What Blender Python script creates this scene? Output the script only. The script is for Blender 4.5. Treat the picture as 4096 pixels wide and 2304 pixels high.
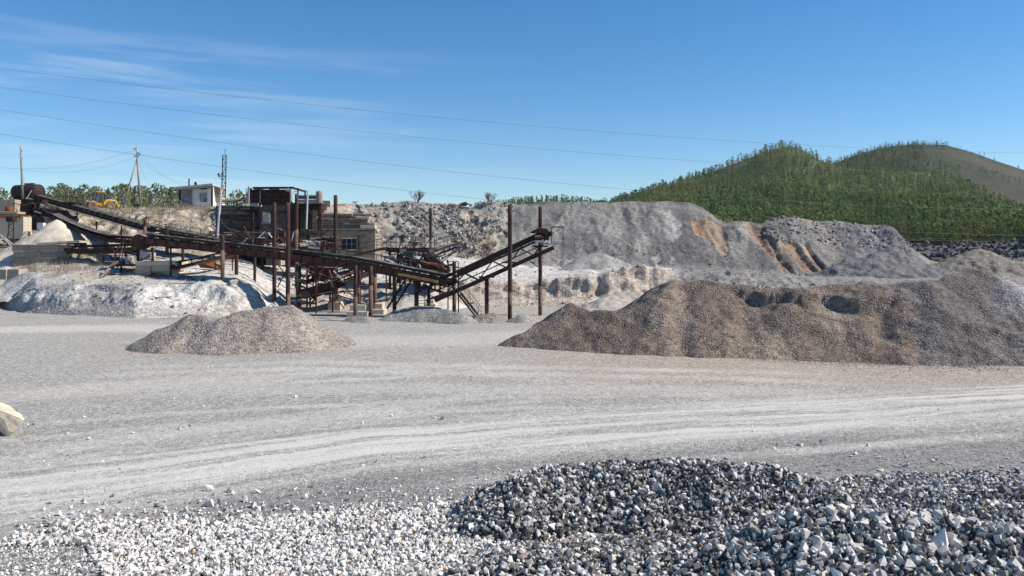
import bpy, bmesh, math, random
import numpy as np
from mathutils import Vector, Matrix, Quaternion

for o in list(bpy.data.objects):
    bpy.data.objects.remove(o)
scene = bpy.context.scene
COL = scene.collection
R = math.radians
random.seed(7)
RNG = np.random.default_rng(11)

# ------------------------------------------------------------------ camera
F, YH, H = 3215.0, 1000.0, 5.0        # focal length in photo pixels, horizon row, eye height above the pit floor
cam_d = bpy.data.cameras.new('camera')
cam_d.sensor_width = 36.0
cam_d.lens = 36.0 * F / 4096.0
cam_d.shift_y = -(1152.0 - YH) / 4096.0
cam_d.clip_start = 0.1
cam_d.clip_end = 12000
cam = bpy.data.objects.new('camera', cam_d)
cam.location = (0, 0, H)
cam.rotation_euler = (R(90), 0, 0)
COL.objects.link(cam)
scene.camera = cam

# ------------------------------------------------------------------ light
SUN_AZ, SUN_EL = R(92), R(41)
world = bpy.data.worlds.new('World')
scene.world = world
world.use_nodes = True
wt = world.node_tree
wt.nodes.clear()
w_out = wt.nodes.new('ShaderNodeOutputWorld')
w_bg = wt.nodes.new('ShaderNodeBackground')
w_sky = wt.nodes.new('ShaderNodeTexSky')
w_sky.sky_type = 'NISHITA'
w_sky.sun_disc = False
w_sky.sun_elevation = SUN_EL
w_sky.sun_rotation = SUN_AZ
w_sky.altitude = 600
w_sky.air_density = 1.0
w_sky.dust_density = 0.12
w_sky.ozone_density = 4.0
w_bg.inputs['Strength'].default_value = 0.095
wt.links.new(w_bg.outputs[0], w_out.inputs[0])


def wnode(t, **kw):
    n = wt.nodes.new(t)
    for k, v in kw.items():
        setattr(n, k, v)
    return n


def wmath(op, a, b=None, c=None):
    n = wnode('ShaderNodeMath', operation=op)
    for i, v in enumerate((a, b, c)):
        if v is None:
            continue
        if isinstance(v, (int, float)):
            n.inputs[i].default_value = v
        else:
            wt.links.new(v, n.inputs[i])
    return n.outputs[0]


# thin cirrus: stretched noise over azimuth and elevation of the sky direction
w_tc = wnode('ShaderNodeTexCoord')
w_sep = wnode('ShaderNodeSeparateXYZ')
wt.links.new(w_tc.outputs['Generated'], w_sep.inputs[0])
w_az = wmath('ARCTAN2', w_sep.outputs[0], w_sep.outputs[1])
w_el = w_sep.outputs[2]
w_tilt = wmath('ADD', w_el, wmath('MULTIPLY', w_az, 0.012))
w_cmb = wnode('ShaderNodeCombineXYZ')
wt.links.new(wmath('MULTIPLY', w_az, 3.2), w_cmb.inputs[0])
wt.links.new(wmath('MULTIPLY', w_tilt, 46.0), w_cmb.inputs[1])
w_cmb.inputs[2].default_value = 5.2
w_n1 = wnode('ShaderNodeTexNoise')
w_n1.inputs['Scale'].default_value = 1.0
w_n1.inputs['Detail'].default_value = 7
w_n1.inputs['Roughness'].default_value = 0.55
w_n1.inputs['Distortion'].default_value = 0.25
wt.links.new(w_cmb.outputs[0], w_n1.inputs['Vector'])


def wramp(x, a, b, lo=0.0, hi=1.0):
    n = wnode('ShaderNodeMapRange', interpolation_type='SMOOTHSTEP')
    wt.links.new(x, n.inputs[0])
    n.inputs[1].default_value = a
    n.inputs[2].default_value = b
    n.inputs[3].default_value = lo
    n.inputs[4].default_value = hi
    return n.outputs[0]


w_m = wmath('MULTIPLY', wramp(w_n1.outputs[0], 0.47, 0.68), wramp(w_az, 0.12, -0.45))
w_m = wmath('MULTIPLY', w_m, wmath('MULTIPLY', wramp(w_el, 0.02, 0.06), wramp(w_el, 0.26, 0.20)))
w_m = wmath('MULTIPLY', w_m, 0.2)
w_mix = wnode('ShaderNodeMix', data_type='RGBA')
wt.links.new(w_m, w_mix.inputs[0])
w_hs = wnode('ShaderNodeHueSaturation')
w_hs.inputs['Saturation'].default_value = 1.28
w_hs.inputs['Value'].default_value = 1.02
wt.links.new(w_sky.outputs[0], w_hs.inputs['Color'])
wt.links.new(w_hs.outputs[0], w_mix.inputs[6])
w_mix.inputs[7].default_value = (7.0, 7.4, 8.0, 1)
wt.links.new(w_mix.outputs[2], w_bg.inputs[0])

sun_dir = Vector((math.cos(SUN_EL) * math.sin(SUN_AZ), math.cos(SUN_EL) * math.cos(SUN_AZ), math.sin(SUN_EL)))
sun_d = bpy.data.lights.new('sun', 'SUN')
sun_d.energy = 4.8
sun_d.angle = R(0.53)
sun_d.color = (1.0, 0.925, 0.815)
sun = bpy.data.objects.new('sun', sun_d)
sun.location = (60, 30, 60)
sun.rotation_euler = sun_dir.to_track_quat('Z', 'Y').to_euler()
COL.objects.link(sun)

vs = scene.view_settings
vs.view_transform = 'Standard'
vs.look = 'None'
vs.gamma = 1
vs.use_curve_mapping = False
vs.exposure = 0.5


# ------------------------------------------------------------------ helpers
def P(px, py, D):
    """photo pixel at a known distance D (metres along the view) -> world point"""
    return Vector(((px - 2048.0) / F * D, D, H + (YH - py) / F * D))


def PZ(px, D, z):
    return Vector(((px - 2048.0) / F * D, D, z))


def G(px, py):
    """photo pixel on the level pit floor -> world point"""
    D = H * F / (py - YH)
    return Vector(((px - 2048.0) / F * D, D, 0.0))


def _hash(ix, iy, iz):
    n = (ix.astype(np.int64) * 374761393 + iy.astype(np.int64) * 668265263 + iz.astype(np.int64) * 2147483647) & 0xFFFFFFFF
    n = ((n ^ (n >> 13)) * 1274126177) & 0xFFFFFFFF
    n = ((n ^ (n >> 16)) * 2246822519) & 0xFFFFFFFF
    return ((n ^ (n >> 15)) & 0xFFFFFF) / float(0xFFFFFF)


def vnoise(x, y, z):
    x, y, z = np.broadcast_arrays(np.asarray(x, float), np.asarray(y, float), np.asarray(z, float))
    ix, iy, iz = np.floor(x), np.floor(y), np.floor(z)
    fx, fy, fz = x - ix, y - iy, z - iz
    fx, fy, fz = fx * fx * (3 - 2 * fx), fy * fy * (3 - 2 * fy), fz * fz * (3 - 2 * fz)
    r = 0
    for a in (0, 1):
        for b in (0, 1):
            for c in (0, 1):
                w = (fx if a else 1 - fx) * (fy if b else 1 - fy) * (fz if c else 1 - fz)
                r = r + w * _hash(ix + a, iy + b, iz + c)
    return r * 2 - 1


def fbm(x, y, z=0.0, octv=4, gain=0.5):
    r, a, s = 0, 1.0, 1.0
    for k in range(octv):
        r = r + a * vnoise(np.asarray(x) * s + 17.3 * k, np.asarray(y) * s + 5.1 * k, np.asarray(z) * s + 9.7 * k)
        a *= gain
        s *= 2.03
    return r


def sstep(x, a, b):
    t = np.clip((np.asarray(x, float) - a) / (b - a), 0, 1)
    return t * t * (3 - 2 * t)


def in_poly(x, y, poly):
    inside = np.zeros(np.shape(x), bool)
    n = len(poly)
    for i in range(n):
        x0, y0 = poly[i]
        x1, y1 = poly[(i + 1) % n]
        if y0 == y1:
            continue
        c = ((y0 > y) != (y1 > y)) & (x < (x1 - x0) * (y - y0) / (y1 - y0) + x0)
        inside ^= c
    return inside


def fast_mesh(name, V, faces, cols=None, smooth=False, attrs=None):
    """V (n,3); faces: int array (m,3) or (m,4)"""
    me = bpy.data.meshes.new(name)
    V = np.asarray(V, np.float32)
    faces = np.asarray(faces, np.int32)
    k = faces.shape[1]
    me.vertices.add(len(V))
    me.vertices.foreach_set('co', V.ravel())
    me.loops.add(faces.size)
    me.loops.foreach_set('vertex_index', faces.ravel())
    me.polygons.add(len(faces))
    me.polygons.foreach_set('loop_start', np.arange(0, faces.size, k, dtype=np.int32))
    me.update(calc_edges=True)
    me.polygons.foreach_set('use_smooth', np.full(len(faces), smooth, bool))
    if cols is not None:
        a = me.color_attributes.new('Col', 'FLOAT_COLOR', 'POINT')
        c = np.ones((len(V), 4), np.float32)
        c[:, :3] = cols
        a.data.foreach_set('color', c.ravel())
    for an, av in (attrs or {}).items():
        a = me.attributes.new(an, 'FLOAT', 'POINT')
        a.data.foreach_set('value', np.asarray(av, np.float32).ravel())
    return me


def tag(o, label=None, cat=None, group=None, kind=None):
    if label:
        o['label'] = label
    if cat:
        o['category'] = cat
    if group:
        o['group'] = group
    if kind:
        o['kind'] = kind
    return o


def link(name, me, mat=None, parent=None, loc=None):
    o = bpy.data.objects.new(name, me)
    if me is not None and mat is not None and not me.materials:
        me.materials.append(mat)
    COL.objects.link(o)
    if parent is not None:
        o.parent = parent
    if loc is not None:
        o.location = loc
    return o


def thing(name, label, cat, loc, group=None):
    o = bpy.data.objects.new(name, None)
    o.empty_display_size = 0.3
    o.location = loc
    COL.objects.link(o)
    o['base'] = list(loc)
    return tag(o, label, cat, group)


def origin_of(o):
    """world origin of a thing or a part of a thing (parts sit unrotated at their parent's origin)"""
    v = Vector(o.location)
    while o.parent is not None:
        o = o.parent
        v = v + Vector(o.location)
    return v


class MB:
    """collects solids in world coordinates and links them as one mesh"""

    def __init__(self):
        self.v, self.f = [], []

    def add(self, verts, faces):
        n = len(self.v)
        self.v.extend([Vector(p) for p in verts])
        self.f.extend([tuple(i + n for i in f) for f in faces])
        return self

    def box(self, c, s, rz=0.0, rx=0.0, ry=0.0):
        c = Vector(c)
        m = Matrix.Rotation(rz, 3, 'Z') @ Matrix.Rotation(ry, 3, 'Y') @ Matrix.Rotation(rx, 3, 'X')
        vs_ = [c + m @ Vector((sx * s[0] / 2, sy * s[1] / 2, sz * s[2] / 2)) for sx in (-1, 1) for sy in (-1, 1) for sz in (-1, 1)]
        return self.add(vs_, [(0, 1, 3, 2), (4, 6, 7, 5), (0, 4, 5, 1), (2, 3, 7, 6), (0, 2, 6, 4), (1, 5, 7, 3)])

    def beam(self, p, q, w, h, up=(0, 0, 1)):
        p, q = Vector(p), Vector(q)
        d = (q - p).normalized()
        up = Vector(up)
        if abs(d.dot(up)) > 0.98:
            up = Vector((0, 1, 0))
        s = d.cross(up).normalized()
        u = s.cross(d).normalized()
        vs_ = [b + s * (a * w / 2) + u * (c * h / 2) for b in (p, q) for a, c in ((-1, -1), (1, -1), (1, 1), (-1, 1))]
        return self.add(vs_, [(3, 2, 1, 0), (4, 5, 6, 7), (0, 1, 5, 4), (1, 2, 6, 5), (2, 3, 7, 6), (3, 0, 4, 7)])

    def ibeam(self, p, q, w, h, up=(0, 0, 1)):
        p, q = Vector(p), Vector(q)
        d = (q - p).normalized()
        s = d.cross(Vector(up)).normalized()
        u = s.cross(d).normalized()
        t = max(0.025, h * 0.09)
        self.beam(p + u * (h / 2 - t / 2), q + u * (h / 2 - t / 2), w, t, up)
        self.beam(p - u * (h / 2 - t / 2), q - u * (h / 2 - t / 2), w, t, up)
        self.beam(p, q, t, h - 2 * t, up)
        return self

    def tube(self, p, q, r, r2=None, n=10, caps=True):
        p, q = Vector(p), Vector(q)
        r2 = r if r2 is None else r2
        d = (q - p).normalized()
        a = Vector((0, 0, 1)) if abs(d.z) < 0.9 else Vector((1, 0, 0))
        s = d.cross(a).normalized()
        u = s.cross(d)
        vs_ = []
        for b, rr in ((p, r), (q, r2)):
            for i in range(n):
                t = 2 * math.pi * i / n
                vs_.append(b + (s * math.cos(t) + u * math.sin(t)) * rr)
        fs = [(i, (i + 1) % n, n + (i + 1) % n, n + i) for i in range(n)]
        if caps:
            fs += [tuple(reversed(range(n))), tuple(range(n, 2 * n))]
        return self.add(vs_, fs)

    def path(self, pts, r, n=6):
        for a, b in zip(pts[:-1], pts[1:]):
            self.tube(a, b, r, n=n)
        return self

    def lathe(self, prof, c, axis='Z', n=24):
        """prof: [(radius, height)], about an axis through c"""
        c = Vector(c)
        vs_, fs = [], []
        for r, h in prof:
            for i in range(n):
                t = 2 * math.pi * i / n
                x, y = math.cos(t) * r, math.sin(t) * r
                vs_.append(c + (Vector((x, y, h)) if axis == 'Z' else Vector((h, x, y)) if axis == 'X' else Vector((x, h, y))))
        m = len(prof)
        for k in range(m - 1):
            for i in range(n):
                fs.append((k * n + i, k * n + (i + 1) % n, (k + 1) * n + (i + 1) % n, (k + 1) * n + i))
        fs.append(tuple(reversed(range(n))))
        fs.append(tuple(range((m - 1) * n, m * n)))
        return self.add(vs_, fs)

    def prism(self, poly, d):
        """planar polygon (list of points) extruded by vector d"""
        n = len(poly)
        d = Vector(d)
        vs_ = [Vector(p) for p in poly] + [Vector(p) + d for p in poly]
        fs = [tuple(reversed(range(n))), tuple(range(n, 2 * n))]
        fs += [(i, (i + 1) % n, n + (i + 1) % n, n + i) for i in range(n)]
        return self.add(vs_, fs)

    def strip(self, pts, side, thick):
        """a belt-like strip along pts; side = half width vector"""
        side = Vector(side)
        n = len(pts)
        up = Vector((0, 0, thick))
        vs_ = []
        for p in pts:
            p = Vector(p)
            vs_ += [p - side, p + side, p + side + up, p - side + up]
        fs = []
        for i in range(n - 1):
            a, b = 4 * i, 4 * i + 4
            for k in range(4):
                fs.append((a + k, a + (k + 1) % 4, b + (k + 1) % 4, b + k))
        fs += [(3, 2, 1, 0), (4 * n - 4, 4 * n - 3, 4 * n - 2, 4 * n - 1)]
        return self.add(vs_, fs)

    def mesh(self, name, origin, bevel=0.0):
        me = bpy.data.meshes.new(name)
        o = Vector(origin)
        me.from_pydata([tuple(p - o) for p in self.v], [], self.f)
        bm = bmesh.new()
        bm.from_mesh(me)
        bmesh.ops.recalc_face_normals(bm, faces=bm.faces)
        if bevel > 0:
            bmesh.ops.bevel(bm, geom=[e for e in bm.edges if len(e.link_faces) == 2 and e.calc_face_angle(0) > 0.6],
                            offset=bevel, segments=1, affect='EDGES', clamp_overlap=True)
        bm.to_mesh(me)
        bm.free()
        return me

    def build(self, name, mat, parent=None, bevel=0.0, smooth=False):
        if parent is None:
            xs = [p.x for p in self.v]
            ys = [p.y for p in self.v]
            org = Vector(((min(xs) + max(xs)) / 2, (min(ys) + max(ys)) / 2, min(p.z for p in self.v)))
            me = self.mesh(name, org, bevel)
            o = link(name, me, mat, None, org)
        else:
            me = self.mesh(name, origin_of(parent), bevel)
            o = link(name, me, mat, parent)
        if smooth:
            for pl in me.polygons:
                pl.use_smooth = len(pl.vertices) == 4
        return o


def piece(name, me, mat, parent, world_loc, rot=None, scale=None):
    """a part that shares its mesh with alike parts"""
    o = link(name, me, mat, parent, Vector(world_loc) - origin_of(parent))
    if rot is not None:
        o.rotation_euler = rot
    if scale is not None:
        o.scale = scale
    return o


# ------------------------------------------------------------------ materials
def new_mat(name):
    m = bpy.data.materials.new(name)
    m.use_nodes = True
    nt = m.node_tree
    nt.nodes.clear()
    out = nt.nodes.new('ShaderNodeOutputMaterial')
    b = nt.nodes.new('ShaderNodeBsdfPrincipled')
    nt.links.new(b.outputs[0], out.inputs[0])
    b.inputs['Specular IOR Level'].default_value = 0.25
    return m, nt, b


class NT:
    """terse node wiring"""

    def __init__(self, nt):
        self.nt = nt
        self.pos = nt.nodes.new('ShaderNodeNewGeometry').outputs['Position']

    def n(self, t, **kw):
        x = self.nt.nodes.new(t)
        for k, v in kw.items():
            setattr(x, k, v)
        return x

    def put(self, sock, v):
        if hasattr(v, 'is_output') or hasattr(v, 'links'):
            self.nt.links.new(v, sock)
        else:
            sock.default_value = v

    def math(self, op, a, b=None, c=None):
        x = self.n('ShaderNodeMath', operation=op)
        for i, v in enumerate((a, b, c)):
            if v is not None:
                self.put(x.inputs[i], v)
        return x.outputs[0]

    def noise(self, scale, detail=4, rough=0.55, vec=None, dist=0.0):
        x = self.n('ShaderNodeTexNoise')
        self.put(x.inputs['Vector'], vec if vec is not None else self.pos)
        x.inputs['Scale'].default_value = scale
        x.inputs['Detail'].default_value = detail
        x.inputs['Roughness'].default_value = rough
        x.inputs['Distortion'].default_value = dist
        return x.outputs[0]

    def voronoi(self, scale, vec=None, feature='F1'):
        x = self.n('ShaderNodeTexVoronoi', feature=feature)
        self.put(x.inputs['Vector'], vec if vec is not None else self.pos)
        x.inputs['Scale'].default_value = scale
        return x

    def ramp(self, f, a, b, lo=0.0, hi=1.0):
        x = self.n('ShaderNodeMapRange')
        self.put(x.inputs[0], f)
        for i, v in enumerate((a, b, lo, hi)):
            x.inputs[i + 1].default_value = v
        return x.outputs[0]

    def mix(self, f, a, b, blend='MIX'):
        x = self.n('ShaderNodeMix', data_type='RGBA', blend_type=blend)
        self.put(x.inputs[0], f)
        for i, v in ((6, a), (7, b)):
            if isinstance(v, tuple):
                v = (v[0], v[1], v[2], 1)
            self.put(x.inputs[i], v)
        return x.outputs[2]

    def grey(self, f):
        x = self.n('ShaderNodeCombineColor')
        for i in range(3):
            self.nt.links.new(f, x.inputs[i])
        return x.outputs[0]

    def bump(self, h, strength, dist, bsdf):
        x = self.n('ShaderNodeBump')
        x.inputs['Strength'].default_value = strength
        x.inputs['Distance'].default_value = dist
        self.nt.links.new(h, x.inputs['Height'])
        self.nt.links.new(x.outputs[0], bsdf.inputs['Normal'])

    def attr(self, name):
        return self.n('ShaderNodeAttribute', attribute_name=name)

    def stretch(self, s):
        x = self.n('ShaderNodeMapping')
        self.nt.links.new(self.pos, x.inputs[0])
        x.inputs['Scale'].default_value = s
        return x.outputs[0]


def mottled(name, c1, c2, c3=None, scale=1.5, rough=0.85, bump=0.25, bd=0.03, metal=0.0, streak=None, fine=12.0, dust=0.0):
    """two or three base colours mottled by noise; streak = vertical runs of c3"""
    m, nt, b = new_mat(name)
    g = NT(nt)
    n1 = g.noise(scale, 6, 0.62)
    n2 = g.noise(fine, 4, 0.6)
    c = g.mix(g.ramp(n1, 0.36, 0.66), c1, c2)
    if c3 is not None:
        sv = g.stretch((3.0, 3.0, 0.25)) if streak else None
        n3 = g.noise(scale * 1.9, 5, 0.65, vec=sv)
        c = g.mix(g.ramp(n3, 0.54, 0.74), c, c3)
    c = g.mix(1.0, c, g.grey(g.ramp(n2, 0.25, 0.75, 0.72, 1.22)), 'MULTIPLY')
    if dust:
        # stone dust on upward faces; its pale tone also paints in bright top edges
        gn = nt.nodes.new('ShaderNodeNewGeometry')
        sz = nt.nodes.new('ShaderNodeSeparateXYZ')
        nt.links.new(gn.outputs['Normal'], sz.inputs[0])
        f = g.math('MULTIPLY', g.ramp(sz.outputs[2], 0.55, 0.9, 0.0, dust), g.ramp(g.noise(1.1, 5, 0.65), 0.38, 0.62, 0.25, 1.0))
        c = g.mix(f, c, (0.36, 0.325, 0.28))
    nt.links.new(c, b.inputs['Base Color'])
    b.inputs['Roughness'].default_value = rough
    b.inputs['Metallic'].default_value = metal
    if bump:
        g.bump(g.math('ADD', n2, g.math('MULTIPLY', n1, 0.6)), bump, bd, b)
    return m


def earth(name, grain=0.12, var=0.35, bump=0.8, bd=0.06, big=0.35, fine_noise=9.0):
    """colour from the Col attribute, broken up into stones of size grain"""
    m, nt, b = new_mat(name)
    g = NT(nt)
    col = g.attr('Col').outputs['Color']
    warp = g.n('ShaderNodeVectorMath', operation='ADD')
    nz = g.n('ShaderNodeTexNoise')
    nt.links.new(g.pos, nz.inputs['Vector'])
    nz.inputs['Scale'].default_value = 1.2 / grain
    sc = g.n('ShaderNodeVectorMath', operation='SCALE')
    nt.links.new(nz.outputs['Color'], sc.inputs[0])
    sc.inputs['Scale'].default_value = grain * 0.7
    nt.links.new(g.pos, warp.inputs[0])
    nt.links.new(sc.outputs[0], warp.inputs[1])
    v = g.voronoi(1.0 / grain, vec=warp.outputs[0])
    sep = g.n('ShaderNodeSeparateColor')
    nt.links.new(v.outputs['Color'], sep.inputs[0])
    n_big = g.noise(big, 5, 0.6)
    n_f = g.noise(fine_noise, 5, 0.65)
    k = g.ramp(sep.outputs[0], 0, 1, 1 - var, 1 + var)
    k = g.math('MULTIPLY', k, g.ramp(n_big, 0.3, 0.7, 0.86, 1.14))
    k = g.math('MULTIPLY', k, g.ramp(n_f, 0.3, 0.7, 0.85, 1.15))
    c = g.mix(1.0, col, g.grey(k), 'MULTIPLY')
    nt.links.new(c, b.inputs['Base Color'])
    b.inputs['Roughness'].default_value = 0.95
    b.inputs['Specular IOR Level'].default_value = 0.1
    h = g.math('ADD', g.math('MULTIPLY', v.outputs['Distance'], -1.0), g.math('MULTIPLY', n_f, 0.8))
    g.bump(h, bump, bd, b)
    return m


def attr_mat(name, rough=0.9, var=0.18, scale=25.0, bump=0.3, bd=0.01, trans=0.0):
    m, nt, b = new_mat(name)
    g = NT(nt)
    n = g.noise(scale, 4, 0.6)
    c = g.mix(1.0, g.attr('Col').outputs['Color'], g.grey(g.ramp(n, 0.25, 0.75, 1 - var, 1 + var)), 'MULTIPLY')
    nt.links.new(c, b.inputs['Base Color'])
    b.inputs['Roughness'].default_value = rough
    b.inputs['Specular IOR Level'].default_value = 0.15
    if bump:
        g.bump(n, bump, bd, b)
    if trans:
        t = g.n('ShaderNodeBsdfTranslucent')
        nt.links.new(c, t.inputs[0])
        mx = g.n('ShaderNodeMixShader')
        mx.inputs[0].default_value = trans
        nt.links.new(b.outputs[0], mx.inputs[1])
        nt.links.new(t.outputs[0], mx.inputs[2])
        out = [x for x in nt.nodes if x.type == 'OUTPUT_MATERIAL'][0]
        nt.links.new(mx.outputs[0], out.inputs[0])
    return m


M = {}
M['rust'] = mottled('rusty_steel', (0.062, 0.024, 0.018), (0.105, 0.042, 0.028), (0.17, 0.075, 0.04), scale=1.3, rough=0.8, bump=0.3, dust=0.8)
M['rust_dark'] = mottled('dark_rusty_steel', (0.022, 0.014, 0.013), (0.05, 0.026, 0.021), (0.10, 0.058, 0.042), scale=1.2, rough=0.8, bump=0.3, dust=0.8)
M['rust_red'] = mottled('red_oxide_steel', (0.105, 0.032, 0.023), (0.06, 0.026, 0.02), (0.17, 0.08, 0.048), scale=1.1, rough=0.75, bump=0.25, dust=0.8)
M['rust_pipe'] = mottled('rusty_pipe', (0.058, 0.027, 0.022), (0.034, 0.020, 0.018), (0.15, 0.068, 0.04), scale=1.6, rough=0.8, bump=0.3, streak=True)
M['pipe_dust'] = mottled('dusty_rusty_pipe', (0.12, 0.065, 0.045), (0.17, 0.11, 0.08), (0.25, 0.18, 0.14), scale=1.4, rough=0.9, bump=0.3, streak=True)
M['orange_rust'] = mottled('orange_rust_plate', (0.26, 0.095, 0.035), (0.17, 0.06, 0.03), (0.33, 0.17, 0.09), scale=1.5, rough=0.85)
M['tank'] = mottled('tank_paint', (0.024, 0.0125, 0.0125), (0.038, 0.017, 0.016), (0.07, 0.036, 0.03), scale=0.9, rough=0.7, bump=0.2, streak=True)
M['rubber'] = mottled('rubber_belt', (0.022, 0.022, 0.023), (0.05, 0.047, 0.045), (0.13, 0.12, 0.11), scale=1.4, rough=0.9, dust=0.45)
M['concrete'] = mottled('concrete', (0.43, 0.36, 0.265), (0.34, 0.28, 0.21), (0.20, 0.16, 0.125), scale=0.9, rough=0.95, streak=True)
M['concrete_pale'] = mottled('pale_concrete', (0.56, 0.49, 0.38), (0.47, 0.41, 0.32), (0.36, 0.31, 0.25), scale=1.2, rough=0.95)
M['slab_dark'] = mottled('dark_concrete_slab', (0.075, 0.068, 0.064), (0.125, 0.112, 0.10), (0.22, 0.19, 0.165), scale=1.7, rough=0.95)
M['slab'] = mottled('weathered_slab', (0.30, 0.255, 0.205), (0.22, 0.185, 0.15), (0.40, 0.35, 0.29), scale=1.5, rough=0.95)
M['wood_grey'] = mottled('grey_weathered_wood', (0.33, 0.30, 0.27), (0.24, 0.21, 0.185), (0.42, 0.38, 0.34), scale=2.0, rough=0.9, streak=True)
M['wood_yellow'] = mottled('pale_yellow_timber', (0.50, 0.30, 0.12), (0.38, 0.22, 0.10), (0.16, 0.09, 0.05), scale=2.2, rough=0.85)
M['white_paint'] = mottled('whitewash', (0.74, 0.72, 0.70), (0.66, 0.64, 0.62), (0.42, 0.38, 0.36), scale=0.9, rough=0.9, streak=True)
M['shaded_wall'] = mottled('shaded_plaster', (0.30, 0.28, 0.27), (0.20, 0.185, 0.18), (0.44, 0.41, 0.39), scale=1.3, rough=0.95)  # greyer copy of the whitewash, painting shade onto the cabin's unlit walls
M['grey_metal'] = mottled('grey_painted_metal', (0.36, 0.36, 0.36), (0.28, 0.28, 0.285), (0.46, 0.45, 0.44), scale=1.5, rough=0.6, bump=0.1)
M['zinc'] = mottled('pale_sheet_metal', (0.52, 0.52, 0.53), (0.42, 0.42, 0.43), (0.30, 0.24, 0.20), scale=1.3, rough=0.55, bump=0.1)
M['blue_paint'] = mottled('blue_machine_paint', (0.045, 0.085, 0.19), (0.04, 0.065, 0.14), (0.09, 0.08, 0.09), scale=1.6, rough=0.6, bump=0.1)
M['green_paint'] = mottled('dull_green_machine_paint', (0.055, 0.085, 0.065), (0.04, 0.058, 0.05), (0.10, 0.075, 0.05), scale=1.6, rough=0.7, bump=0.1)
M['yellow'] = mottled('loader_yellow', (0.56, 0.28, 0.025), (0.46, 0.225, 0.03), (0.30, 0.19, 0.08), scale=0.8, rough=0.5, bump=0.05)
M['tyre'] = mottled('dusty_tyre', (0.16, 0.145, 0.13), (0.10, 0.092, 0.085), (0.24, 0.215, 0.19), scale=2.2, rough=0.95)
M['black'] = mottled('black_steel', (0.018, 0.017, 0.018), (0.032, 0.029, 0.029), scale=2.0, rough=0.7, bump=0.1)
M['wire'] = mottled('dull_wire', (0.16, 0.16, 0.165), (0.13, 0.13, 0.135), scale=0.5, rough=0.6, bump=0)
M['wire_pale'] = mottled('bright_aluminium_wire', (0.42, 0.42, 0.42), (0.36, 0.36, 0.36), scale=0.5, rough=0.5, bump=0)
M['bark_pale'] = mottled('pale_bark', (0.38, 0.36, 0.32), (0.27, 0.25, 0.22), (0.09, 0.08, 0.07), scale=3.0, rough=0.95)
M['twig'] = mottled('bare_twigs', (0.17, 0.12, 0.10), (0.22, 0.16, 0.135), scale=3.0, rough=0.95, bump=0)
M['poster'] = mottled('faded_panel', (0.46, 0.46, 0.47), (0.38, 0.38, 0.40), (0.28, 0.27, 0.27), scale=3.0, rough=0.8)
m_, nt_, b_ = new_mat('dark_glass')
b_.inputs['Base Color'].default_value = (0.03, 0.04, 0.055, 1)
b_.inputs['Roughness'].default_value = 0.08
b_.inputs['Specular IOR Level'].default_value = 0.6
M['glass'] = m_
m_, nt_, b_ = new_mat('brick_wall')
g_ = NT(nt_)
bt = g_.n('ShaderNodeTexBrick')
mp = g_.n('ShaderNodeMapping')
nt_.links.new(g_.pos, mp.inputs[0])
mp.inputs['Rotation'].default_value = (R(90), 0, 0)
nt_.links.new(mp.outputs[0], bt.inputs['Vector'])
bt.inputs['Scale'].default_value = 1.0
bt.inputs['Brick Width'].default_value = 0.40
bt.inputs['Row Height'].default_value = 0.16
bt.inputs['Mortar Size'].default_value = 0.014
bt.inputs['Color1'].default_value = (0.34, 0.275, 0.215, 1)
bt.inputs['Color2'].default_value = (0.24, 0.185, 0.145, 1)
bt.inputs['Mortar'].default_value = (0.15, 0.13, 0.115, 1)
nt_.links.new(g_.mix(1.0, bt.outputs[0], g_.grey(g_.ramp(g_.noise(1.6, 5), 0.3, 0.7, 0.75, 1.2)), 'MULTIPLY'), b_.inputs['Base Color'])
b_.inputs['Roughness'].default_value = 0.95
g_.bump(bt.outputs['Fac'], -0.6, 0.02, b_)
M['brick'] = m_
M['stone'] = attr_mat('crushed_stone', var=0.16, scale=22.0, bump=0.35, bd=0.012)
M['leaf'] = attr_mat('leaves', var=0.12, scale=1.2, bump=0, trans=0.3)
M['gravel_brown'] = earth('brown_gravel', grain=0.095, var=0.42, bump=0.9, bd=0.06, big=0.25, fine_noise=3.0)
M['gravel_grey'] = earth('grey_gravel', grain=0.10, var=0.36, bump=0.9, bd=0.06, big=0.3, fine_noise=6.0)
M['bank'] = earth('quarry_bank', grain=0.22, var=0.30, bump=0.65, bd=0.09, big=0.12, fine_noise=3.4)
M['sand'] = earth('sand', grain=0.09, var=0.12, bump=0.35, bd=0.03, big=0.3, fine_noise=3.0)
M['hillside'] = earth('hillside_soil', grain=6.0, var=0.16, bump=0.2, bd=1.0, big=0.01, fine_noise=0.12)

# ------------------------------------------------------------------ pit floor
def poly_track(pts):
    w = [G(a, b) for a, b in pts]
    return np.array([p.x for p in w]), np.array([p.y for p in w])


xs = np.concatenate([[-5000, -2500, -1200, -600, -300, -150, -90, -60], np.arange(-44, 44.01, 0.32), [60, 90, 150, 300, 600, 1200, 2500, 5000]])
ys = np.concatenate([[-600, -200, -60, -20, -5, 0, 4], np.arange(7, 30, 0.16), np.arange(30, 80, 0.4), [90, 110, 150, 220, 340, 600, 1000, 1800, 3200, 6000]])
GX, GY = np.meshgrid(xs, ys)
fade = sstep(GY, 5, 9) * (1 - sstep(GY, 55, 75)) * (1 - sstep(np.abs(GX), 38, 44))
GZ = (0.05 * fbm(GX * 0.12, GY * 0.2, 1.0, 3) + 0.018 * fbm(GX * 0.8, GY * 0.9, 4.0, 3)) * fade


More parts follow.
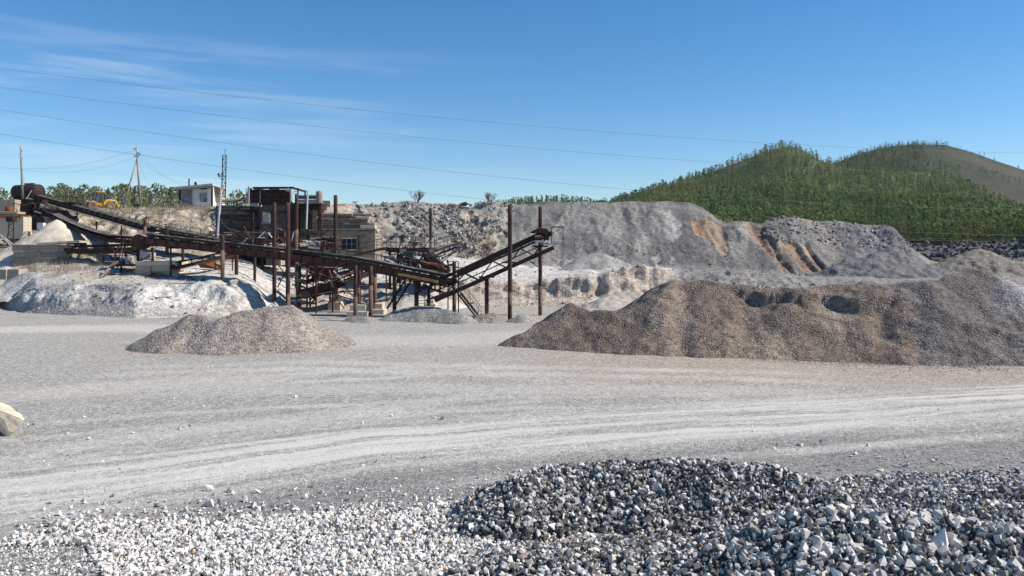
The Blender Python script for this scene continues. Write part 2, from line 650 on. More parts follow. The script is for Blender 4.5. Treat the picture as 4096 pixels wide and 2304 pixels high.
def track_val(pts, half, soft):
    tx, ty = poly_track(pts)
    fy = np.interp(GX, tx, ty)
    slope = np.gradient(np.interp(xs, tx, ty), xs)
    c = 1 / np.sqrt(1 + slope ** 2)
    d = (GY - fy) * c[None, :]
    ends = sstep(GX, tx[0] - 0.5, tx[0] + 3) * (1 - sstep(GX, tx[-1] - 3, tx[-1] + 0.5)) if len(pts) < 6 else 1.0
    return d, (1 - sstep(np.abs(d), half, half + soft)) * ends


road_pts = [(-900, 2060), (0, 1965), (800, 1872), (1500, 1782), (2200, 1722), (2700, 1692), (3300, 1655), (4096, 1592), (5200, 1530)]
RD, RV = track_val(road_pts, 1.2, 2.0)
_, t2 = track_val([(-200, 1585), (300, 1557), (750, 1527), (1300, 1515)], 0.9, 1.6)
_, t3 = track_val([(-300, 1880), (300, 1790), (800, 1718), (1300, 1668), (1900, 1605)], 0.35, 0.7)
_, t4 = track_val([(-300, 1330), (100, 1318), (500, 1312), (900, 1320)], 1.2, 2.4)
_, t5 = track_val([(1000, 1375), (1700, 1362), (2100, 1350), (2300, 1345)], 1.5, 3.0)
_, t6 = track_val([(500, 1570), (1500, 1552), (2400, 1560), (3400, 1570)], 0.5, 1.0)
_, t7 = track_val([(1200, 1440), (1900, 1490), (2600, 1560), (3200, 1640)], 0.3, 0.5)
_, t8 = track_val([(1700, 1850), (2200, 1795), (2800, 1768), (3300, 1750)], 0.25, 0.9)


def wheel_marks(pts, gauge=1.9, half=0.16, soft=0.3):
    """a pair of thin wheel lines"""
    tx, ty = poly_track(pts)
    fy = np.interp(GX, tx, ty) + 0.4 * fbm(GX * 0.1, 3.0, float(len(pts)), 2)
    slope = np.gradient(np.interp(xs, tx, ty), xs)
    d = (GY - fy) / np.sqrt(1 + slope ** 2)[None, :]
    ends = sstep(GX, tx[0] - 0.5, tx[0] + 4) * (1 - sstep(GX, tx[-1] - 5, tx[-1] + 0.5))
    return (1 - sstep(np.abs(np.abs(d) - gauge / 2), half, half + soft)) * ends


wm = [wheel_marks([(-300, 1610), (600, 1545), (1500, 1500), (2300, 1432)]), wheel_marks([(-300, 1770), (500, 1692), (1200, 1642), (2100, 1602), (3200, 1602)]),
      wheel_marks([(-300, 1900), (300, 1800), (800, 1722), (1300, 1668), (1900, 1605), (2600, 1530)]), wheel_marks([(300, 1482), (1200, 1470), (2200, 1482), (3500, 1522)], half=0.3, soft=0.5),
      wheel_marks([(1500, 1905), (2100, 1830), (2700, 1790), (3400, 1742), (4300, 1690)])]
WM = np.maximum.reduce(wm) * (0.55 + 0.3 * fbm(GX * 0.3, GY * 0.3, 6.0, 2))
DUST = np.clip(np.maximum.reduce([t2 * 0.6, t3 * 0.7, t4 * 0.9, t5 * 0.55, t6 * 0.45, t7 * 0.3, t8 * 0.3, WM]), 0, 1)
gpy = YH + H / np.maximum(GY, 1) * F
gpx = 2048 + GX / np.maximum(GY, 1) * F
# brownish spill around the gravel piles
PINK = sstep(gpx, 1500, 2700) * (1 - sstep(gpy, 1500, 1600)) * sstep(gpy, 1350, 1420) * 0.9
PINK = np.maximum(PINK, (1 - sstep(np.hypot((gpx - 900) / 620, (gpy - 1400) / 45), 0.6, 1.1)) * 0.6)
PINK = np.maximum(PINK, t2 * 0.5)
PINK = np.clip(PINK + 0.25 * fbm(GX * 0.25, GY * 0.3, 2.0, 3) * (PINK > 0.05), 0, 1)
DARK = np.clip(sstep(gpy, 1720, 1900) * sstep(gpx, 200, 900) * (1 - RV) + sstep(gpx, 2500, 3300) * sstep(gpy, 1700, 1780), 0, 1)

nx, ny = len(xs), len(ys)
idx = np.arange(nx * ny).reshape(ny, nx)
quads = np.stack([idx[:-1, :-1], idx[:-1, 1:], idx[1:, 1:], idx[1:, :-1]], -1).reshape(-1, 4)
me = fast_mesh('ground', np.stack([GX, GY, GZ], -1).reshape(-1, 3), quads, smooth=True,
               attrs={'rd': RD, 'road': RV, 'dust': DUST, 'far': sstep(GY, 19, 36), 'pink': PINK, 'dark': DARK})
m_, nt_, b_ = new_mat('gravel_ground')
g_ = NT(nt_)
v1 = g_.voronoi(17.0)
v2 = g_.voronoi(9.0)
sp1 = g_.n('ShaderNodeSeparateColor'); nt_.links.new(v1.outputs['Color'], sp1.inputs[0])
sp2 = g_.n('ShaderNodeSeparateColor'); nt_.links.new(v2.outputs['Color'], sp2.inputs[0])
nA = g_.noise(0.33, 5, 0.6)
nB = g_.noise(2.3, 5, 0.6)
nC = g_.noise(11.0, 4, 0.65)
sv = g_.n('ShaderNodeCombineXYZ')
sx = g_.n('ShaderNodeSeparateXYZ'); nt_.links.new(g_.pos, sx.inputs[0])
nt_.links.new(g_.math('ADD', g_.math('MULTIPLY', g_.attr('rd').outputs['Fac'], 1.7), g_.math('MULTIPLY', g_.noise(0.16, 3, 0.5), 2.6)), sv.inputs[0])
nt_.links.new(g_.math('MULTIPLY', sx.outputs[0], 0.09), sv.inputs[1])
streak = g_.noise(1.0, 4, 0.6, vec=sv.outputs[0])
base = g_.mix(g_.ramp(nA, 0.3, 0.7), (0.28, 0.272, 0.25), (0.345, 0.333, 0.305))
base = g_.mix(g_.math('MULTIPLY', g_.attr('far').outputs['Fac'], g_.ramp(nB, 0.3, 0.7, 0.6, 1.0)), base, (0.35, 0.335, 0.30))
base = g_.mix(g_.math('MULTIPLY', g_.attr('dark').outputs['Fac'], g_.ramp(nA, 0.2, 0.8, 0.5, 1.0)), base, (0.20, 0.197, 0.19))
base = g_.mix(g_.math('MULTIPLY', g_.attr('pink').outputs['Fac'], g_.ramp(nB, 0.3, 0.7, 0.45, 0.95)), base, (0.35, 0.285, 0.235))
grain = g_.math('MULTIPLY', g_.ramp(sp1.outputs[0], 0, 1, 0.66, 1.34), g_.ramp(sp2.outputs[1], 0, 1, 0.8, 1.2))
roadm = g_.math('MULTIPLY', g_.attr('road').outputs['Fac'], g_.ramp(streak, 0.40, 0.58, 0.05, 1.0))
dustm = g_.math('MULTIPLY', g_.attr('dust').outputs['Fac'], g_.ramp(nB, 0.3, 0.65, 0.35, 1.0))
dm = g_.math('MAXIMUM', roadm, dustm)
grain_soft = g_.math('ADD', g_.math('MULTIPLY', g_.math('SUBTRACT', grain, 1.0), g_.math('SUBTRACT', 1.0, g_.math('MULTIPLY', dm, 0.8))), 1.0)
c_ = g_.mix(dm, base, (0.51, 0.49, 0.445))
c_ = g_.mix(1.0, c_, g_.grey(g_.math('MULTIPLY', grain_soft, g_.ramp(nC, 0.3, 0.7, 0.9, 1.1))), 'MULTIPLY')
nt_.links.new(c_, b_.inputs['Base Color'])
b_.inputs['Roughness'].default_value = 0.95
b_.inputs['Specular IOR Level'].default_value = 0.1
hh = g_.math('ADD', g_.math('MULTIPLY', v1.outputs['Distance'], -0.8), g_.math('ADD', nC, g_.math('MULTIPLY', streak, 0.4)))
g_.bump(g_.math('MULTIPLY', hh, g_.math('SUBTRACT', 1.0, g_.math('MULTIPLY', dm, 0.75))), 0.75, 0.035, b_)
ground = tag(link('ground', me, m_), kind='structure')

# ------------------------------------------------------------------ stones
def rock_template(rng, flat=0.75, n=13, blocky=True):
    """angular broken stone: a jittered block with knocked-off corners, or a hull of scattered points"""
    bm = bmesh.new()
    if blocky:
        for sx in (-1, 1):
            for sy in (-1, 1):
                for sz in (-1, 1):
                    k = rng.uniform(0.45, 1.0)
                    j = rng.normal(size=3) * 0.16
                    bm.verts.new(((sx * 0.86 + j[0]) * (k if rng.random() < 0.4 else 1), (sy * 0.64 + j[1]) * (k if rng.random() < 0.4 else 1), (sz * 0.62 * flat / 0.7 + j[2]) * (k if rng.random() < 0.4 else 1)))
    else:
        for _ in range(n):
            v = Vector(rng.normal(size=3)).normalized() * rng.uniform(0.7, 1.05)
            bm.verts.new((v.x * 1.15, v.y * 0.9, v.z * flat))
    bmesh.ops.convex_hull(bm, input=bm.verts)
    bmesh.ops.delete(bm, geom=[v for v in bm.verts if not v.link_faces], context='VERTS')
    bmesh.ops.triangulate(bm, faces=bm.faces)
    bmesh.ops.recalc_face_normals(bm, faces=bm.faces)
    bm.verts.index_update()
    V = np.array([v.co[:] for v in bm.verts])
    Fc = np.array([[v.index for v in f.verts] for f in bm.faces])
    bm.free()
    return V, Fc


ROCKS = [rock_template(RNG, f, n, bl) for f, n, bl in [(0.8, 9, True), (0.55, 8, True), (0.65, 10, False), (0.9, 8, True), (0.45, 9, True), (0.7, 10, False), (0.6, 8, False), (0.8, 9, True), (0.5, 9, False), (0.75, 8, True), (0.7, 9, False), (0.6, 11, False)]]
SMALL_ROCKS = [rock_template(RNG, 0.7, 6, False) for _ in range(4)]


def rand_rot(n, rng=RNG):
    q = rng.normal(size=(n, 4))
    q /= np.linalg.norm(q, axis=1)[:, None]
    w, x, y, z = q.T
    return np.stack([np.stack([1 - 2 * (y * y + z * z), 2 * (x * y - z * w), 2 * (x * z + y * w)], -1),
                     np.stack([2 * (x * y + z * w), 1 - 2 * (x * x + z * z), 2 * (y * z - x * w)], -1),
                     np.stack([2 * (x * z - y * w), 2 * (y * z + x * w), 1 - 2 * (x * x + y * y)], -1)], -2)


def merge_copies(templates, pos, scale, rots, cols, pick=None, tcol=None):
    """many copies of a few templates as one vertex/face/colour array"""
    n = len(pos)
    pick = RNG.integers(0, len(templates), n) if pick is None else pick
    Vs, Fs, Cs, off = [], [], [], 0
    for t, (V, Fc) in enumerate(templates):
        ii = np.nonzero(pick == t)[0]
        if len(ii) == 0:
            continue
        sc = scale[ii]
        sc = sc[:, None, None] if sc.ndim == 1 else sc[:, None, :]
        W = np.einsum('nij,nvj->nvi', rots[ii], V[None] * sc) + pos[ii][:, None, :]
        k = len(V)
        Fs.append((Fc[None] + (np.arange(len(ii)) * k)[:, None, None] + off).reshape(-1, Fc.shape[1]))
        Vs.append(W.reshape(-1, 3))
        cc = np.repeat(cols[ii][:, None, :], k, 1)
        if tcol is not None:
            cc = cc * tcol[t][None]
        Cs.append(cc.reshape(-1, 3))
        off += k * len(ii)
    return np.concatenate(Vs), np.concatenate(Fs), np.concatenate(Cs)


def stone_colors(n, kind):
    r = RNG.random(n)
    if kind == 'white':
        v = np.where(r < 0.68, RNG.uniform(0.54, 0.74, n), np.where(r < 0.9, RNG.uniform(0.30, 0.5, n), RNG.uniform(0.10, 0.24, n)))
    elif kind == 'grey':
        v = np.where(r < 0.40, RNG.uniform(0.42, 0.64, n), np.where(r < 0.62, RNG.uniform(0.20, 0.36, n), RNG.uniform(0.07, 0.17, n)))
    elif kind == 'black':
        v = np.where(r < 0.95, RNG.uniform(0.04, 0.11, n), RNG.uniform(0.2, 0.36, n))
    elif kind == 'flat':
        v = np.where(r < 0.6, RNG.uniform(0.16, 0.30, n), RNG.uniform(0.32, 0.52, n))
    else:
        v = 0.12 + 0.26 * RNG.random(n) ** 1.4
    if kind == 'grey':
        v = v * 1.0
    c = np.stack([v * 1.035, v * 1.0, v * 0.94], -1) * (1 + RNG.normal(size=(n, 3)) * 0.012)
    q = RNG.random(n)
    warm = q < 0.05
    c[warm] = c[warm] * np.array([1.12, 0.95, 0.86])
    rust_ = q > (0.9975 if kind in ('white', 'grey') else 1.0)
    c[rust_] = np.array([0.42, 0.21, 0.11]) * RNG.uniform(0.7, 1.1, (rust_.sum(), 1))
    return np.clip(c, 0.02, 0.85)


def scatter_stones(parent, pos, size, kind, n_single, single_name='stone', rest_name='stones', templates=ROCKS, flat=False):
    """the n_single that show largest are objects of their own, the rest one mesh"""
    n = len(pos)
    show = size / np.maximum(pos[:, 1], 3)
    vis = (np.abs(pos[:, 0] / pos[:, 1]) < 0.637) & ((YH - (pos[:, 2] - H) / pos[:, 1] * F) < 2304)
    order = np.argsort(-(show * np.where(vis, 1, 0.01)))
    cols = stone_colors(n, kind)
    rots = rand_rot(n)
    if flat:
        rz = RNG.uniform(0, 6.28, n)
        rots = np.zeros((n, 3, 3))
        rots[:, 0, 0] = np.cos(rz); rots[:, 0, 1] = -np.sin(rz); rots[:, 1, 0] = np.sin(rz); rots[:, 1, 1] = np.cos(rz); rots[:, 2, 2] = 1
    org = np.array(origin_of(parent))
    single, rest = order[:n_single], order[n_single:]
    if len(rest):
        V, Fc, C = merge_copies(templates, pos[rest], size[rest], rots[rest], cols[rest])
        o = link(rest_name, fast_mesh(rest_name, V - org, Fc, C), M['stone'], parent)
        o['kind'] = 'stuff'
    # individual stones share a few dozen coloured meshes
    bank_ = []
    nb = min(28, max(4, n_single))
    for k in range(nb):
        V, Fc = templates[k % len(templates)]
        c = cols[single[k * len(single) // nb]] if len(single) else (0.4, 0.4, 0.4)
        me_ = fast_mesh(single_name, V, Fc, np.tile(c, (len(V), 1)))
        me_.materials.append(M['stone'])
        bank_.append(me_)
    for j, i in enumerate(single):
        o = bpy.data.objects.new(single_name, bank_[RNG.integers(0, nb)])
        o.parent = parent
        o.location = pos[i] - org
        o.rotation_euler = (0, 0, RNG.uniform(0, 6.28)) if flat else tuple(RNG.uniform(0, 6.28, 3))
        o.scale = (size[i],) * 3
        COL.objects.link(o)


# ------------------------------------------------------------------ heaps at their angle of repose
def ridge_world(ridge):
    return np.array([P(*r)[:] for r in ridge])


def ridge_field(X, Y, rp, slope, step=0.25):
    """height of a heap poured along a ridge line (world points)"""
    pts = []
    for a, b in zip(rp[:-1], rp[1:]):
        k = max(2, int(np.linalg.norm(b - a) / step))
        for t in np.linspace(0, 1, k, endpoint=False):
            pts.append(a + (b - a) * t)
    pts.append(rp[-1])
    Z = np.full(X.shape, -9.0)
    Dm = np.full(X.shape, 99.0)
    ZR = np.zeros(X.shape)
    for p in pts:
        d = np.sqrt((X - p[0]) ** 2 + (Y - p[1]) ** 2 + 0.02)
        Z = np.maximum(Z, p[2] - slope * (d - 0.14))
        near = d < Dm
        Dm = np.where(near, d, Dm)
        ZR = np.where(near, p[2], ZR)
    return Z, Dm, ZR


def heap(name, label, ridge, slope, mat, color, res=0.16, rough=0.05, gully=0.06, base=0.0, group=None, cat='gravel pile', color_fn=None, extra=None, tilt=None):
    rp = ridge_world(ridge)
    reach = (rp[:, 2].max() - base) / slope + 0.8
    X, Y = np.meshgrid(np.arange(rp[:, 0].min() - reach, rp[:, 0].max() + reach, res), np.arange(rp[:, 1].min() - reach, rp[:, 1].max() + reach, res))
    wx = X + 0.35 * fbm(X * 0.5, Y * 0.5, 3.3, 3)
    wy = Y + 0.35 * fbm(X * 0.5, Y * 0.5, 7.7, 3)
    Z, Dm, ZR = ridge_field(wx, wy, rp, slope)
    if extra is not None:
        Z = extra(X, Y, Z, Dm, ZR)
    flare = np.exp(-np.maximum(Z - base, 0) * 2.2) * 0.10          # stones rolled out at the foot
    Z = Z + flare + gully * fbm(X * 1.1, Y * 1.1, 1.0, 3) + rough * fbm(X * 3.1, Y * 3.1, 2.0, 3)
    Z = np.maximum(Z, base - 0.6)
    ny_, nx_ = X.shape
    ii = np.arange(nx_ * ny_).reshape(ny_, nx_)
    q = np.stack([ii[:-1, :-1], ii[:-1, 1:], ii[1:, 1:], ii[1:, :-1]], -1).reshape(-1, 4)
    zf = Z.ravel()
    keep = zf[q].max(1) > base - 0.5
    q = q[keep]
    used, inv = np.unique(q, return_inverse=True)
    q = inv.reshape(-1, 4)
    V = np.stack([X.ravel(), Y.ravel(), zf], -1)[used]
    n = fbm(V[:, 0] * 0.5, V[:, 1] * 0.5, V[:, 2] * 0.5, 4)
    C = np.array(color)[None] * (1 + 0.16 * n[:, None])
    if color_fn is not None:
        C = color_fn(V, C)
    org = np.array([V[:, 0].mean(), V[:, 1].mean(), base])
    o = link(name, fast_mesh(name, V - org, q, C, smooth=True), mat, None, org)
    return tag(o, label, cat, group)


# ------------------------------------------------------------------ quarry banks: one loft from the pit floor to the upper terrace
def row(*pts):
    a = np.array(pts, float)
    return a[:, 0], a[:, 1], a[:, 2]


NC = 900
PXC = np.linspace(-520, 4760, NC)
r_toe = row((-520, 74, 1217), (0, 70.5, 1228), (100, 63.5, 1255), (300, 61, 1265), (540, 58.8, 1275), (730, 59.6, 1270), (900, 60.8, 1265), (1000, 61.6, 1261), (1100, 63.6, 1253), (1200, 65.2, 1246),
            (1450, 66, 1243), (1750, 68, 1236), (1900, 70, 1230), (2100, 71, 1226), (2700, 71.5, 1225), (3300, 72, 1223), (4760, 72, 1223))
r_lip = row((-520, 79, 1150), (0, 75, 1182), (60, 71, 1170), (145, 67, 1150), (300, 65.5, 1134), (540, 64, 1138), (730, 64.5, 1134), (946, 65.2, 1127), (1016, 66.2, 1148), (1080, 68, 1176), (1150, 71.5, 1172),
            (1260, 76, 1142), (1450, 78, 1126), (1600, 78, 1116), (1750, 77, 1116), (1900, 75.8, 1127), (2056, 75.6, 1131), (2162, 75.6, 1122), (2325, 75.8, 1107), (2356, 75.8, 1103), (2390, 77, 1112), (2436, 76.5, 1089),
            (2520, 77.5, 1073), (2626, 78, 1072), (2679, 78, 1088), (2789, 78, 1085), (2966, 78, 1086), (3300, 78, 1112), (3600, 78, 1120), (4760, 78, 1120))
r_stoe = row((-520, 92, 985), (0, 92, 992), (300, 89, 988), (540, 88, 982), (730, 86, 985), (900, 86, 985), (1000, 85.5, 1010), (1060, 85.5, 1050), (1200, 88, 1050), (1450, 89, 1040), (1600, 90, 1030), (1750, 91, 1022),
             (1900, 92, 1035), (2050, 93, 1055), (2300, 94, 1072), (2626, 95, 1070), (2754, 95, 1082), (2966, 95, 1086), (3200, 95, 1106), (3600, 95, 1110), (4760, 95, 1110))
r_cre = row((-520, 103, 800), (0, 103, 812), (200, 102, 832), (450, 101, 836), (700, 101, 832), (880, 100, 829), (960, 99, 818), (1290, 99, 821), (1393, 101, 814), (1500, 102.5, 823), (1594, 103, 812),
            (1637, 103, 809), (1755, 104, 814), (1827, 105, 828), (1927, 105, 827), (1970, 105.5, 814), (2056, 106.5, 818), (2197, 107, 806), (2414, 107.5, 811), (2493, 108, 809), (2657, 108, 806),
            (2754, 108, 809), (2811, 108, 829), (2891, 108, 888), (2966, 108, 885), (3045, 108, 896), (3075, 109, 874), (3167, 109, 866), (3259, 109, 884), (3365, 109, 886), (3467, 108, 903),
            (3530, 108, 898), (3573, 107, 908), (3626, 105, 973), (3718, 103, 1042), (3830, 103, 1048), (3916, 104, 1020), (4000, 104, 1046), (4760, 104, 1052))
segs = [8, 30, 34, 78, 20]
Dk, Zk = [], []
Dk.append(np.full(NC, 55.0)); Zk.append(np.full(NC, -0.6))
for r in (r_toe, r_lip, r_stoe, r_cre):
    D_ = np.interp(PXC, r[0], r[1])
    y_ = np.interp(PXC, r[0], r[2])
    Dk.append(D_); Zk.append(H + (YH - y_) / F * D_)
Zk[1] = np.minimum(Zk[1], 0.02)
# sharpen the floor in front of the toe so that it dives below the pit floor
Dk[0] = Dk[1] - 3.0
Dk.append(Dk[4] + 95.0); Zk.append(np.where(PXC < 2100, Zk[4] + 0.6, Zk[4] - 4.0))
LD, LZ, LV = [], [], []
for i, k in enumerate(segs):
    for j in range(k + (1 if i == len(segs) - 1 else 0)):
        t = j / k
        tz = t
        if i == 1:
            # left: rounded white heap; right: steep cliff with a fan of debris at its foot
            cliff = sstep(PXC, 1700, 1950) * (1 - sstep(PXC, 2700, 2760))
            heapz = t * (1.6 - 0.6 * t)
            steep = np.where(t < 0.55, 0.35 * t / 0.55, 0.35 + 0.65 * sstep(t, 0.55, 0.8))
            tz = heapz * (1 - cliff) + steep * cliff
        if i == 4:
            t = t * t
        LD.append(Dk[i] * (1 - t) + Dk[i + 1] * t)
        LZ.append(Zk[i] * (1 - tz) + Zk[i + 1] * tz)
        LV.append(np.full(NC, i + j / k))
LD, LZ, LV = np.array(LD), np.array(LZ), np.array(LV)
LPX = np.broadcast_to(PXC, LD.shape)
LX = (LPX - 2048) / F * LD
Pn = np.stack([LX, LD, LZ], -1)
du = np.gradient(Pn, axis=1)
dv = np.gradient(Pn, axis=0)
Nn = np.cross(du, dv)
Nn /= np.linalg.norm(Nn, axis=-1, keepdims=True) + 1e-9
rubble = sstep(LPX, 1380, 1480) * (1 - sstep(LPX, 2000, 2090))
dump = sstep(LPX, 2020, 2100)
left = 1 - sstep(LPX, 850, 1000)
on_slope = sstep(LV, 2.9, 3.15) * (1 - sstep(LV, 3.85, 4.0))
on_cliff = sstep(LV, 1.1, 1.35) * (1 - sstep(LV, 1.85, 2.05))
bench = sstep(LV, 1.95, 2.2) * (1 - sstep(LV, 2.9, 3.1))
gul = fbm(LX * 0.5 + 0.8 * fbm(LX * 0.2, LV * 1.2, 1.0, 2), LV * 1.3, 3.0, 4)
slope_d = left * (0.75 * fbm(LX * 0.32, LD * 0.3, LZ * 0.32, 4) + 0.22 * fbm(LX * 1.3, LD, LZ * 1.3, 3))
slope_d = slope_d + rubble * (0.5 * fbm(LX * 0.4, LD * 0.35, LZ * 0.4, 4) + 0.22 * fbm(LX * 1.6, LD, LZ * 1.6, 3))
slope_d = slope_d + dump * (0.22 * gul * sstep(fbm(LX * 0.13, LV * 0.9, 7.0, 2), -0.3, 0.5) + 0.45 * fbm(LX * 0.16, LD * 0.2, LZ * 0.22, 4) + 0.08 * fbm(LX * 2.2, LD, LZ * 2.2, 2))
mid_ = (1 - left) * (1 - rubble) * (1 - dump)
slope_d = slope_d + mid_ * 0.3 * fbm(LX * 0.5, LD * 0.5, LZ * 0.5, 4)
disp = on_slope * slope_d
cl = sstep(LPX, 1700, 1950)
nzw = fbm(LX * 0.15, LZ * 0.4, 2.0, 2)
flute = fbm(LX * 1.6, LZ * 0.35, 4.0, 4)
disp = disp + on_cliff * (cl * (0.42 * fbm(LX * 0.4 + 0.6 * nzw, LD * 0.5, LZ * 1.1, 4) + 0.12 * flute) + (1 - cl) * (0.45 * fbm(LX * 0.42, LD * 0.42, 2.0, 4) + 0.10 * fbm(LX * 1.8, LD * 1.8, 2.0, 3)))
disp = disp + bench * 0.14 * fbm(LX * 0.5, LD * 0.5, 6.0, 4)
top = sstep(LV, 3.9, 4.0)
disp = disp + top * (0.10 + 0.18 * rubble + 0.05 * left) * fbm(LX * 0.9, LD * 0.5, 1.0, 4)
# slipped scars in the far dump: clay breaks with overhanging heads
SCARS = [[(2765, 885), (2830, 865), (2885, 905), (2915, 985), (2915, 1040), (2880, 1040), (2830, 960), (2780, 930)],
         [(2975, 905), (3050, 935), (3160, 975), (3230, 980), (3310, 1080), (3330, 1130), (3160, 1140), (3090, 1020), (3000, 945)],
         [(2985, 890), (3055, 905), (3050, 935), (2995, 925)],
         [(3150, 960), (3225, 970), (3235, 985), (3165, 980)]]
jx = LPX + 12 * fbm(LX * 0.6, LZ * 0.6, 2.0, 3)
LPY = YH - (LZ - H) / LD * F
jy = LPY + 10 * fbm(LX * 0.6, LZ * 0.6, 8.0, 3)
scar = np.zeros(LD.shape)
for s_ in SCARS:
    scar = np.maximum(scar, in_poly(jx, jy, s_).astype(float))
runs = fbm(LX * 1.3, LV * 0.5, 12.0, 3)
disp = disp - scar * on_slope * (0.22 + 0.30 * runs)
Pd = Pn + Nn * disp[..., None]
LPX2 = 2048 + Pd[..., 0] / Pd[..., 1] * F
LPY2 = YH - (Pd[..., 2] - H) / Pd[..., 1] * F
# ---- what the ground is made of
nz1 = fbm(LX * 0.25, LD * 0.25, LZ * 0.25, 4)
nz2 = fbm(LX * 0.9, LD * 0.9, LZ * 0.9, 4)
nz3 = fbm(LX * 0.7, LV * 1.6, 5.0, 4)


def cmix(a, b, t):
    return a * (1 - t[..., None]) + np.array(b) * t[..., None]


C = np.broadcast_to(np.array([0.46, 0.43, 0.39]), Pd.shape).copy()                  # pale dust
whiteheap = sstep(LV, 0.8, 1.0) * (1 - sstep(LV, 1.95, 2.1)) * (1 - sstep(LPX, 1030, 1160))
C = cmix(C, (0.48, 0.465, 0.43), whiteheap)
C = cmix(C, (0.25, 0.248, 0.24), whiteheap * (1 - sstep(LPX + 220 * nz1, 380, 760)) * sstep(nz2, -0.7, 0.0) * 0.95)
C = cmix(C, (0.22, 0.205, 0.19), whiteheap * sstep(LPX, 150, 260) * (1 - sstep(LPX, 420, 560)) * sstep(nz1, -0.1, 0.4) * 0.7)
C = cmix(C, (0.36, 0.33, 0.29), whiteheap * (1 - sstep(LV, 1.1, 1.35)) * 0.8)
C = cmix(C, (0.36, 0.33, 0.31), whiteheap * sstep(nz2, 0.25, 0.7) * 0.8)
C = cmix(C, (0.37, 0.31, 0.245), bench * left * sstep(nz1 + nz2 * 0.5, -0.7, 0.1))
C = cmix(C, (0.52, 0.50, 0.46), bench * left * sstep(LPX, 620, 760) * sstep(-nz1, -0.3, 0.3) * (1 - sstep(LV, 2.4, 2.7)))
sl = on_slope + top
slope_l = np.clip(sl, 0, 1) * (1 - sstep(LPX, 1380, 1480))
C = cmix(C, (0.33, 0.28, 0.215), slope_l)
C = cmix(C, (0.20, 0.155, 0.105), slope_l * sstep(nz2 + 0.6 * nz1, 0.0, 0.65))
C = cmix(C, (0.47, 0.425, 0.36), slope_l * sstep(-nz2 + 0.3 * nz1, 0.25, 0.75))
C = cmix(C, (0.27, 0.235, 0.14), np.clip(top, 0, 1) * left * sstep(nz1, -0.4, 0.1))    # dry grass on the terrace
sr = np.clip(sl, 0, 1) * sstep(LPX, 1380, 1480)
C = cmix(C, (0.22, 0.205, 0.185), sr)
C = cmix(C, (0.31, 0.27, 0.222), sr * rubble * sstep(nz1 + 0.4 * nz2, -0.05, 0.5))
C = cmix(C, (0.15, 0.147, 0.142), sr * rubble * sstep(-nz1 + nz2 * 0.5, 0.1, 0.6) * 0.8)
C = cmix(C, (0.138, 0.134, 0.130), sr * dump)
C = cmix(C, (0.21, 0.203, 0.19), sr * dump * sstep(nz3, 0.15, 0.75))
C = cmix(C, (0.105, 0.103, 0.104), sr * dump * sstep(-nz3, 0.3, 0.8) * 0.6)
pale = in_poly(jx, jy, [(2600, 850), (2680, 850), (2720, 900), (2700, 980), (2650, 960), (2610, 900)]) | in_poly(jx, jy, [(2250, 1040), (2400, 1000), (2500, 1080), (2200, 1080)]) | in_poly(jx, jy, [(2590, 1020), (2700, 1030), (2690, 1065), (2620, 1060)])
stk = fbm(LX * 1.5 + 0.5 * nz2, LV * 2.2, 21.0, 4)
stk2 = fbm(LX * 0.6 - LV * 3.0, LV * 1.4, 31.0, 4)
C = cmix(C, (0.36, 0.34, 0.315), pale * sr * sstep(stk, -0.15, 0.35) * 0.8)
C = cmix(C, (0.255, 0.245, 0.228), sr * dump * sstep(stk2, 0.18, 0.6) * 0.75)
C = cmix(C, (0.095, 0.093, 0.096), sr * dump * sstep(-stk, 0.2, 0.7) * 0.6)
C = cmix(C, (0.265, 0.195, 0.14), scar * sr * sstep(stk, -0.75, -0.1) * 0.9)
C = cmix(C, (0.37, 0.29, 0.215), scar * sr * sstep(stk2, 0.1, 0.6) * 0.7)
C = cmix(C, (0.22, 0.125, 0.085), scar * sr * sstep(runs + 0.5 * nz2, 0.15, 0.7) * 0.8)
C = cmix(C, (0.28, 0.235, 0.19), sr * sstep(LPX, 2830, 2900) * sstep(nz3 + nz1 * 0.4, 0.2, 0.7) * (1 - scar) * 0.5)
bc = np.clip(on_cliff + (LV < 1.2) * (LV > 0.7), 0, 1) * sstep(LPX, 1080, 1200)
C = cmix(C, (0.40, 0.345, 0.29), bc)
C = cmix(C, (0.30, 0.24, 0.20), bc * sstep(flute, 0.1, 0.6) * 0.7)
C = cmix(C, (0.47, 0.445, 0.41), sstep(LV, 1.95, 2.1) * (1 - sstep(LV, 2.75, 3.0)) * sstep(LPX, 980, 1080) * (1 - sstep(LPX, 2660, 2760)))
grey_r = sstep(LPX, 2640, 2760) * (1 - sstep(LV, 2.9, 3.05))
C = cmix(C, (0.20, 0.195, 0.188), grey_r * 0.9)
mound = sstep(LPX, 3330, 3420) * (1 - sstep(LPX, 3660, 3700)) * sr
C = cmix(C, (0.165, 0.163, 0.17), mound * sstep(nz1, -0.5, 0.2) * 0.8)
ny_, nx_ = LD.shape
ii = np.arange(nx_ * ny_).reshape(ny_, nx_)
q = np.stack([ii[:-1, :-1], ii[:-1, 1:], ii[1:, 1:], ii[1:, :-1]], -1).reshape(-1, 4)
me = fast_mesh('quarry_bank', Pd.reshape(-1, 3), q, np.clip(C, 0.02, 0.8).reshape(-1, 3), smooth=True)
bank = tag(link('quarry_bank', me, M['bank']), kind='structure')

_bx = Pd[..., 0]; _by = Pd[..., 1]; _bz = Pd[..., 2]


def bank_z(x, y):
    """height of the bank mesh under a world point (nearest vertex), never below the pit floor"""
    px = 2048 + x / y * F
    c = int(np.clip(np.searchsorted(PXC, px), 1, NC - 1))
    col_y = _by[:, c]; col_z = _bz[:, c]
    i = int(np.argmin(np.abs(col_y - y)))
    return max(0.0, float(col_z[i]))


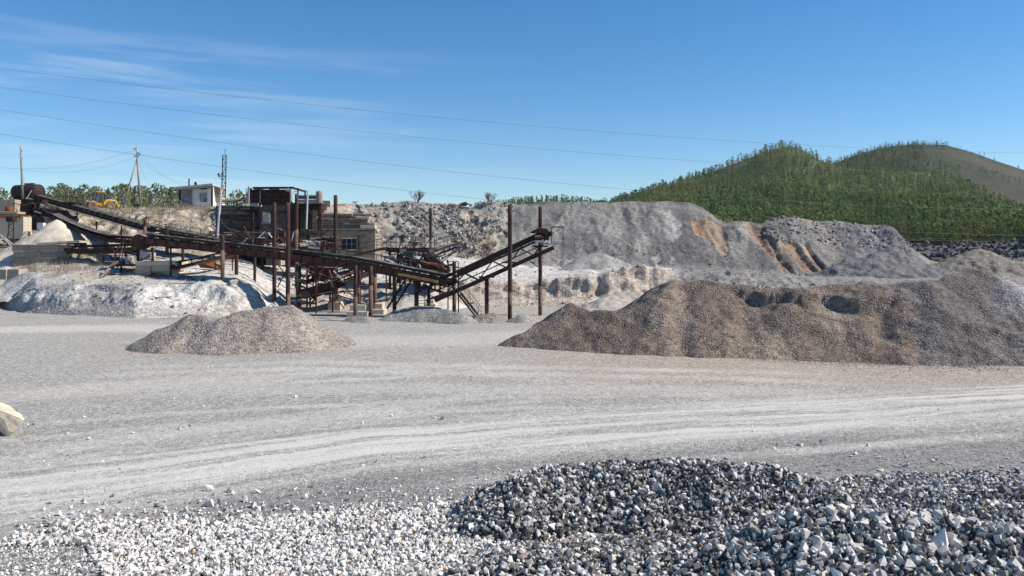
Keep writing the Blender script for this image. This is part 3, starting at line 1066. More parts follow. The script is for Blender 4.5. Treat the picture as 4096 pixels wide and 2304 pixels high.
# loose rock on the bank: rubble slope in the middle, boulders along the crests
msk = (rubble > 0.4) & (LV > 3.02) & (LV < 4.05)
cand = np.argwhere(msk)
w_ = sstep(fbm(LX * 0.35, LD * 0.3, LZ * 0.35, 3)[msk] + 0.25 * (LV[msk] - 3.3), -0.25, 0.6) + 0.08
sel = cand[RNG.choice(len(cand), 3200, p=w_ / w_.sum())]
pos = Pd[sel[:, 0], sel[:, 1]] + RNG.normal(size=(3200, 3)) * 0.08
size = 0.05 + 0.30 * RNG.random(3200) ** 3.2
m2 = (dump > 0.5) & (LV > 3.55) & (LV < 4.03) & (LPX > 3040) & (LPX < 3640)
c2 = np.argwhere(m2)
s2 = c2[RNG.choice(len(c2), 900)]
m3 = (LV > 2.0) & (LV < 4.05) & (LPX < 900) & (LPX > -150)
c3 = np.argwhere(m3)
s3 = c3[RNG.choice(len(c3), 1500)]
m4 = (LV > 1.05) & (LV < 2.1) & (LPX < 1040) & (LPX > -100)
c4 = np.argwhere(m4)
s4 = c4[RNG.choice(len(c4), 420)]
m5 = (LV > 0.9) & (LV < 3.1) & (LPX > 1080) & (LPX < 3300)
c5 = np.argwhere(m5)
s5 = c5[RNG.choice(len(c5), 1400)]
m6 = (dump > 0.5) & (LV > 3.0) & (LV < 3.5)
c6 = np.argwhere(m6)
s6 = c6[RNG.choice(len(c6), 900)]
pos = np.concatenate([pos, Pd[s2[:, 0], s2[:, 1]], Pd[s3[:, 0], s3[:, 1]], Pd[s4[:, 0], s4[:, 1]], Pd[s5[:, 0], s5[:, 1]], Pd[s6[:, 0], s6[:, 1]]])
size = np.concatenate([size, 0.05 + 0.22 * RNG.random(900) ** 3, 0.04 + 0.14 * RNG.random(1500) ** 3, 0.035 + 0.12 * RNG.random(420) ** 4, 0.04 + 0.14 * RNG.random(1400) ** 3, 0.05 + 0.13 * RNG.random(900) ** 3])
scatter_stones(bank, pos, size, 'other', 300, 'boulder', 'rubble')

# ------------------------------------------------------------------ gravel piles
def toe_ridge(px, py, toe_py, slope, toe_z=0.0):
    """ridge distance such that the near flank, at its angle of repose, meets the floor at toe_py"""
    Dt = (H - toe_z) * F / (toe_py - YH)
    k = (py - YH) / F
    D = (H - toe_z + slope * Dt) / (k + slope)
    return (px, py, D)


S = 0.66
BROWN = [(2010, 1384, 1385), (2149, 1297, 1392), (2285, 1216, 1402), (2305, 1217, 1403), (2370, 1248, 1408), (2515, 1236, 1420), (2600, 1180, 1425), (2685, 1118, 1428), (2780, 1117, 1431), (2966, 1142, 1438),
         (3050, 1147, 1442), (3158, 1147, 1446), (3404, 1135, 1454), (3578, 1128, 1460), (3771, 1113, 1464), (3890, 1078, 1467), (3925, 1072, 1468), (4096, 1162, 1471), (4300, 1200, 1480), (4560, 1260, 1490)]
br = [toe_ridge(a, b, c, S) for a, b, c in BROWN]


def brown_extra(X, Y, Z, Dm, ZR):
    """the crusted top has broken off along a scalloped scarp; loose stone has run out below it"""
    px = 2048 + X / Y * F
    w = np.maximum(sstep(px, 2890, 2990) * (1 - sstep(px, 3520, 3620)), 0.55 * np.exp(-((px - 2735) / 45) ** 2))
    d0 = 0.80 + 0.32 * fbm(X * 0.55, 2.0, 0.0, 3) + 0.12 * fbm(X * 2.1, Y * 2.1, 3.0, 3) + 0.5 * np.exp(-((px - 3400) / 90) ** 2) + 0.0 * np.exp(-((px - 3080) / 60) ** 2)
    crust = ZR - 0.46 * Dm + 0.06 * fbm(X * 2, Y * 2, 1.0, 3)
    front = Y < np.interp(X, BRX, BRY)
    low = Z - (0.38 + 0.12 * fbm(X * 0.9, 3.1, 0.0, 2)) * w
    zc = crust - 3.0 * np.maximum(Dm - d0, 0)
    return np.where(w > 0.02, np.where(front, np.maximum(low, Z * (1 - w) + zc * w), Z), Z)


_brw = ridge_world(br)
BRX, BRY = _brw[:, 0], _brw[:, 1]


def brown_col(V, C):
    px = 2048 + V[:, 0] / V[:, 1] * F
    n = fbm(V[:, 0] * 0.3, V[:, 1] * 0.3, V[:, 2] * 0.5, 3)
    t = sstep(px + 250 * n, 3450, 3750)
    C = C * (1 - t[:, None]) + np.array([0.158, 0.140, 0.130]) * t[:, None]
    t = sstep(px, 3930, 4080) * sstep(V[:, 2], 1.5, 3.0)
    C = C * (1 - t[:, None]) + np.array([0.30, 0.29, 0.28]) * t[:, None]
    f = fbm(V[:, 0] * 0.9, V[:, 1] * 0.15, 5.0, 3)
    return C * (1 + 0.16 * f[:, None])


heap('gravel_pile', 'long brown gravel pile with a crumbling crusted ridge', br, S, M['gravel_brown'], (0.185, 0.148, 0.12), res=0.10, extra=brown_extra, color_fn=brown_col, gully=0.07)

CEN = [(515, 1383, 1386), (635, 1320, 1400), (770, 1253, 1408), (815, 1249, 1410), (850, 1284, 1411), (885, 1282, 1412), (985, 1240, 1412), (1100, 1226, 1410), (1158, 1226, 1408), (1200, 1244, 1402)]
heap('gravel_pile', 'twin-peaked brownish grey gravel pile in front of the tall pipe pillars', [toe_ridge(a, b, c, 0.64) for a, b, c in CEN], 0.64, M['gravel_brown'], (0.275, 0.24, 0.21), res=0.12)

small = [('small dark gravel pile lying under the junction of the two conveyors', [(1600, 1238, 57.5), (1680, 1222, 57.5), (1735, 1224, 57.5), (1790, 1238, 57)], 0.6, (0.22, 0.215, 0.2)),
         ('low grey gravel pile beside the short iron stair', [(1800, 1246, 56), (1845, 1252, 55.5)], 0.55, (0.27, 0.255, 0.23)),
         ('rounded brown gravel pile between two pillars of the rising conveyor', [(1935, 1253, 56), (1965, 1253, 56)], 0.58, (0.26, 0.23, 0.2)),
         ('pointed grey gravel pile around the foot of the far tall pillar', [(2085, 1262, 55.5), (2125, 1262, 56)], 0.58, (0.27, 0.25, 0.22)),
         ('low dark gravel pile at the foot of the paired pillars', [(1420, 1266, 56.5), (1490, 1270, 56)], 0.5, (0.22, 0.21, 0.195))]
for lb, rg, s_, c_ in small:
    heap('gravel_pile', lb, rg, s_, M['gravel_grey'], c_, res=0.1, rough=0.04, gully=0.04, group='small piles under the conveyors')

# sand cone and small heaps on the left shelf
heap('sand_pile', 'pale yellow sand cone below the rusty tank', [P_ for P_ in [(170, 925, 86), (229, 878, 87.5), (262, 905, 87.5)]], 0.66, M['sand'], (0.47, 0.42, 0.345), res=0.14, rough=0.03, gully=0.06, base=2.0, cat='sand pile')
heap('gravel_pile', 'small grey gravel heap next to the low concrete blocks', [(110, 1090, 73.5), (165, 1086, 73.5)], 0.55, M['gravel_grey'], (0.36, 0.36, 0.35), res=0.12, base=0.8)
heap('gravel_pile', 'dark bluish mound lying against the far dump', [(3360, 1052, 94), (3440, 1030, 95), (3500, 1012, 95), (3563, 1003, 96), (3610, 1016, 96), (3680, 1050, 95)], 0.42, M['bank'], (0.15, 0.147, 0.147), res=0.2, base=0.5, rough=0.08, gully=0.22)
heap('gravel_pile', 'brownish mound in front of the black boulder field', [(3780, 1040, 100), (3850, 1016, 100), (3900, 994, 101), (3930, 996, 101), (3960, 1018, 101), (4040, 1040, 101)], 0.5, M['bank'], (0.19, 0.17, 0.148), res=0.2, base=1.0, rough=0.08, gully=0.22)
heap('gravel_pile', 'rounded pale mound at the foot of the far dump', [(2330, 1028, 92), (2400, 1012, 92.5), (2470, 1040, 92)], 0.5, M['gravel_grey'], (0.30, 0.29, 0.27), res=0.18, rough=0.06, gully=0.12, base=1.2)
heap('gravel_pile', 'dusty mound sheltered behind the iron ladder', [(1640, 1130, 70), (1700, 1145, 70)], 0.55, M['sand'], (0.45, 0.42, 0.38), res=0.16, base=-0.5)
heap('gravel_pile', 'pale debris mound at the foot of the undercut bench', [(2480, 1165, 71), (2560, 1172, 71)], 0.45, M['sand'], (0.42, 0.37, 0.315), res=0.14, base=0.0)

# ------------------------------------------------------------------ black boulder field far right
rub = thing('boulder_field', 'field of black broken boulders at the foot of the wooded hill', 'boulders', PZ(3900, 150, 2.0))
bx, by_ = np.meshgrid(np.linspace(60, 130, 60), np.linspace(112, 175, 40))
bz = 2.0 + 4.2 * sstep(by_, 112, 165) + 0.5 * fbm(bx * 0.15, by_ * 0.15, 1.0, 4)
ii = np.arange(bx.size).reshape(bx.shape)
q = np.stack([ii[:-1, :-1], ii[:-1, 1:], ii[1:, 1:], ii[1:, :-1]], -1).reshape(-1, 4)
Vb = np.stack([bx, by_, bz], -1).reshape(-1, 3)
cb = np.tile(np.array([0.10, 0.10, 0.105]), (len(Vb), 1)) * (1 + 0.3 * fbm(Vb[:, 0] * .3, Vb[:, 1] * .3, 0, 3))[:, None]
link('rock_bed', fast_mesh('rock_bed', Vb - np.array(origin_of(rub)), q, cb, smooth=True), M['bank'], rub)
n_ = 2600
px_ = RNG.uniform(60, 130, n_); py_ = RNG.uniform(114, 174, n_)
pz_ = 2.0 + 4.2 * sstep(py_, 112, 165) + 0.5 * fbm(px_ * 0.15, py_ * 0.15, 1.0, 4)
scatter_stones(rub, np.stack([px_, py_, pz_ + 0.1], -1), 0.15 + 0.6 * RNG.random(n_) ** 2.6, 'black', 260, 'boulder', 'boulders')

# ------------------------------------------------------------------ crushed stone in the foreground
h1 = ridge_world([(2090, 1905, 15.0), (2240, 1868, 15.4), (2424, 1866, 15.5), (2560, 1852, 15.5), (2750, 1851, 15.4), (2922, 1866, 15.3), (3144, 1884, 15.1), (3255, 1920, 14.8), (3349, 1980, 14.2)])
h2 = ridge_world([(3060, 2110, 11.7), (3272, 2062, 11.6), (3550, 2066, 11.4), (3810, 2082, 11.2), (4096, 2128, 11.0), (4600, 2180, 10.8)])
h3 = ridge_world([(1960, 2262, 12.2), (2200, 2225, 12.25), (2500, 2200, 12.3), (2900, 2230, 11.6)])
h4 = ridge_world([(3950, 1985, 14.2), (4200, 1960, 14.4), (4600, 1960, 14.4)])


def heap_z(X, Y):
    wx = X + 0.16 * fbm(X * 1.2, Y * 1.2, 3.0, 3)
    wy = Y + 0.16 * fbm(X * 1.2, Y * 1.2, 8.0, 3)
    Z = np.full(np.shape(X), -9.0)
    for h_, s_ in ((h1, 0.62), (h2, 0.5), (h3, 0.28), (h4, 0.2)):
        Z = np.maximum(Z, ridge_field(wx, wy, h_, s_, 0.2)[0])
    return Z + 0.05 * fbm(X * 1.5, Y * 1.5, 1.0, 3)


stone_heap = thing('stone_heap', 'heap of angular grey crushed stone, mostly in its own shade', 'stone heap', (3.5, 13.2, 0))
X, Y = np.meshgrid(np.arange(-2.2, 13.6, 0.12), np.arange(7.0, 17.6, 0.12))
Z = heap_z(X, Y)
front_fill = 0.25 * sstep(X, -0.2, 1.2) * sstep(12.4 - Y, 0, 0.8)
Z = np.maximum(Z, front_fill)
ii = np.arange(X.size).reshape(X.shape)
q = np.stack([ii[:-1, :-1], ii[:-1, 1:], ii[1:, 1:], ii[1:, :-1]], -1).reshape(-1, 4)
q = q[Z.ravel()[q].max(1) > -0.02]
used, inv = np.unique(q, return_inverse=True)
V = np.stack([X, Y, np.maximum(Z, -0.1) - 0.03], -1).reshape(-1, 3)[used]
cc = np.tile(np.array([0.14, 0.137, 0.13]), (len(V), 1))
link('heap_core', fast_mesh('heap_core', V - np.array(origin_of(stone_heap)), inv.reshape(-1, 4), cc, smooth=True), M['gravel_grey'], stone_heap)
n_ = 66000
sx_, sy_ = RNG.uniform(-2.2, 13.6, n_), RNG.uniform(7.6, 17.6, n_)
sz_ = np.maximum(heap_z(sx_, sy_), 0.25 * sstep(sx_, -0.2, 1.2) * sstep(12.4 - sy_, 0, 0.8))
ok = (sz_ > 0.0) & (np.abs(sx_ / sy_) < 0.70)
ok &= (sz_ > 0.05) | (RNG.random(n_) < 0.7)
sx_, sy_, sz_ = sx_[ok], sy_[ok], sz_[ok]
n_ = len(sx_)
ss_ = 0.021 + 0.05 * RNG.random(n_) ** 2.0
ss_ *= 1 + 0.22 * sstep(12.2 - sy_, 0, 1.2)
ss_[RNG.random(n_) < 0.008] *= 1.7
scatter_stones(stone_heap, np.stack([sx_, sy_, sz_ + RNG.uniform(-0.01, 0.045, n_)], -1), ss_, 'grey', 300)
print('heap stones', n_)

white = thing('stone_spread', 'sheet of bright white crushed stone spread over the ground', 'crushed stone', (-4.5, 13.5, 0))
edge = np.array([(-400, 2230), (0, 2172), (150, 2125), (280, 2094), (624, 2068), (936, 2062), (1248, 2042), (1435, 2020), (1700, 2018), (1880, 2015), (1962, 1972), (2060, 1905), (2160, 1864), (2300, 1862)], float)
n_ = 42000
wx_, wy_ = RNG.uniform(-9.8, 2.2, n_), RNG.uniform(11.6, 18.6, n_)
wpx = 2048 + wx_ / wy_ * F
wpy = YH + H / wy_ * F
lim = np.interp(wpx, edge[:, 0], edge[:, 1]) + 10 * fbm(wx_ * 1.5, wy_ * 1.5, 0.0, 3)
depth_in = wpy - lim
prob = np.where(depth_in > 0, sstep(depth_in, -15, 50) * 0.95 + 0.05, 0.16 * np.exp(depth_in / 30.0))
thin = in_poly(wpx, wpy, [(-200, 2190), (330, 2180), (430, 2330), (-200, 2400)])
prob = np.where(thin, prob * 0.45, prob)
hz = heap_z(wx_, wy_)
ok = (RNG.random(n_) < prob) & (hz < 0.12) & (wpx > -120) & (wpx < 2330)
wx_, wy_, thin, depth_in = wx_[ok], wy_[ok], thin[ok], depth_in[ok]
n_ = len(wx_)
ws_ = (0.019 + 0.036 * RNG.random(n_) ** 2.0) * np.where(thin, 0.6, 1.0)
big_ = RNG.random(n_) < 0.02
ws_[big_] *= 1.5
wz_ = RNG.uniform(0.0, 0.045, n_) * sstep(depth_in, 0, 60) + ws_ * 0.25
scatter_stones(white, np.stack([wx_, wy_, wz_], -1), ws_, 'white', 300)
print('white stones', n_)

# dark flat stones trodden into the ground on the right
spread = thing('stone_spread', 'dark flat stones trodden into the ground behind the grey heap', 'crushed stone', (7.5, 15.5, 0))
n_ = 5200
fx_, fy_ = RNG.uniform(3.5, 14.0, n_), RNG.uniform(13.0, 19.5, n_)
fpx = 2048 + fx_ / fy_ * F
fpy = YH + H / fy_ * F
dd = np.hypot((fpx - 3900) / 520, (fpy - 1990) / 115)
ok = (RNG.random(n_) < np.exp(-np.maximum(dd - 0.45, 0) * 2.6)) & (heap_z(fx_, fy_) < 0.05) & (np.abs(fx_ / fy_) < 0.7)
fx_, fy_ = fx_[ok], fy_[ok]
n_ = len(fx_)
scatter_stones(spread, np.stack([fx_, fy_, np.full(n_, 0.012)], -1), 0.025 + 0.05 * RNG.random(n_) ** 1.5, 'flat', 160, templates=[(v * np.array([1.2, 0.9, 0.5]), f) for v, f in ROCKS], flat=True)
print('flat stones', n_)

# single stones and pebbles lying about on the pit floor
known = [(271, 1826, .09), (408, 1850, .08), (717, 1715, .09), (760, 1703, .07), (1154, 1727, .08), (1452, 1697, .1), (1010, 1772, .06), (1506, 1850, .13), (1235, 1672, .08), (1770, 1678, .16), (838, 1958, .16), (918, 1966, .15),
         (1030, 1968, .15), (930, 1977, .12), (980, 2003, .16), (1015, 2024, .14), (840, 2022, .17), (880, 2020, .2), (1255, 1945, .16), (1030, 2045, .15), (1225, 1988, .12), (240, 2058, .13), (315, 2072, .12), (456, 1984, .1),
         (3110, 1783, .1), (3200, 1782, .12), (3472, 1784, .1), (3283, 1767, .1), (2965, 1790, .08), (3420, 1817, .1), (3100, 1796, .09), (3625, 1866, .16), (3512, 1832, .12), (95, 1700, .09), (110, 1701, .08), (135, 1699, .07), (1740, 1672, .06)]
kp = np.array([G(a, b)[:] for a, b, _ in known])
ks = np.array([c for *_, c in known]) * 0.55
nn = 130
rx, ry = RNG.uniform(-13, 14, nn), 12.5 + 22 * RNG.random(nn) ** 1.5
kp = np.concatenate([kp, np.stack([rx, ry, np.zeros(nn)], -1)])
ks = np.concatenate([ks, RNG.uniform(0.02, 0.05, nn)])
kp[:, 2] += ks * 0.25
scatter_stones(ground, kp, ks, 'white', len(kp) - 1)
npb = 14000
pd_ = 12.0 + 26 * RNG.random(npb) ** 1.4
ppx = RNG.uniform(-150, 4250, npb)
pp = np.stack([(ppx - 2048) / F * pd_, pd_, np.full(npb, 0.004)], -1)
rdv = np.interp(pp[:, 0], *poly_track(road_pts))
keep = (np.abs(pp[:, 1] - rdv) > 2.0) | (RNG.random(npb) < 0.12)
pp = pp[keep]
V, Fc, C_ = merge_copies(SMALL_ROCKS, pp, 0.008 + 0.02 * RNG.random(len(pp)) ** 2, rand_rot(len(pp)), stone_colors(len(pp), 'grey'))
o = link('pebbles', fast_mesh('pebbles', V, Fc, C_), M['stone'], ground)
o['kind'] = 'stuff'

# stones that rolled out at the foot of the two big piles
tp = []
for tl in (BROWN, CEN):
    a_ = np.array(tl, float)
    k_ = 5200 if tl is BROWN else 2600
    px_ = RNG.uniform(a_[0, 0], min(a_[-1, 0], 4200), k_)
    py_ = np.interp(px_, a_[:, 0], a_[:, 2]) + RNG.exponential(8, k_) - 8
    D_ = H * F / (py_ - YH)
    tp.append(np.stack([(px_ - 2048) / F * D_, D_, np.full(k_, 0.015)], -1))
tp = np.concatenate(tp)
tc = RNG.uniform(0.7, 1.6, (len(tp), 1)) * np.array([[0.27, 0.235, 0.20]])
V, Fc, C_ = merge_copies(SMALL_ROCKS, tp, 0.014 + 0.032 * RNG.random(len(tp)) ** 2.2, rand_rot(len(tp)), tc)
o = link('rolled_stones', fast_mesh('rolled_stones', V, Fc, C_), M['stone'], ground)
o['kind'] = 'stuff'

# beige block at the left edge: a broken concrete lump, corners worn round
c0 = G(0, 1752)
bmb = bmesh.new()
bmesh.ops.create_cube(bmb, size=1.0)
bmesh.ops.subdivide_edges(bmb, edges=bmb.edges, cuts=5, use_grid_fill=True)
rot_ = Matrix.Rotation(R(35), 3, 'Z') @ Matrix.Rotation(R(36), 3, 'Y') @ Matrix.Rotation(R(10), 3, 'X')
for v in bmb.verts:
    d_ = v.co.normalized() * 0.62
    p_ = v.co.lerp(d_, 0.09)
    p_ = Vector((p_.x * 1.05, p_.y * 0.8, p_.z * 0.7)) * 0.78
    p_ += v.co.normalized() * float(0.075 * fbm(np.array([p_.x * 3.0]), np.array([p_.y * 3.0]), np.array([p_.z * 3.0]), 3)[0])
    v.co = rot_ @ p_
zmin_ = min(v.co.z for v in bmb.verts)
me = bpy.data.meshes.new('concrete_lump')
bmb.to_mesh(me)
bmb.free()
o = link('concrete_lump', me, M['concrete_pale'], None, (c0.x - 0.24, c0.y + 0.45, -zmin_ - 0.05))
tag(o, 'tilted worn beige concrete lump lying alone on the gravel', 'lump')

# ------------------------------------------------------------------ wooded hills
def hill(name, ridge, foot, n_c, n_r, back, color_fn, rough):
    """ridge/foot: [(px, py, D)]; lofted from foot to ridge and down the far side"""
    rg, ft = np.array(ridge, float), np.array(foot, float)
    px = np.linspace(rg[0, 0], rg[-1, 0], n_c)

    def at(a):
        D = np.interp(px, a[:, 0], a[:, 2])
        return D, H + (YH - np.interp(px, a[:, 0], a[:, 1])) / F * D
    D1, Z1 = at(rg)
    D0, Z0 = at(ft)
    t = np.linspace(0, 1, n_r)[:, None]
    D = D0 + (D1 - D0) * t
    Z = Z0 + (Z1 - Z0) * (0.55 * t + 0.45 * t ** 1.8)
    tb = np.linspace(0, 1, 14)[1:, None]
    D = np.concatenate([D, D1 + back * tb])
    Z = np.concatenate([Z, Z1 + (-20 - Z1) * tb])
    X = (px - 2048) / F * D
    Z = Z + rough * fbm(X * 0.006, D * 0.006, 2.0, 4) * np.concatenate([np.sin(t * math.pi) * np.ones_like(D1)[None], np.zeros((13, n_c))])
    V = np.stack([X, D, Z], -1)
    tt = np.concatenate([t * np.ones(n_c), 1 + tb * np.ones(n_c)])
    C = color_fn(V, tt)
    ii = np.arange(D.size).reshape(D.shape)
    q = np.stack([ii[:-1, :-1], ii[:-1, 1:], ii[1:, 1:], ii[1:, :-1]], -1).reshape(-1, 4)
    o = link(name, fast_mesh(name, V.reshape(-1, 3), q, C.reshape(-1, 3), smooth=True), M['hillside'])
    tag(o, kind='structure')
    return V, tt


def hcol_forest(V, t):
    n = fbm(V[..., 0] * 0.01, V[..., 1] * 0.01, 1.0, 4)
    return np.array([0.085, 0.095, 0.045]) * (1 + 0.3 * n[..., None])


def hcol_bare(V, t):
    n = fbm(V[..., 0] * 0.008, V[..., 1] * 0.008, 3.0, 4)
    c = cmix(np.broadcast_to(np.array([0.040, 0.045, 0.026]), V.shape).copy(), (0.045, 0.055, 0.028), sstep(n, -0.3, 0.4))
    return cmix(c, (0.066, 0.060, 0.041), sstep(-n, 0.25, 0.7))


ridge1 = [(2250, 874, 760), (2400, 836, 780), (2565, 781, 800), (2716, 728, 820), (2874, 679, 850), (2992, 633, 870), (3058, 609, 880), (3120, 590, 885), (3165, 586, 890), (3223, 606, 895), (3275, 640, 900), (3355, 668, 880), (3519, 682, 860),
          (3716, 695, 830), (3848, 735, 790), (3980, 800, 720), (4096, 858, 660), (4500, 960, 560), (5000, 1000, 500)]
foot1 = [(2250, 940, 420), (5000, 985, 300)]
V1, T1 = hill('hill', ridge1, foot1, 170, 46, 500, hcol_forest, 9.0)
ridge2 = [(3000, 760, 1300), (3262, 672, 1300), (3355, 648, 1300), (3427, 618, 1310), (3519, 592, 1320), (3651, 577, 1330), (3782, 580, 1330), (3881, 606, 1320), (3980, 642, 1310), (4096, 680, 1300), (4500, 800, 1260), (5200, 950, 1200)]
foot2 = [(3000, 820, 960), (3716, 780, 900), (4096, 930, 760), (5200, 960, 640)]
V2, T2 = hill('hill', ridge2, foot2, 150, 46, 600, hcol_bare, 10.0)
ridge3 = [(1700, 870, 900), (1900, 840, 900), (2030, 822, 900), (2120, 808, 900), (2200, 806, 900), (2320, 815, 900), (2500, 850, 900), (2700, 900, 900)]
foot3 = [(1700, 930, 500), (2700, 930, 500)]
V3, T3 = hill('hill', ridge3, foot3, 60, 20, 400, hcol_forest, 4.0)


def crown_template(rng, n, shape, leaf, trunk=True):
    """leaf sprays (quads) through a crown of unit height; trunk as a thin three-sided spike"""
    V, Fc, tint = [], [], []
    for _ in range(n):
        if shape == 'cone':
            h = 0.12 + 0.86 * rng.random() ** 1.15
            r = 0.24 * (1.02 - h) ** 0.8
        else:
            h = 0.18 + 0.80 * rng.random()
            r = 0.25 * math.sqrt(max(0.02, 1 - ((h - 0.56) / 0.46) ** 2))
        a, rr = rng.uniform(0, 6.283), r * math.sqrt(rng.random())
        c = Vector((math.cos(a) * rr, math.sin(a) * rr, h))
        nrm = Vector(rng.normal(size=3))
        nrm = (nrm.normalized() + Vector((math.cos(a), math.sin(a), 0.5)) * 0.7).normalized()
        t = nrm.orthogonal().normalized()
        t.rotate(Quaternion(nrm, rng.uniform(0, 6.28)))
        b = nrm.cross(t)
        s = leaf * rng.uniform(0.6, 1.3)
        k = len(V)
        V += [c + t * s, c + b * s * 0.7, c - t * s, c - b * s * 0.7]
        Fc.append((k, k + 1, k + 2, k + 3))
        tt = rng.uniform(0.75, 1.25)
        tint += [(tt * rng.uniform(0.95, 1.05), tt, tt * 0.95)] * 4
    if trunk:
        for k3 in range(3):
            a0, a1 = 2.094 * k3, 2.094 * (k3 + 1)
            k = len(V)
            V += [Vector((math.cos(a0) * 0.016, math.sin(a0) * 0.016, -0.06)), Vector((math.cos(a1) * 0.016, math.sin(a1) * 0.016, -0.06)),
                  Vector((math.cos(a1) * 0.004, math.sin(a1) * 0.004, 0.93)), Vector((math.cos(a0) * 0.004, math.sin(a0) * 0.004, 0.93))]
            Fc.append((k, k + 1, k + 2, k + 3))
            tint += [(1.3, 0.9, 0.8)] * 4
    return np.array([v[:] for v in V]), np.array(Fc), np.array(tint)


trng = np.random.default_rng(3)
FT = [crown_template(trng, 36, 'round', 0.075), crown_template(trng, 36, 'round', 0.082), crown_template(trng, 32, 'cone', 0.07), crown_template(trng, 32, 'cone', 0.075), crown_template(trng, 28, 'cone', 0.05)]


def plant_forest(name, label, V, T, n, dens_fn, hmin, hmax, dark=0.25, sparse=False):
    nr, nc = T.shape
    r = RNG.random(n * 6) * (nr - 1.01)
    c = RNG.random(n * 6) * (nc - 1.01)
    i, j = r.astype(int), c.astype(int)
    fr, fc = (r - i)[:, None], (c - j)[:, None]
    pos = V[i, j] * (1 - fr) * (1 - fc) + V[i + 1, j] * fr * (1 - fc) + V[i, j + 1] * (1 - fr) * fc + V[i + 1, j + 1] * fr * fc
    t = T[i, j]
    px = 2048 + pos[:, 0] / pos[:, 1] * F
    py = YH - (pos[:, 2] - H) / pos[:, 1] * F
    ok = (RNG.random(len(pos)) < dens_fn(px, py, t, pos)) & (px > 1900) & (px < 4250) & (t < 1.06)
    pos, px, py = pos[ok][:n], px[ok][:n], py[ok][:n]
    k = len(pos)
    nz = fbm(pos[:, 0] * 0.012, pos[:, 1] * 0.012, 4.0, 3)
    conif = RNG.random(k) < dark + 0.25 * nz
    pick = np.where(conif, RNG.integers(2, 4, k), RNG.integers(0, 2, k))
    if sparse:
        pick = np.where(RNG.random(k) < 0.6, 4, pick)
    hgt = (hmin + (hmax - hmin) * RNG.random(k) ** 1.5) * (1 + 0.15 * nz)
    sc = np.stack([hgt * RNG.uniform(0.75, 1.1, k)] * 2 + [hgt], -1)
    rz = RNG.uniform(0, 6.28, k)
    rot = np.zeros((k, 3, 3))
    rot[:, 0, 0] = np.cos(rz); rot[:, 0, 1] = -np.sin(rz); rot[:, 1, 0] = np.sin(rz); rot[:, 1, 1] = np.cos(rz); rot[:, 2, 2] = 1
    base = np.where(conif[:, None], np.array([[0.066, 0.092, 0.038]]), np.array([[0.145, 0.182, 0.058]]))
    nz2_ = fbm(pos[:, 0] * 0.03, pos[:, 1] * 0.03, 9.0, 3)
    base = base * np.clip(1 + 0.30 * nz + 0.15 * nz2_, 0.4, 1.5)[:, None] * RNG.uniform(0.65, 1.35, (k, 1)) * (1 + RNG.normal(size=(k, 3)) * 0.05)
    base[:, 0] *= 1 + 0.14 * nz2_
    Vv, Ff, Cc = merge_copies([(v, f) for v, f, _ in FT], pos - np.array([0, 0, 0.3]), sc, rot, base, pick, [tc for *_, tc in FT])
    o = link(name, fast_mesh(name, Vv, Ff, np.clip(Cc, 0.005, 0.5)), M['leaf'])
    tag(o, label, 'forest', kind='stuff')
    print(name, k, len(Ff))


plant_forest('forest', 'dense spring-green wood covering the near hill', V1, T1, 12500, lambda px, py, t, p: 0.35 + 0.65 * (1 - np.clip(t, 0, 1)) ** 0.3, 5, 10, dark=0.24)
plant_forest('forest', 'thin dark trees scattered over the bare far hill and its crest', V2, T2, 3900,
             lambda px, py, t, p: np.where(px < 3400, 0.5, 0.0) * (t > 0.75) + np.where((px > 3400) & (px < 3700), 0.75, 0.0) * (t > 0.4) + 0.9 * sstep(t, 0.86, 0.97) * (1 - sstep(px, 3620, 3880)) + 0.10 * sstep(t, 0.93, 0.99) + 0.5 * (px > 3400) * (1 - 0.75 * sstep(px, 3800, 4100)) * sstep(fbm(p[:, 0] * 0.008, p[:, 1] * 0.008, 3.0, 3), -0.1, 0.5), 6, 11, dark=0.55, sparse=True)
plant_forest('forest', 'strip of dark wood on the low hill beyond the rubble slope', V3, T3, 900, lambda px, py, t, p: 0.2 + 0.8 * t, 7, 11, dark=0.6)


# ------------------------------------------------------------------ trees behind the upper terrace, one by one
def big_tree(seed, shape, n, leaf, tint):
    r = np.random.default_rng(seed)
    V, Fc, tc = crown_template(r, n, shape, leaf, trunk=False)
    cm = fast_mesh('crown', V, Fc, np.clip(tc * np.array(tint), 0.01, 0.4))
    cm.materials.append(M['leaf'])
    mb = MB()
    mb.tube((0, 0, -0.12), (0.01, 0, 0.5), 0.016, 0.011, 7)
    mb.tube((0.01, 0, 0.5), (0.0, 0.01, 0.92), 0.011, 0.003, 6)
    for k in range(7):
        a = r.uniform(0, 6.28)
        z = 0.25 + 0.09 * k
        mb.tube((0.005, 0, z), (math.cos(a) * 0.16, math.sin(a) * 0.16, z + 0.12), 0.005, 0.002, 5)
    tm = mb.mesh('trunk', (0, 0, 0))
    tm.materials.append(M['bark_pale'])
    return cm, tm


TT = [big_tree(1, 'round', 260, 0.034, (0.125, 0.15, 0.062)), big_tree(2, 'round', 230, 0.036, (0.145, 0.16, 0.075)), big_tree(3, 'cone', 240, 0.032, (0.07, 0.095, 0.052)), big_tree(4, 'round', 170, 0.03, (0.16, 0.155, 0.085))]
TNAME = ['birch_tree', 'birch_tree', 'pine_tree', 'birch_tree']
TLAB = ['leafy green birch in the row of trees behind the upper terrace', 'light green rounded birch in the row of trees behind the upper terrace', 'dark narrow pine in the row of trees behind the upper terrace', 'thin yellowish birch just coming into leaf behind the upper terrace']


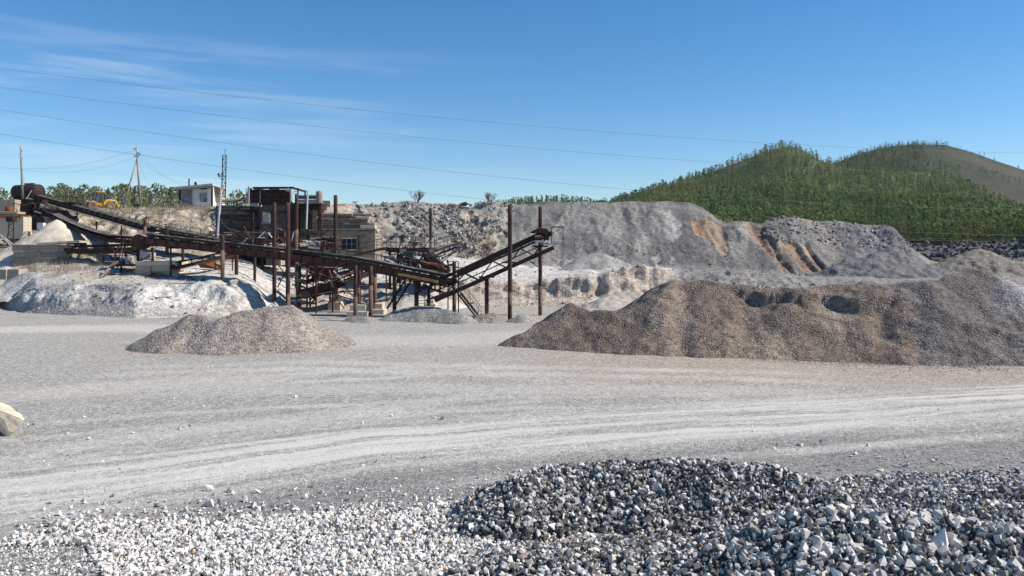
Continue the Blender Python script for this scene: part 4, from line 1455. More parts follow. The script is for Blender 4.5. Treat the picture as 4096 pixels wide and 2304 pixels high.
def set_tree(px, top_py, D, k, name=None, label=None, group='trees behind the upper terrace', base_z=None):
    zt = P(px, top_py, D).z
    zb = base_z if base_z is not None else 10.2
    h = zt - zb
    root = thing(name or TNAME[k], label or TLAB[k], 'tree', (P(px, top_py, D).x, D, zb), group)
    w = h * random.uniform(0.6, 0.95)
    for nm, me_ in (('crown', TT[k][0]), ('trunk', TT[k][1])):
        o = link(nm, me_, None, root)
        o.scale = (w, w, h)
        o.rotation_euler = (0, 0, random.uniform(0, 6.28))


rt = random.Random(21)
tops = [(190, 760), (250, 736), (300, 742), (360, 750), (420, 752), (470, 748), (520, 738), (570, 752), (620, 742), (660, 738), (700, 762), (740, 770)]
tx = [a for a, _ in tops]
ty = [b for _, b in tops]
for i in range(60):
    px = 178 + i * 10.1 + rt.uniform(-6, 6)
    D = rt.uniform(150, 215)
    py = float(np.interp(px, tx, ty)) + rt.uniform(-14, 26)
    set_tree(px, py, D, rt.choice([0, 0, 1, 1, 2, 3]))
for px, py, D, k in [(8, 748, 200, 1), (22, 760, 190, 0), (40, 768, 195, 3)]:
    set_tree(px, py, D, k)
set_tree(782, 722, 170, 2, label='lone pine whose top shows over the cabin roof', group=None)
for px, py, D, k in [(925, 772, 170, 0), (948, 756, 160, 1), (962, 768, 175, 0), (980, 788, 165, 3), (905, 790, 180, 1)]:
    set_tree(px, py, D, k, label='young tree between the cabin and the ore hopper', group='trees between cabin and hopper')


# ------------------------------------------------------------------ bare shrubs
def shrub_mesh(seed, n=48, spread=0.6):
    r = random.Random(seed)
    mb = MB()

    def grow(p, d, L, rad, lev):
        q_ = p + d * L
        mb.tube(p, q_, rad, rad * 0.6, 4, caps=False)
        if lev == 0:
            return
        for _ in range(3):
            nd = (d + Vector((r.uniform(-1, 1), r.uniform(-1, 1), r.uniform(-0.3, 0.8))) * 0.6).normalized()
            grow(p + d * L * r.uniform(0.5, 1.0), nd, L * r.uniform(0.5, 0.75), rad * 0.62, lev - 1)
    for _ in range(n // 3):
        a = r.uniform(0, 6.28)
        d = Vector((math.cos(a) * spread, math.sin(a) * spread, 1)).normalized()
        grow(Vector((math.cos(a) * 0.05, math.sin(a) * 0.05, -0.05)), d, r.uniform(0.32, 0.5), 0.012, 4)
    me_ = mb.mesh('shrub', (0, 0, 0))
    me_.materials.append(M['twig'])
    return me_


SH = [shrub_mesh(k, spread=s_) for k, s_ in ((1, 0.5), (2, 0.7), (3, 0.9))]


def set_shrub(px, py_base, D, size, k, label, group=None):
    p = P(px, py_base, D)
    o = link('shrub', SH[k], None, None, (p.x, p.y, p.z))
    o.scale = (size, size, size)
    o.rotation_euler = (0, 0, random.uniform(0, 6.28))
    tag(o, label, 'shrub', group)


set_shrub(1668, 812, 104, 1.9, 0, 'largest bare shrub on the crest of the rubble slope')
set_shrub(1965, 815, 105, 1.8, 0, 'bare shrub on the crest next to the grey dump')
for px, py, s_ in [(1805, 829, 0.7), (1918, 828, 0.8), (1835, 830, 0.6), (1420, 818, 0.6)]:
    set_shrub(px, py, 104, s_, 1, 'small bare shrub poking above the crest of the rubble slope', 'small shrubs on the crest')
for px, py, D, s_ in [(1905, 985, 96, 1.5), (1940, 960, 98, 1.7), (1965, 1000, 95, 1.4), (1925, 1020, 94, 1.3), (1880, 1020, 93, 1.2), (1860, 1045, 91, 1.1), (1990, 940, 99, 1.3), (1950, 1030, 93, 1.2)]:
    set_shrub(px, py, D, s_, rt.choice([1, 2]), 'brown leafless bush in the thicket on the rubble slope', 'bushes on the rubble slope')
for px, py, D, s_ in [(378, 1190, 65, 0.8), (300, 1165, 66, 0.5)]:
    set_shrub(px, py, D, s_, 2, 'dry bush growing on the white stony heap', 'bushes on the white heap')

# dry grass along the terrace and the left shelf
gv, gf, gc = [], [], []
ng = 9000
sel_m = ((LV > 3.85) & (LV < 4.25) & (LPX < 900) & (LPX > -100)) | ((LV > 2.25) & (LV < 3.0) & (LPX < 420) & (LPX > -100))
cg = np.argwhere(sel_m)
sg = cg[RNG.choice(len(cg), ng)]
gp = Pd[sg[:, 0], sg[:, 1]] + RNG.normal(size=(ng, 3)) * np.array([0.25, 0.25, 0])
ga = RNG.uniform(0, 6.28, ng)
gh = RNG.uniform(0.12, 0.5, ng)
gw = RNG.uniform(0.01, 0.03, ng)
sd = np.stack([np.cos(ga), np.sin(ga), np.zeros(ng)], -1) * gw[:, None]
ln = RNG.normal(size=(ng, 3)) * 0.1 * np.array([1, 1, 0])
GVt = np.stack([gp - sd, gp + sd, gp + ln + np.stack([np.zeros(ng), np.zeros(ng), gh], -1)], 1).reshape(-1, 3)
GCt = np.repeat(np.array([0.30, 0.25, 0.15]) * RNG.uniform(0.6, 1.3, (ng, 1)), 3, 0)
o = link('dry_grass', fast_mesh('dry_grass', GVt, np.arange(3 * ng).reshape(-1, 3), GCt), M['leaf'], bank)
o['kind'] = 'stuff'

# ------------------------------------------------------------------ steel pillars
def pillar(px, top, foot, D, r, label, group=None, mat='rust_pipe', dusty=True, lean=0.0):
    a, b = P(px, foot, D), P(px + lean, top, D)
    a.z = min(a.z, bank_z(a.x, a.y)) - 0.5
    root = thing('pipe_post', label, 'pillar', a, group)
    mb = MB()
    n = 16
    h = b.z - a.z
    k = 9
    rings = []
    for i in range(k + 1):
        t = i / k
        c = a.lerp(b, t) + Vector((random.uniform(-1, 1), random.uniform(-1, 1), 0)) * 0.006
        rings.append((c, r * random.uniform(0.985, 1.015)))
    vv, ff = [], []
    for c, rr in rings + [(b + Vector((0, 0, 0)), r * 0.86), (b - Vector((0, 0, 0.6)), r * 0.86)]:
        for j in range(n):
            t = 2 * math.pi * j / n
            vv.append(c + Vector((math.cos(t) * rr, math.sin(t) * rr, 0)))
    for i in range(k + 2):
        for j in range(n):
            ff.append((i * n + j, i * n + (j + 1) % n, (i + 1) * n + (j + 1) % n, (i + 1) * n + j))
    ff.append(tuple(range((k + 2) * n, (k + 3) * n)))
    ff.append(tuple(reversed(range(n))))
    mb.add(vv, ff)
    mb.build('pipe', M[mat], root, smooth=True)
    w = MB()
    zj = a.z + h * random.uniform(0.45, 0.6)
    c = a.lerp(b, (zj - a.z) / h)
    w.lathe([(r * 1.0, -0.03), (r * 1.05, -0.015), (r * 1.05, 0.015), (r * 1.0, 0.03)], c, n=16)
    w.build('weld_seam', M['rust_dark'], root)
    if dusty:
        d = MB()
        z1 = P(px, foot, D).z + random.uniform(1.6, 2.6)
        c1 = a.lerp(b, (z1 - a.z) / h)
        d.tube(a, c1, r + 0.004, r + 0.003, 16)
        o = d.build('dusty_foot', M['pipe_dust'], root, smooth=True)
        o['label'] = 'dusty paler lower length of the pipe'
    return root


PILL = [
    (2040, 822, 1284, 57.0, .155, 'tall rusty pipe pillar standing in front of the rising conveyor'),
    (2161, 826, 1278, 61.5, .15, 'tall rusty pipe pillar behind the head of the rising conveyor'),
    (1947, 1112, 1262, 60.3, .15, 'short pipe pillar carrying the middle of the rising conveyor'),
    (1817, 1045, 1230, 63.0, .15, 'pipe pillar beside the small cage at the foot of the rising conveyor'),
    (1715, 1150, 1225, 62.5, .13, 'short pipe post under the tail of the rising conveyor'),
    (1723, 833, 1040, 82.0, .155, 'lone tall pipe rising behind the railed platform'),
    (1342, 781, 1100, 68.0, .165, 'tall thick pipe in front of the window of the brick house'),
    (1186, 777, 1020, 74.0, .16, 'tall dark pipe in front of the ore hopper, beside its ladder'),
    (1152, 810, 1280, 58.0, .155, 'tall pipe pillar in front of the long red conveyor, behind the twin-peaked pile'),
    (1097, 810, 1268, 66.5, .16, 'tall dark pipe pillar directly behind the long red conveyor'),
    (890, 937, 1128, 64.5, .155, 'thick pipe pillar in front of the long conveyor on the white heap'),
    (946, 1016, 1096, 68.5, .15, 'dark short pillar under the long conveyor beside the rust-orange plate'),
    (1019, 1008, 1098, 70.0, .125, 'slim red pipe post below the ore hopper'),
    (1345, 1078, 1178, 68.0, .12, 'slim rusty post standing beside the feed machine'),
    (1422, 1062, 1272, 59.0, .155, 'front left pipe of the four pillars joined by a cross bar'),
    (1483, 1064, 1282, 57.0, .155, 'front right pipe of the four pillars joined by a cross bar'),
    (1437, 1062, 1225, 65.0, .15, 'rear left pipe of the four pillars joined by a cross bar'),
    (1500, 1080, 1212, 65.0, .15, 'rear right pipe of the four pillars joined by a cross bar'),
    (1578, 1098, 1233, 61.5, .15, 'dark pillar beside the steep iron ladder'),
    (1666, 1110, 1222, 61.5, .17, 'dark thick pillar under the lower end of the long red conveyor'),
    (580, 873, 990, 81.0, .15, 'short pipe standing above the descending conveyor near the round pulley guard'),
    (668, 904, 1035, 80.0, .16, 'pipe pillar through the descending conveyor behind the stepped concrete block'),
    (731, 985, 1047, 76.0, .13, 'dark short post behind the small inclined conveyor'),
    (1194, 1055, 1165, 66.0, .22, 'thick dark column under the middle of the long conveyor'),
]
for a_ in PILL:
    pillar(*a_, dusty=(a_[2] - a_[1] > 90))
mb = MB()
mb.tube(P(1424, 1142, 59.0), P(1482, 1148, 57.1), 0.055)
tag(mb.build('cross_bar', M['rust_dark']), 'rusty cross bar tying the two front pillars together', 'bar')


# ------------------------------------------------------------------ railings, stairs
def railing(parent, pts, h=1.0, spacing=1.1, mat='rust_dark', r=0.022, mid=True, outset=(0, 0, 0)):
    """posts as parts of the rail"""
    pts = [Vector(p) + Vector(outset) for p in pts]
    mb = MB()
    up = Vector((0, 0, h))
    for a, b in zip(pts[:-1], pts[1:]):
        mb.tube(a + up, b + up, r, n=6)
        if mid:
            mb.tube(a + up * 0.52, b + up * 0.52, r * 0.8, n=6)
    rail = mb.build('handrail', M[mat], parent)
    pm = MB()
    pm.tube((0, 0, 0), (0, 0, h + 0.02), r * 1.15, n=6)
    pme = pm.mesh('post', (0, 0, 0))
    for a, b in zip(pts[:-1], pts[1:]):
        k = max(1, int((b - a).length / spacing))
        for i in range(k + (1 if b is pts[-1] else 0)):
            piece('post', pme, M[mat], rail, a.lerp(b, i / k), rot=(random.uniform(-.04, .04), random.uniform(-.05, .05), 0))
    return rail


def stair(name, label, foot, head, width, n, rail=True, mat='rust_dark', side=None):
    foot, head = Vector(foot), Vector(head)
    root = thing(name, label, 'stair' if rail else 'ladder', foot)
    d = head - foot
    s = Vector(side) if side is not None else Vector((d.y, -d.x, 0)).normalized()
    for k in (-1, 1):
        mb = MB()
        mb.beam(foot + s * (k * width / 2), head + s * (k * width / 2), 0.05, 0.14)
        mb.build('stringer', M[mat], root)
    st = MB()
    dirh = Vector((d.x, d.y, 0))
    dirh = dirh.normalized() if dirh.length > 1e-3 else Vector((0, 1, 0))
    st.beam(-s * width / 2, s * width / 2, 0.17 if rail else 0.035, 0.035)
    sm = st.mesh('step', (0, 0, 0))
    for i in range(1, n + 1):
        piece('step', sm, M[mat], root, foot.lerp(head, i / (n + 1)))
    if rail:
        for k in (-1, 1):
            railing(root, [foot + s * (k * width / 2), head + s * (k * width / 2)], h=0.9, spacing=1.3, mat=mat, r=0.018)
    return root


# ------------------------------------------------------------------ belt conveyors
ROLL = {}


def conveyor(label, pts, width=0.9, depth=0.34, beam_mat='rust_red', roll_step=1.0, truss=False, rail_near=False, rail_far=False, belt=True, pulleys=True, group=None, sag=0.0, drop=0.0, troughs=True):
    pts = [Vector(p) for p in pts]
    base = pts[0].copy()
    root = thing('belt_conveyor', label, 'conveyor', base, group)
    d = (pts[-1] - pts[0])
    s = Vector((d.y, -d.x, 0)).normalized()          # toward one side, level
    if s.y > 0:
        s = -s                                       # s points to the near side
    hw = width / 2
    up = Vector((0, 0, 1))
    for k in (1, -1):
        mb = MB()
        for a, b in zip(pts[:-1], pts[1:]):
            if truss:
                mb.beam(a + s * (k * hw), b + s * (k * hw), 0.10, 0.15)
                mb.beam(a + s * (k * hw) - up * depth * 0.5, b + s * (k * hw) - up * depth * 0.5, 0.06, 0.07)
                lo = -up * depth
                mb.beam(a + s * (k * hw) + lo, b + s * (k * hw) + lo, 0.10, 0.13)
            else:
                mb.ibeam(a + s * (k * hw), b + s * (k * hw), 0.13, depth)
        side = mb.build('side_frame' if truss else 'side_beam', M[beam_mat], root)
        if truss:
            for a, b in zip(pts[:-1], pts[1:]):
                L = (b - a).length
                m = max(2, int(L / (depth * 1.15)))
                for i in range(m):
                    p0, p1 = a.lerp(b, i / m), a.lerp(b, (i + 1) / m)
                    tb = MB()
                    if i % 2:
                        tb.beam(p0 + s * (k * hw) - up * depth, p1 + s * (k * hw), 0.07, 0.08)
                    else:
                        tb.beam(p0 + s * (k * hw), p1 + s * (k * hw) - up * depth, 0.07, 0.08)
                    tb.build('truss_bar', M[beam_mat], side)
    # rollers on their brackets
    key = round(width, 2)
    rot_z = math.atan2(s.y, s.x)
    rm = MB()
    top_h = (0.06 if truss else depth / 2) + 0.17
    rm.tube((-hw * 0.38, 0, top_h), (hw * 0.38, 0, top_h), 0.055, n=8)
    rm.tube((hw * 0.40, 0, top_h), (hw * 1.0, 0, top_h + 0.13), 0.055, n=8)
    rm.tube((-hw * 0.40, 0, top_h), (-hw * 1.0, 0, top_h + 0.13), 0.055, n=8)
    rm.beam((-hw * 1.05, 0, top_h - 0.14), (hw * 1.05, 0, top_h - 0.14), 0.07, 0.04)
    rm.beam((-hw * 1.02, 0, top_h - 0.14), (-hw * 1.02, 0, top_h + 0.16), 0.05, 0.03)
    rm.beam((hw * 1.02, 0, top_h - 0.14), (hw * 1.02, 0, top_h + 0.16), 0.05, 0.03)
    rme = rm.mesh('roller', (0, 0, 0))
    for a, b in zip(pts[:-1], pts[1:]):
        k = max(2, int((b - a).length / roll_step))
        for i in range(k):
            piece('roller', rme, M['rust_dark'], root, a.lerp(b, (i + 0.5) / k), rot=(0, 0, rot_z))
    if belt:
        bm_ = MB()
        fine = []
        for a, b in zip(pts[:-1], pts[1:]):
            k = max(2, int((b - a).length / 0.5))
            fine += [a.lerp(b, i / k) + up * (top_h + 0.06 + random.uniform(-0.012, 0.012)) for i in range(k)]
        fine.append(pts[-1] + up * (top_h + 0.06))
        bm_.strip(fine, s * (hw * 0.42), 0.018)
        if troughs:
            for k in (1, -1):
                bm_.strip([p + s * (k * hw * 0.72) + up * 0.07 for p in fine], s * (hw * 0.27) + up * (0.06 * k), 0.018)
        bm_.build('belt', M['rubber'], root)
        rb = MB()
        rb.strip([p - up * (top_h + depth * 0.5 + 0.12 + (0.5 * depth if truss else 0)) for p in fine], s * (hw * 0.8), 0.016)
        rb.build('return_belt', M['rubber'], root)
    if pulleys:
        for p, q_ in ((pts[0], pts[1]), (pts[-1], pts[-2])):
            e = (p - q_).normalized() * 0.15
            pm = MB()
            c = p + e + up * (top_h * 0.45)
            pm.tube(c - s * hw, c + s * hw, 0.20, n=14)
            pm.tube(c - s * hw * 1.25, c + s * hw * 1.25, 0.05, n=8)
            pm.build('pulley', M['rust_dark'], root)
    for flag, k in ((rail_near, 1), (rail_far, -1)):
        if flag:
            off = s * (k * (hw + 0.45))
            w = MB()
            w.strip([p + off * 1.0 - up * 0.05 for p in pts], s * 0.32, 0.04)
            w.build('walkway', M['rust_dark'], root)
            railing(root, pts, h=0.95, spacing=1.5, outset=s * (k * (hw + 0.76)))
    return root, s


def legs(root, pts, mat='rust', w=0.12):
    for p in pts:
        p = Vector(p)
        mb = MB()
        z = min(bank_z(p.x, p.y), p.z - 0.3) - 0.3
        mb.beam((p.x, p.y, z), p, w, w)
        mb.build('leg', M[mat], root)


c1, s1 = conveyor('long rusty belt conveyor running down from the dark red tank', [P(140, 792, 104.5), P(600, 922, 84), P(880, 978, 77.5)], 1.0, 0.36, 'rust_dark', 1.6, rail_near=True, rail_far=True)
legs(c1, [P(250, 838, 99) + s1 * 0.4, P(400, 885, 92) + s1 * 0.4, P(500, 905, 88) + s1 * 0.4])
c2, s2 = conveyor('long red-beamed belt conveyor sloping down across the yard to the rising conveyor', [P(600, 965, 69.5), P(1100, 1020, 64.5), P(1420, 1058, 61.5), P(1800, 1132, 60)], 1.0, 0.50, 'rust_red', 1.0, rail_far=True)
for k in (1, -1):
    mb = MB()
    for qa, qb in [((640, 950, 69.2), (1100, 1000, 64.5)), ((1100, 1000, 64.5), (1420, 1038, 61.5)), ((1420, 1038, 61.5), (1790, 1108, 60))]:
        mb.beam(P(*qa) + s2 * (k * 0.45) + Vector((0, 0, .1)), P(*qb) + s2 * (k * 0.45) + Vector((0, 0, .1)), 0.04, 0.18)
    mb.build('skirt_board', M['black'], c2)
railing(c2, [P(640, 966, 68.4), P(1100, 1022, 63.4), P(1165, 1030, 62.9)], h=0.8, spacing=1.6)
for k in range(26):
    t_ = k / 25
    px_ = 640 + 1120 * t_
    py_ = float(np.interp(px_, [600, 1100, 1420, 1800], [965, 1020, 1058, 1132]))
    D_ = float(np.interp(px_, [600, 1100, 1420, 1800], [69.5, 64.5, 61.5, 60]))
    mb = MB()
    mb.beam(P(px_, py_ - 2, D_) + s2 * 0.62 - Vector((0, 0, .2)), P(px_, py_ - 26, D_) + s2 * 0.62, 0.07, 0.09)
    mb.build('bracket', M['rust_dark'], c2)
# supports under the long conveyor besides the pipes
for px, py, D in [(700, 975, 68.4), (1250, 1040, 63.2), (1620, 1098, 60.8)]:
    mb = MB()
    p = P(px, py + 16, D)
    mb.beam(p - s2 * 0.7, p + s2 * 0.7, 0.14, 0.16)
    mb.build('cross_member', M['rust_red'], c2)
legs(c2, [P(700, 990, 68.4) + s2 * 0.5, P(1250, 1056, 63.2) - s2 * 0.5])
# pale plank lashed along the side beam
pk = MB()
pk.beam(P(1592, 1096, 60.15), P(1752, 1128, 59.4), 0.05, 0.20)
o = pk.build('timber_board', M['wood_yellow'])
tag(o, 'pale yellow timber board fixed along the lower end of the long red conveyor', 'board')
for nm, (q0, q1), mt in [('pipe_duct', ((1180, 1010, 64.3), (1330, 1040, 63.0)), 'green_paint'), ('pipe_duct', ((640, 958, 69.6), (860, 984, 67.4)), 'green_paint')]:
    d_ = MB()
    d_.tube(P(*q0), P(*q1), 0.13, n=12)
    d_.build(nm, M[mt], c2)
railing(c2, [P(1165, 1008, 64.6), P(1420, 1050, 62.2), P(1760, 1110, 60.8)], h=0.85, spacing=1.4)

c3, s3 = conveyor('rising belt conveyor with open lattice sides and a cage at its head', [P(1706, 1150, 60), P(1860, 1094, 60), P(2190, 945, 60)], 0.95, 0.95, 'rust_dark', 0.6, truss=True)
# skirt boards along the rising conveyor
for k in (1, -1):
    mb = MB()
    mb.beam(P(1830, 1092, 60) + s3 * (k * 0.5), P(2180, 930, 60) + s3 * (k * 0.5), 0.04, 0.42)
    mb.build('skirt_board', M['rust_dark'], c3)
# service walkway under the frame and the head platform
mb = MB()
mb.beam(P(1740, 1202, 59.2), P(2215, 990, 59.2), 0.6, 0.30)
mb.build('walkway', M['rust_dark'], c3)
mb = MB()
hd = P(2205, 975, 60)
mb.box(hd + Vector((0.1, 0, -0.02)), (1.9, 1.5, 0.07))
mb.build('head_platform', M['grey_metal'], c3)
cage = [P(2206, 974, 59.4), P(2252, 974, 59.4), P(2252, 968, 60.6), P(2206, 968, 60.6)]
mb = MB()
for i in range(4):
    a, b = cage[i], cage[(i + 1) % 4]
    mb.tube(a, a + Vector((0, 0, 1.18)), 0.03, n=6)
    mb.tube(a + Vector((0, 0, 1.16)), b + Vector((0, 0, 1.16)), 0.03, n=6)
mb.tube(cage[0] + Vector((0, 0, .75)), cage[1] + Vector((0, 0, 1.16)), 0.02, n=6)
mb.build('cage', M['black'], c3)
mb = MB()
mb.box(P(2230, 969, 59.42), (0.86, 0.03, 0.2))
mb.build('kick_board', M['white_paint'], c3)
# drive: sheet-metal hood, motor, gearbox
hood = MB()
h0 = P(2155, 938, 60)
hood.prism([h0 + Vector((-0.65, -0.6, 0.1)), h0 + Vector((0.75, -0.6, 0.1)), h0 + Vector((0.6, -0.6, 0.42)), h0 + Vector((0.05, -0.6, 0.5)), h0 + Vector((-0.5, -0.6, 0.28))], (0, 1.2, 0))
hood.build('hood', M['rust'], c3, bevel=0.02)
mo = MB()
mo.tube(P(2140, 952, 59.1), P(2165, 950, 59.1), 0.17, n=14)
mo.build('motor', M['rust_red'], c3)
mo = MB()
mo.box(P(2158, 966, 59.15), (0.62, 0.45, 0.16))
mo.build('motor_base', M['zinc'], c3)
mo = MB()
mo.box(P(2185, 950, 59.2), (0.4, 0.4, 0.4))
mo.tube(P(2185, 950, 59.2), P(2185, 950, 58.9), 0.12, n=10)
mo.build('gearbox', M['black'], c3)
# brackets from the pillars to the frame
for px, py, D in [(2161, 985, 60.4), (1947, 1108, 60.0), (2040, 1050, 58.2)]:
    mb = MB()
    p = P(px, py, D)
    mb.beam(p - Vector((0.6, 0, 0)), p + Vector((0.6, 0, 0)), 0.1, 0.12)
    mb.beam(p - Vector((0, 0.8, 0)), p + Vector((0, 1.2, 0)), 0.1, 0.1)
    mb.build('bracket', M['rust'], c3)
mb = MB()
mb.tube(P(2120, 1045, 60.6), P(2158, 1072, 61.2), 0.04)
mb.build('brace', M['rust_dark'], c3)

c4, s4_ = conveyor('level gallery conveyor leaving the concrete bunker towards the pulley guard', [P(284, 1006, 80), P(545, 1000, 75)], 1.0, 0.45, 'rust', 1.0, rail_near=True)
legs(c4, [P(330, 1015, 79) + s4_ * 0.4, P(430, 1012, 77) + s4_ * 0.4, P(520, 1010, 75.5) + s4_ * 0.4])
c5, s5_ = conveyor('small inclined conveyor leading up from the stepped concrete block', [P(700, 1072, 68.2), P(960, 1014, 70.5)], 0.8, 0.26, 'rust_red', 0.9)
legs(c5, [P(860, 1040, 69.7), P(930, 1024, 70.2)], w=0.08)
c6, s6_ = conveyor('dark low conveyor climbing from the feed machine behind the four pillars', [P(1240, 1186, 64.5), P(1420, 1112, 66), P(1560, 1062, 68)], 0.9, 0.34, 'rust_dark', 0.9)
legs(c6, [P(1330, 1150, 65.3), P(1545, 1080, 67.8)], w=0.1)
conveyor('short dark conveyor crossing beneath the long red one', [P(1210, 1130, 66.5), P(1400, 1085, 67.5)], 0.7, 0.3, 'rust_dark', 0.9)
c7, s7_ = conveyor('sagging dark belt chute curving down behind the sand cone', [P(215, 868, 92), P(260, 893, 90), P(330, 924, 87), P(400, 948, 84), P(460, 962, 81.5), P(545, 968, 78)], 1.0, 0.3, 'rust_dark', 0.8, pulleys=False)
legs(c7, [P(300, 925, 88), P(420, 965, 83.2), P(500, 975, 80)], w=0.1)

# ------------------------------------------------------------------ stairs and ladders
stair('iron_stair', 'short iron stair with handrails below the rising conveyor', P(1918, 1276, 58.5), P(1836, 1172, 60.5), 0.7, 11, side=(0.25, 0.97, 0))
stair('iron_ladder', 'steep iron ladder leaning up to the lower end of the long conveyor', P(1560, 1236, 60), P(1636, 1116, 61), 0.55, 12, rail=False, side=(0.9, -0.4, 0))
railing(thing('loose_rail', 'bent iron handrail beside the steep ladder', 'handrail', P(1548, 1238, 59.6)), [P(1552, 1225, 59.6), P(1606, 1125, 60.6)], h=0.75, spacing=0.8, r=0.018)
stair('iron_ladder', 'upright iron ladder beside the thick dark pillar', P(1686, 1224, 60.6), P(1688, 1128, 60.8), 0.5, 8, rail=False, side=(1, 0, 0))

# ------------------------------------------------------------------ railed platform over the screening machine
pf = thing('steel_platform', 'railed steel platform with a sloping gangway over the screening machine', 'platform', PZ(1640, 74, bank_z(*PZ(1640, 74, 0)[:2])))
x0, x1 = P(1547, 990, 73).x, P(1737, 990, 73).x
zd = P(1640, 992, 74).z
for i in range(6):
    mb = MB()
    w_ = (x1 - x0) / 6
    mb.box((x0 + w_ * (i + 0.5), 74.2, zd + random.uniform(-.01, .01)), (w_ - 0.02, 2.6, 0.05))
    mb.build('deck_plate', M['rust_dark'], pf)
for y in (72.9, 75.4):
    mb = MB()
    mb.ibeam((x0 - 0.1, y, zd - 0.19), (x1 + 0.1, y, zd - 0.19), 0.14, 0.32)
    mb.build('girder', M['rust'], pf)
for a, b, m_n in [(1560, 1600, 'rust'), (1596, 1625, 'concrete'), (1672, 1716, 'rust_red'), (1716, 1738, 'concrete')]:
    mb = MB()
    mb.box(((P(a, 0, 73).x + P(b, 0, 73).x) / 2, 72.78, zd - 0.24), (P(b, 0, 73).x - P(a, 0, 73).x, 0.06, 0.34))
    mb.build('fascia', M[m_n], pf)
railing(pf, [(x0, 72.95, zd), (x1, 72.95, zd)], h=1.02, spacing=0.75)
railing(pf, [(x0, 75.4, zd), (x1, 75.4, zd)], h=1.02, spacing=0.9)
railing(pf, [(x0, 72.95, zd), (x0, 75.4, zd)], h=1.02, spacing=0.9)
for px, y in [(1560, 73.0), (1578, 75.2), (1655, 73.0), (1725, 73.0), (1725, 75.2)]:
    mb = MB()
    xx = P(px, 0, 73).x
    mb.beam((xx, y, bank_z(xx, y) - 0.4), (xx, y, zd - 0.34), 0.2, 0.2)
    mb.build('leg', M['rust_dark'], pf)
mb = MB()
mb.beam(P(1390, 1030, 76), P(1547, 990, 74.2), 0.9, 0.10)
mb.build('gangway', M['rust_dark'], pf)
railing(pf, [P(1390, 1028, 75.55), P(1547, 988, 73.75)], h=0.9, spacing=0.9)
# far arm: inclined feed boom with its struts
mb = MB()
mb.beam(P(1737, 1002, 75), P(1838, 968, 76.5), 0.9, 0.22)
mb.beam(P(1690, 1040, 75), P(1838, 985, 76.5), 0.5, 0.12)
mb.build('boom', M['rust_dark'], pf)
railing(pf, [P(1740, 996, 74.6), P(1790, 980, 75.3), P(1838, 962, 76)], h=0.75, spacing=0.8)
railing(pf, [P(1740, 992, 75.4), P(1838, 960, 77)], h=0.75, spacing=0.9)
mb = MB()
mb.tube(P(1836, 990, 76.4), P(1755, 1046, 75), 0.06, n=8)
mb.tube(P(1838, 992, 76.0), P(1768, 1048, 74.6), 0.06, n=8)
mb.build('strut', M['rust_dark'], pf)
mb = MB()
mb.tube(P(1826, 972, 76.0), P(1832, 972, 77.2), 0.22, n=12)
mb.build('head_drum', M['rust'], pf)

# screening machine
sc_ = thing('screening_machine', 'inclined rusty screening machine beneath the railed platform', 'machine', PZ(1670, 70, bank_z(*PZ(1670, 70, 0)[:2])))
A_, B_ = P(1590, 1030, 70), P(1795, 1098, 68.5)
mb = MB()
mb.beam(A_ + Vector((0, 0.9, 0)), B_ + Vector((0, 0.9, 0)), 0.08, 0.85)
mb.build('side_plate', M['rust_dark'], sc_)
mb = MB()
mb.beam(A_ - Vector((0, 0.6, 0)), B_ - Vector((0, 0.6, 0)), 0.08, 0.75)
mb.build('side_plate', M['rust'], sc_)
mb = MB()
mb.beam(A_ + Vector((0, .15, -.15)), B_ + Vector((0, .15, -.15)), 1.5, 0.06)
mb.build('screen_deck', M['black'], sc_)
mb = MB()
mb.prism([P(1655, 1040, 69), P(1765, 1058, 68.6), P(1800, 1092, 68.2), P(1765, 1096, 68.3), P(1700, 1080, 68.8)], (0, 0.9, 0))
mb.build('chute', M['orange_rust'], sc_, bevel=0.02)
mb = MB()
mb.prism([P(1688, 1015, 70), P(1718, 1012, 70), P(1790, 1068, 69.2), P(1792, 1105, 69), P(1760, 1098, 69), P(1700, 1050, 70)], (0, 1.4, 0))
mb.build('feed_trough', M['black'], sc_, bevel=0.02)
mb = MB()
mb.box(P(1635, 1028, 69.6), (0.9, 0.9, 0.9))
mb.prism([P(1615, 1005, 69.2), P(1660, 1005, 69.2), P(1650, 1030, 69.2), P(1625, 1030, 69.2)], (0, 1.0, 0))
mb.build('feed_box', M['green_paint'], sc_, bevel=0.02)
mb = MB()
mb.tube(P(1612, 1059, 68.9), P(1632, 1060, 68.9), 0.17, n=16)
mb.build('motor', M['blue_paint'], sc_)
mb = MB()
mb.box(P(1560, 1052, 70.2), (1.0, 0.5, 1.3))
o = mb.build('side_cover', M['zinc'], sc_, bevel=0.02)
for px, py, D in [(1600, 1075, 69), (1680, 1090, 68.6), (1760, 1110, 68.3), (1620, 1070, 70.8), (1740, 1100, 70)]:
    p = P(px, py, D)
    mb = MB()
    mb.beam((p.x, p.y, bank_z(p.x, p.y) - 0.3), p + Vector((0, 0, 0.25)), 0.14, 0.14)
    mb.build('leg', M['rust_dark'], sc_)
for px, py in [(1700, 1062), (1735, 1072), (1770, 1082)]:
    mb = MB()
    mb.tube(P(px, py - 8, 67.9), P(px, py + 8, 67.9), 0.07, n=8)
    mb.build('spring', M['rust_dark'], sc_)

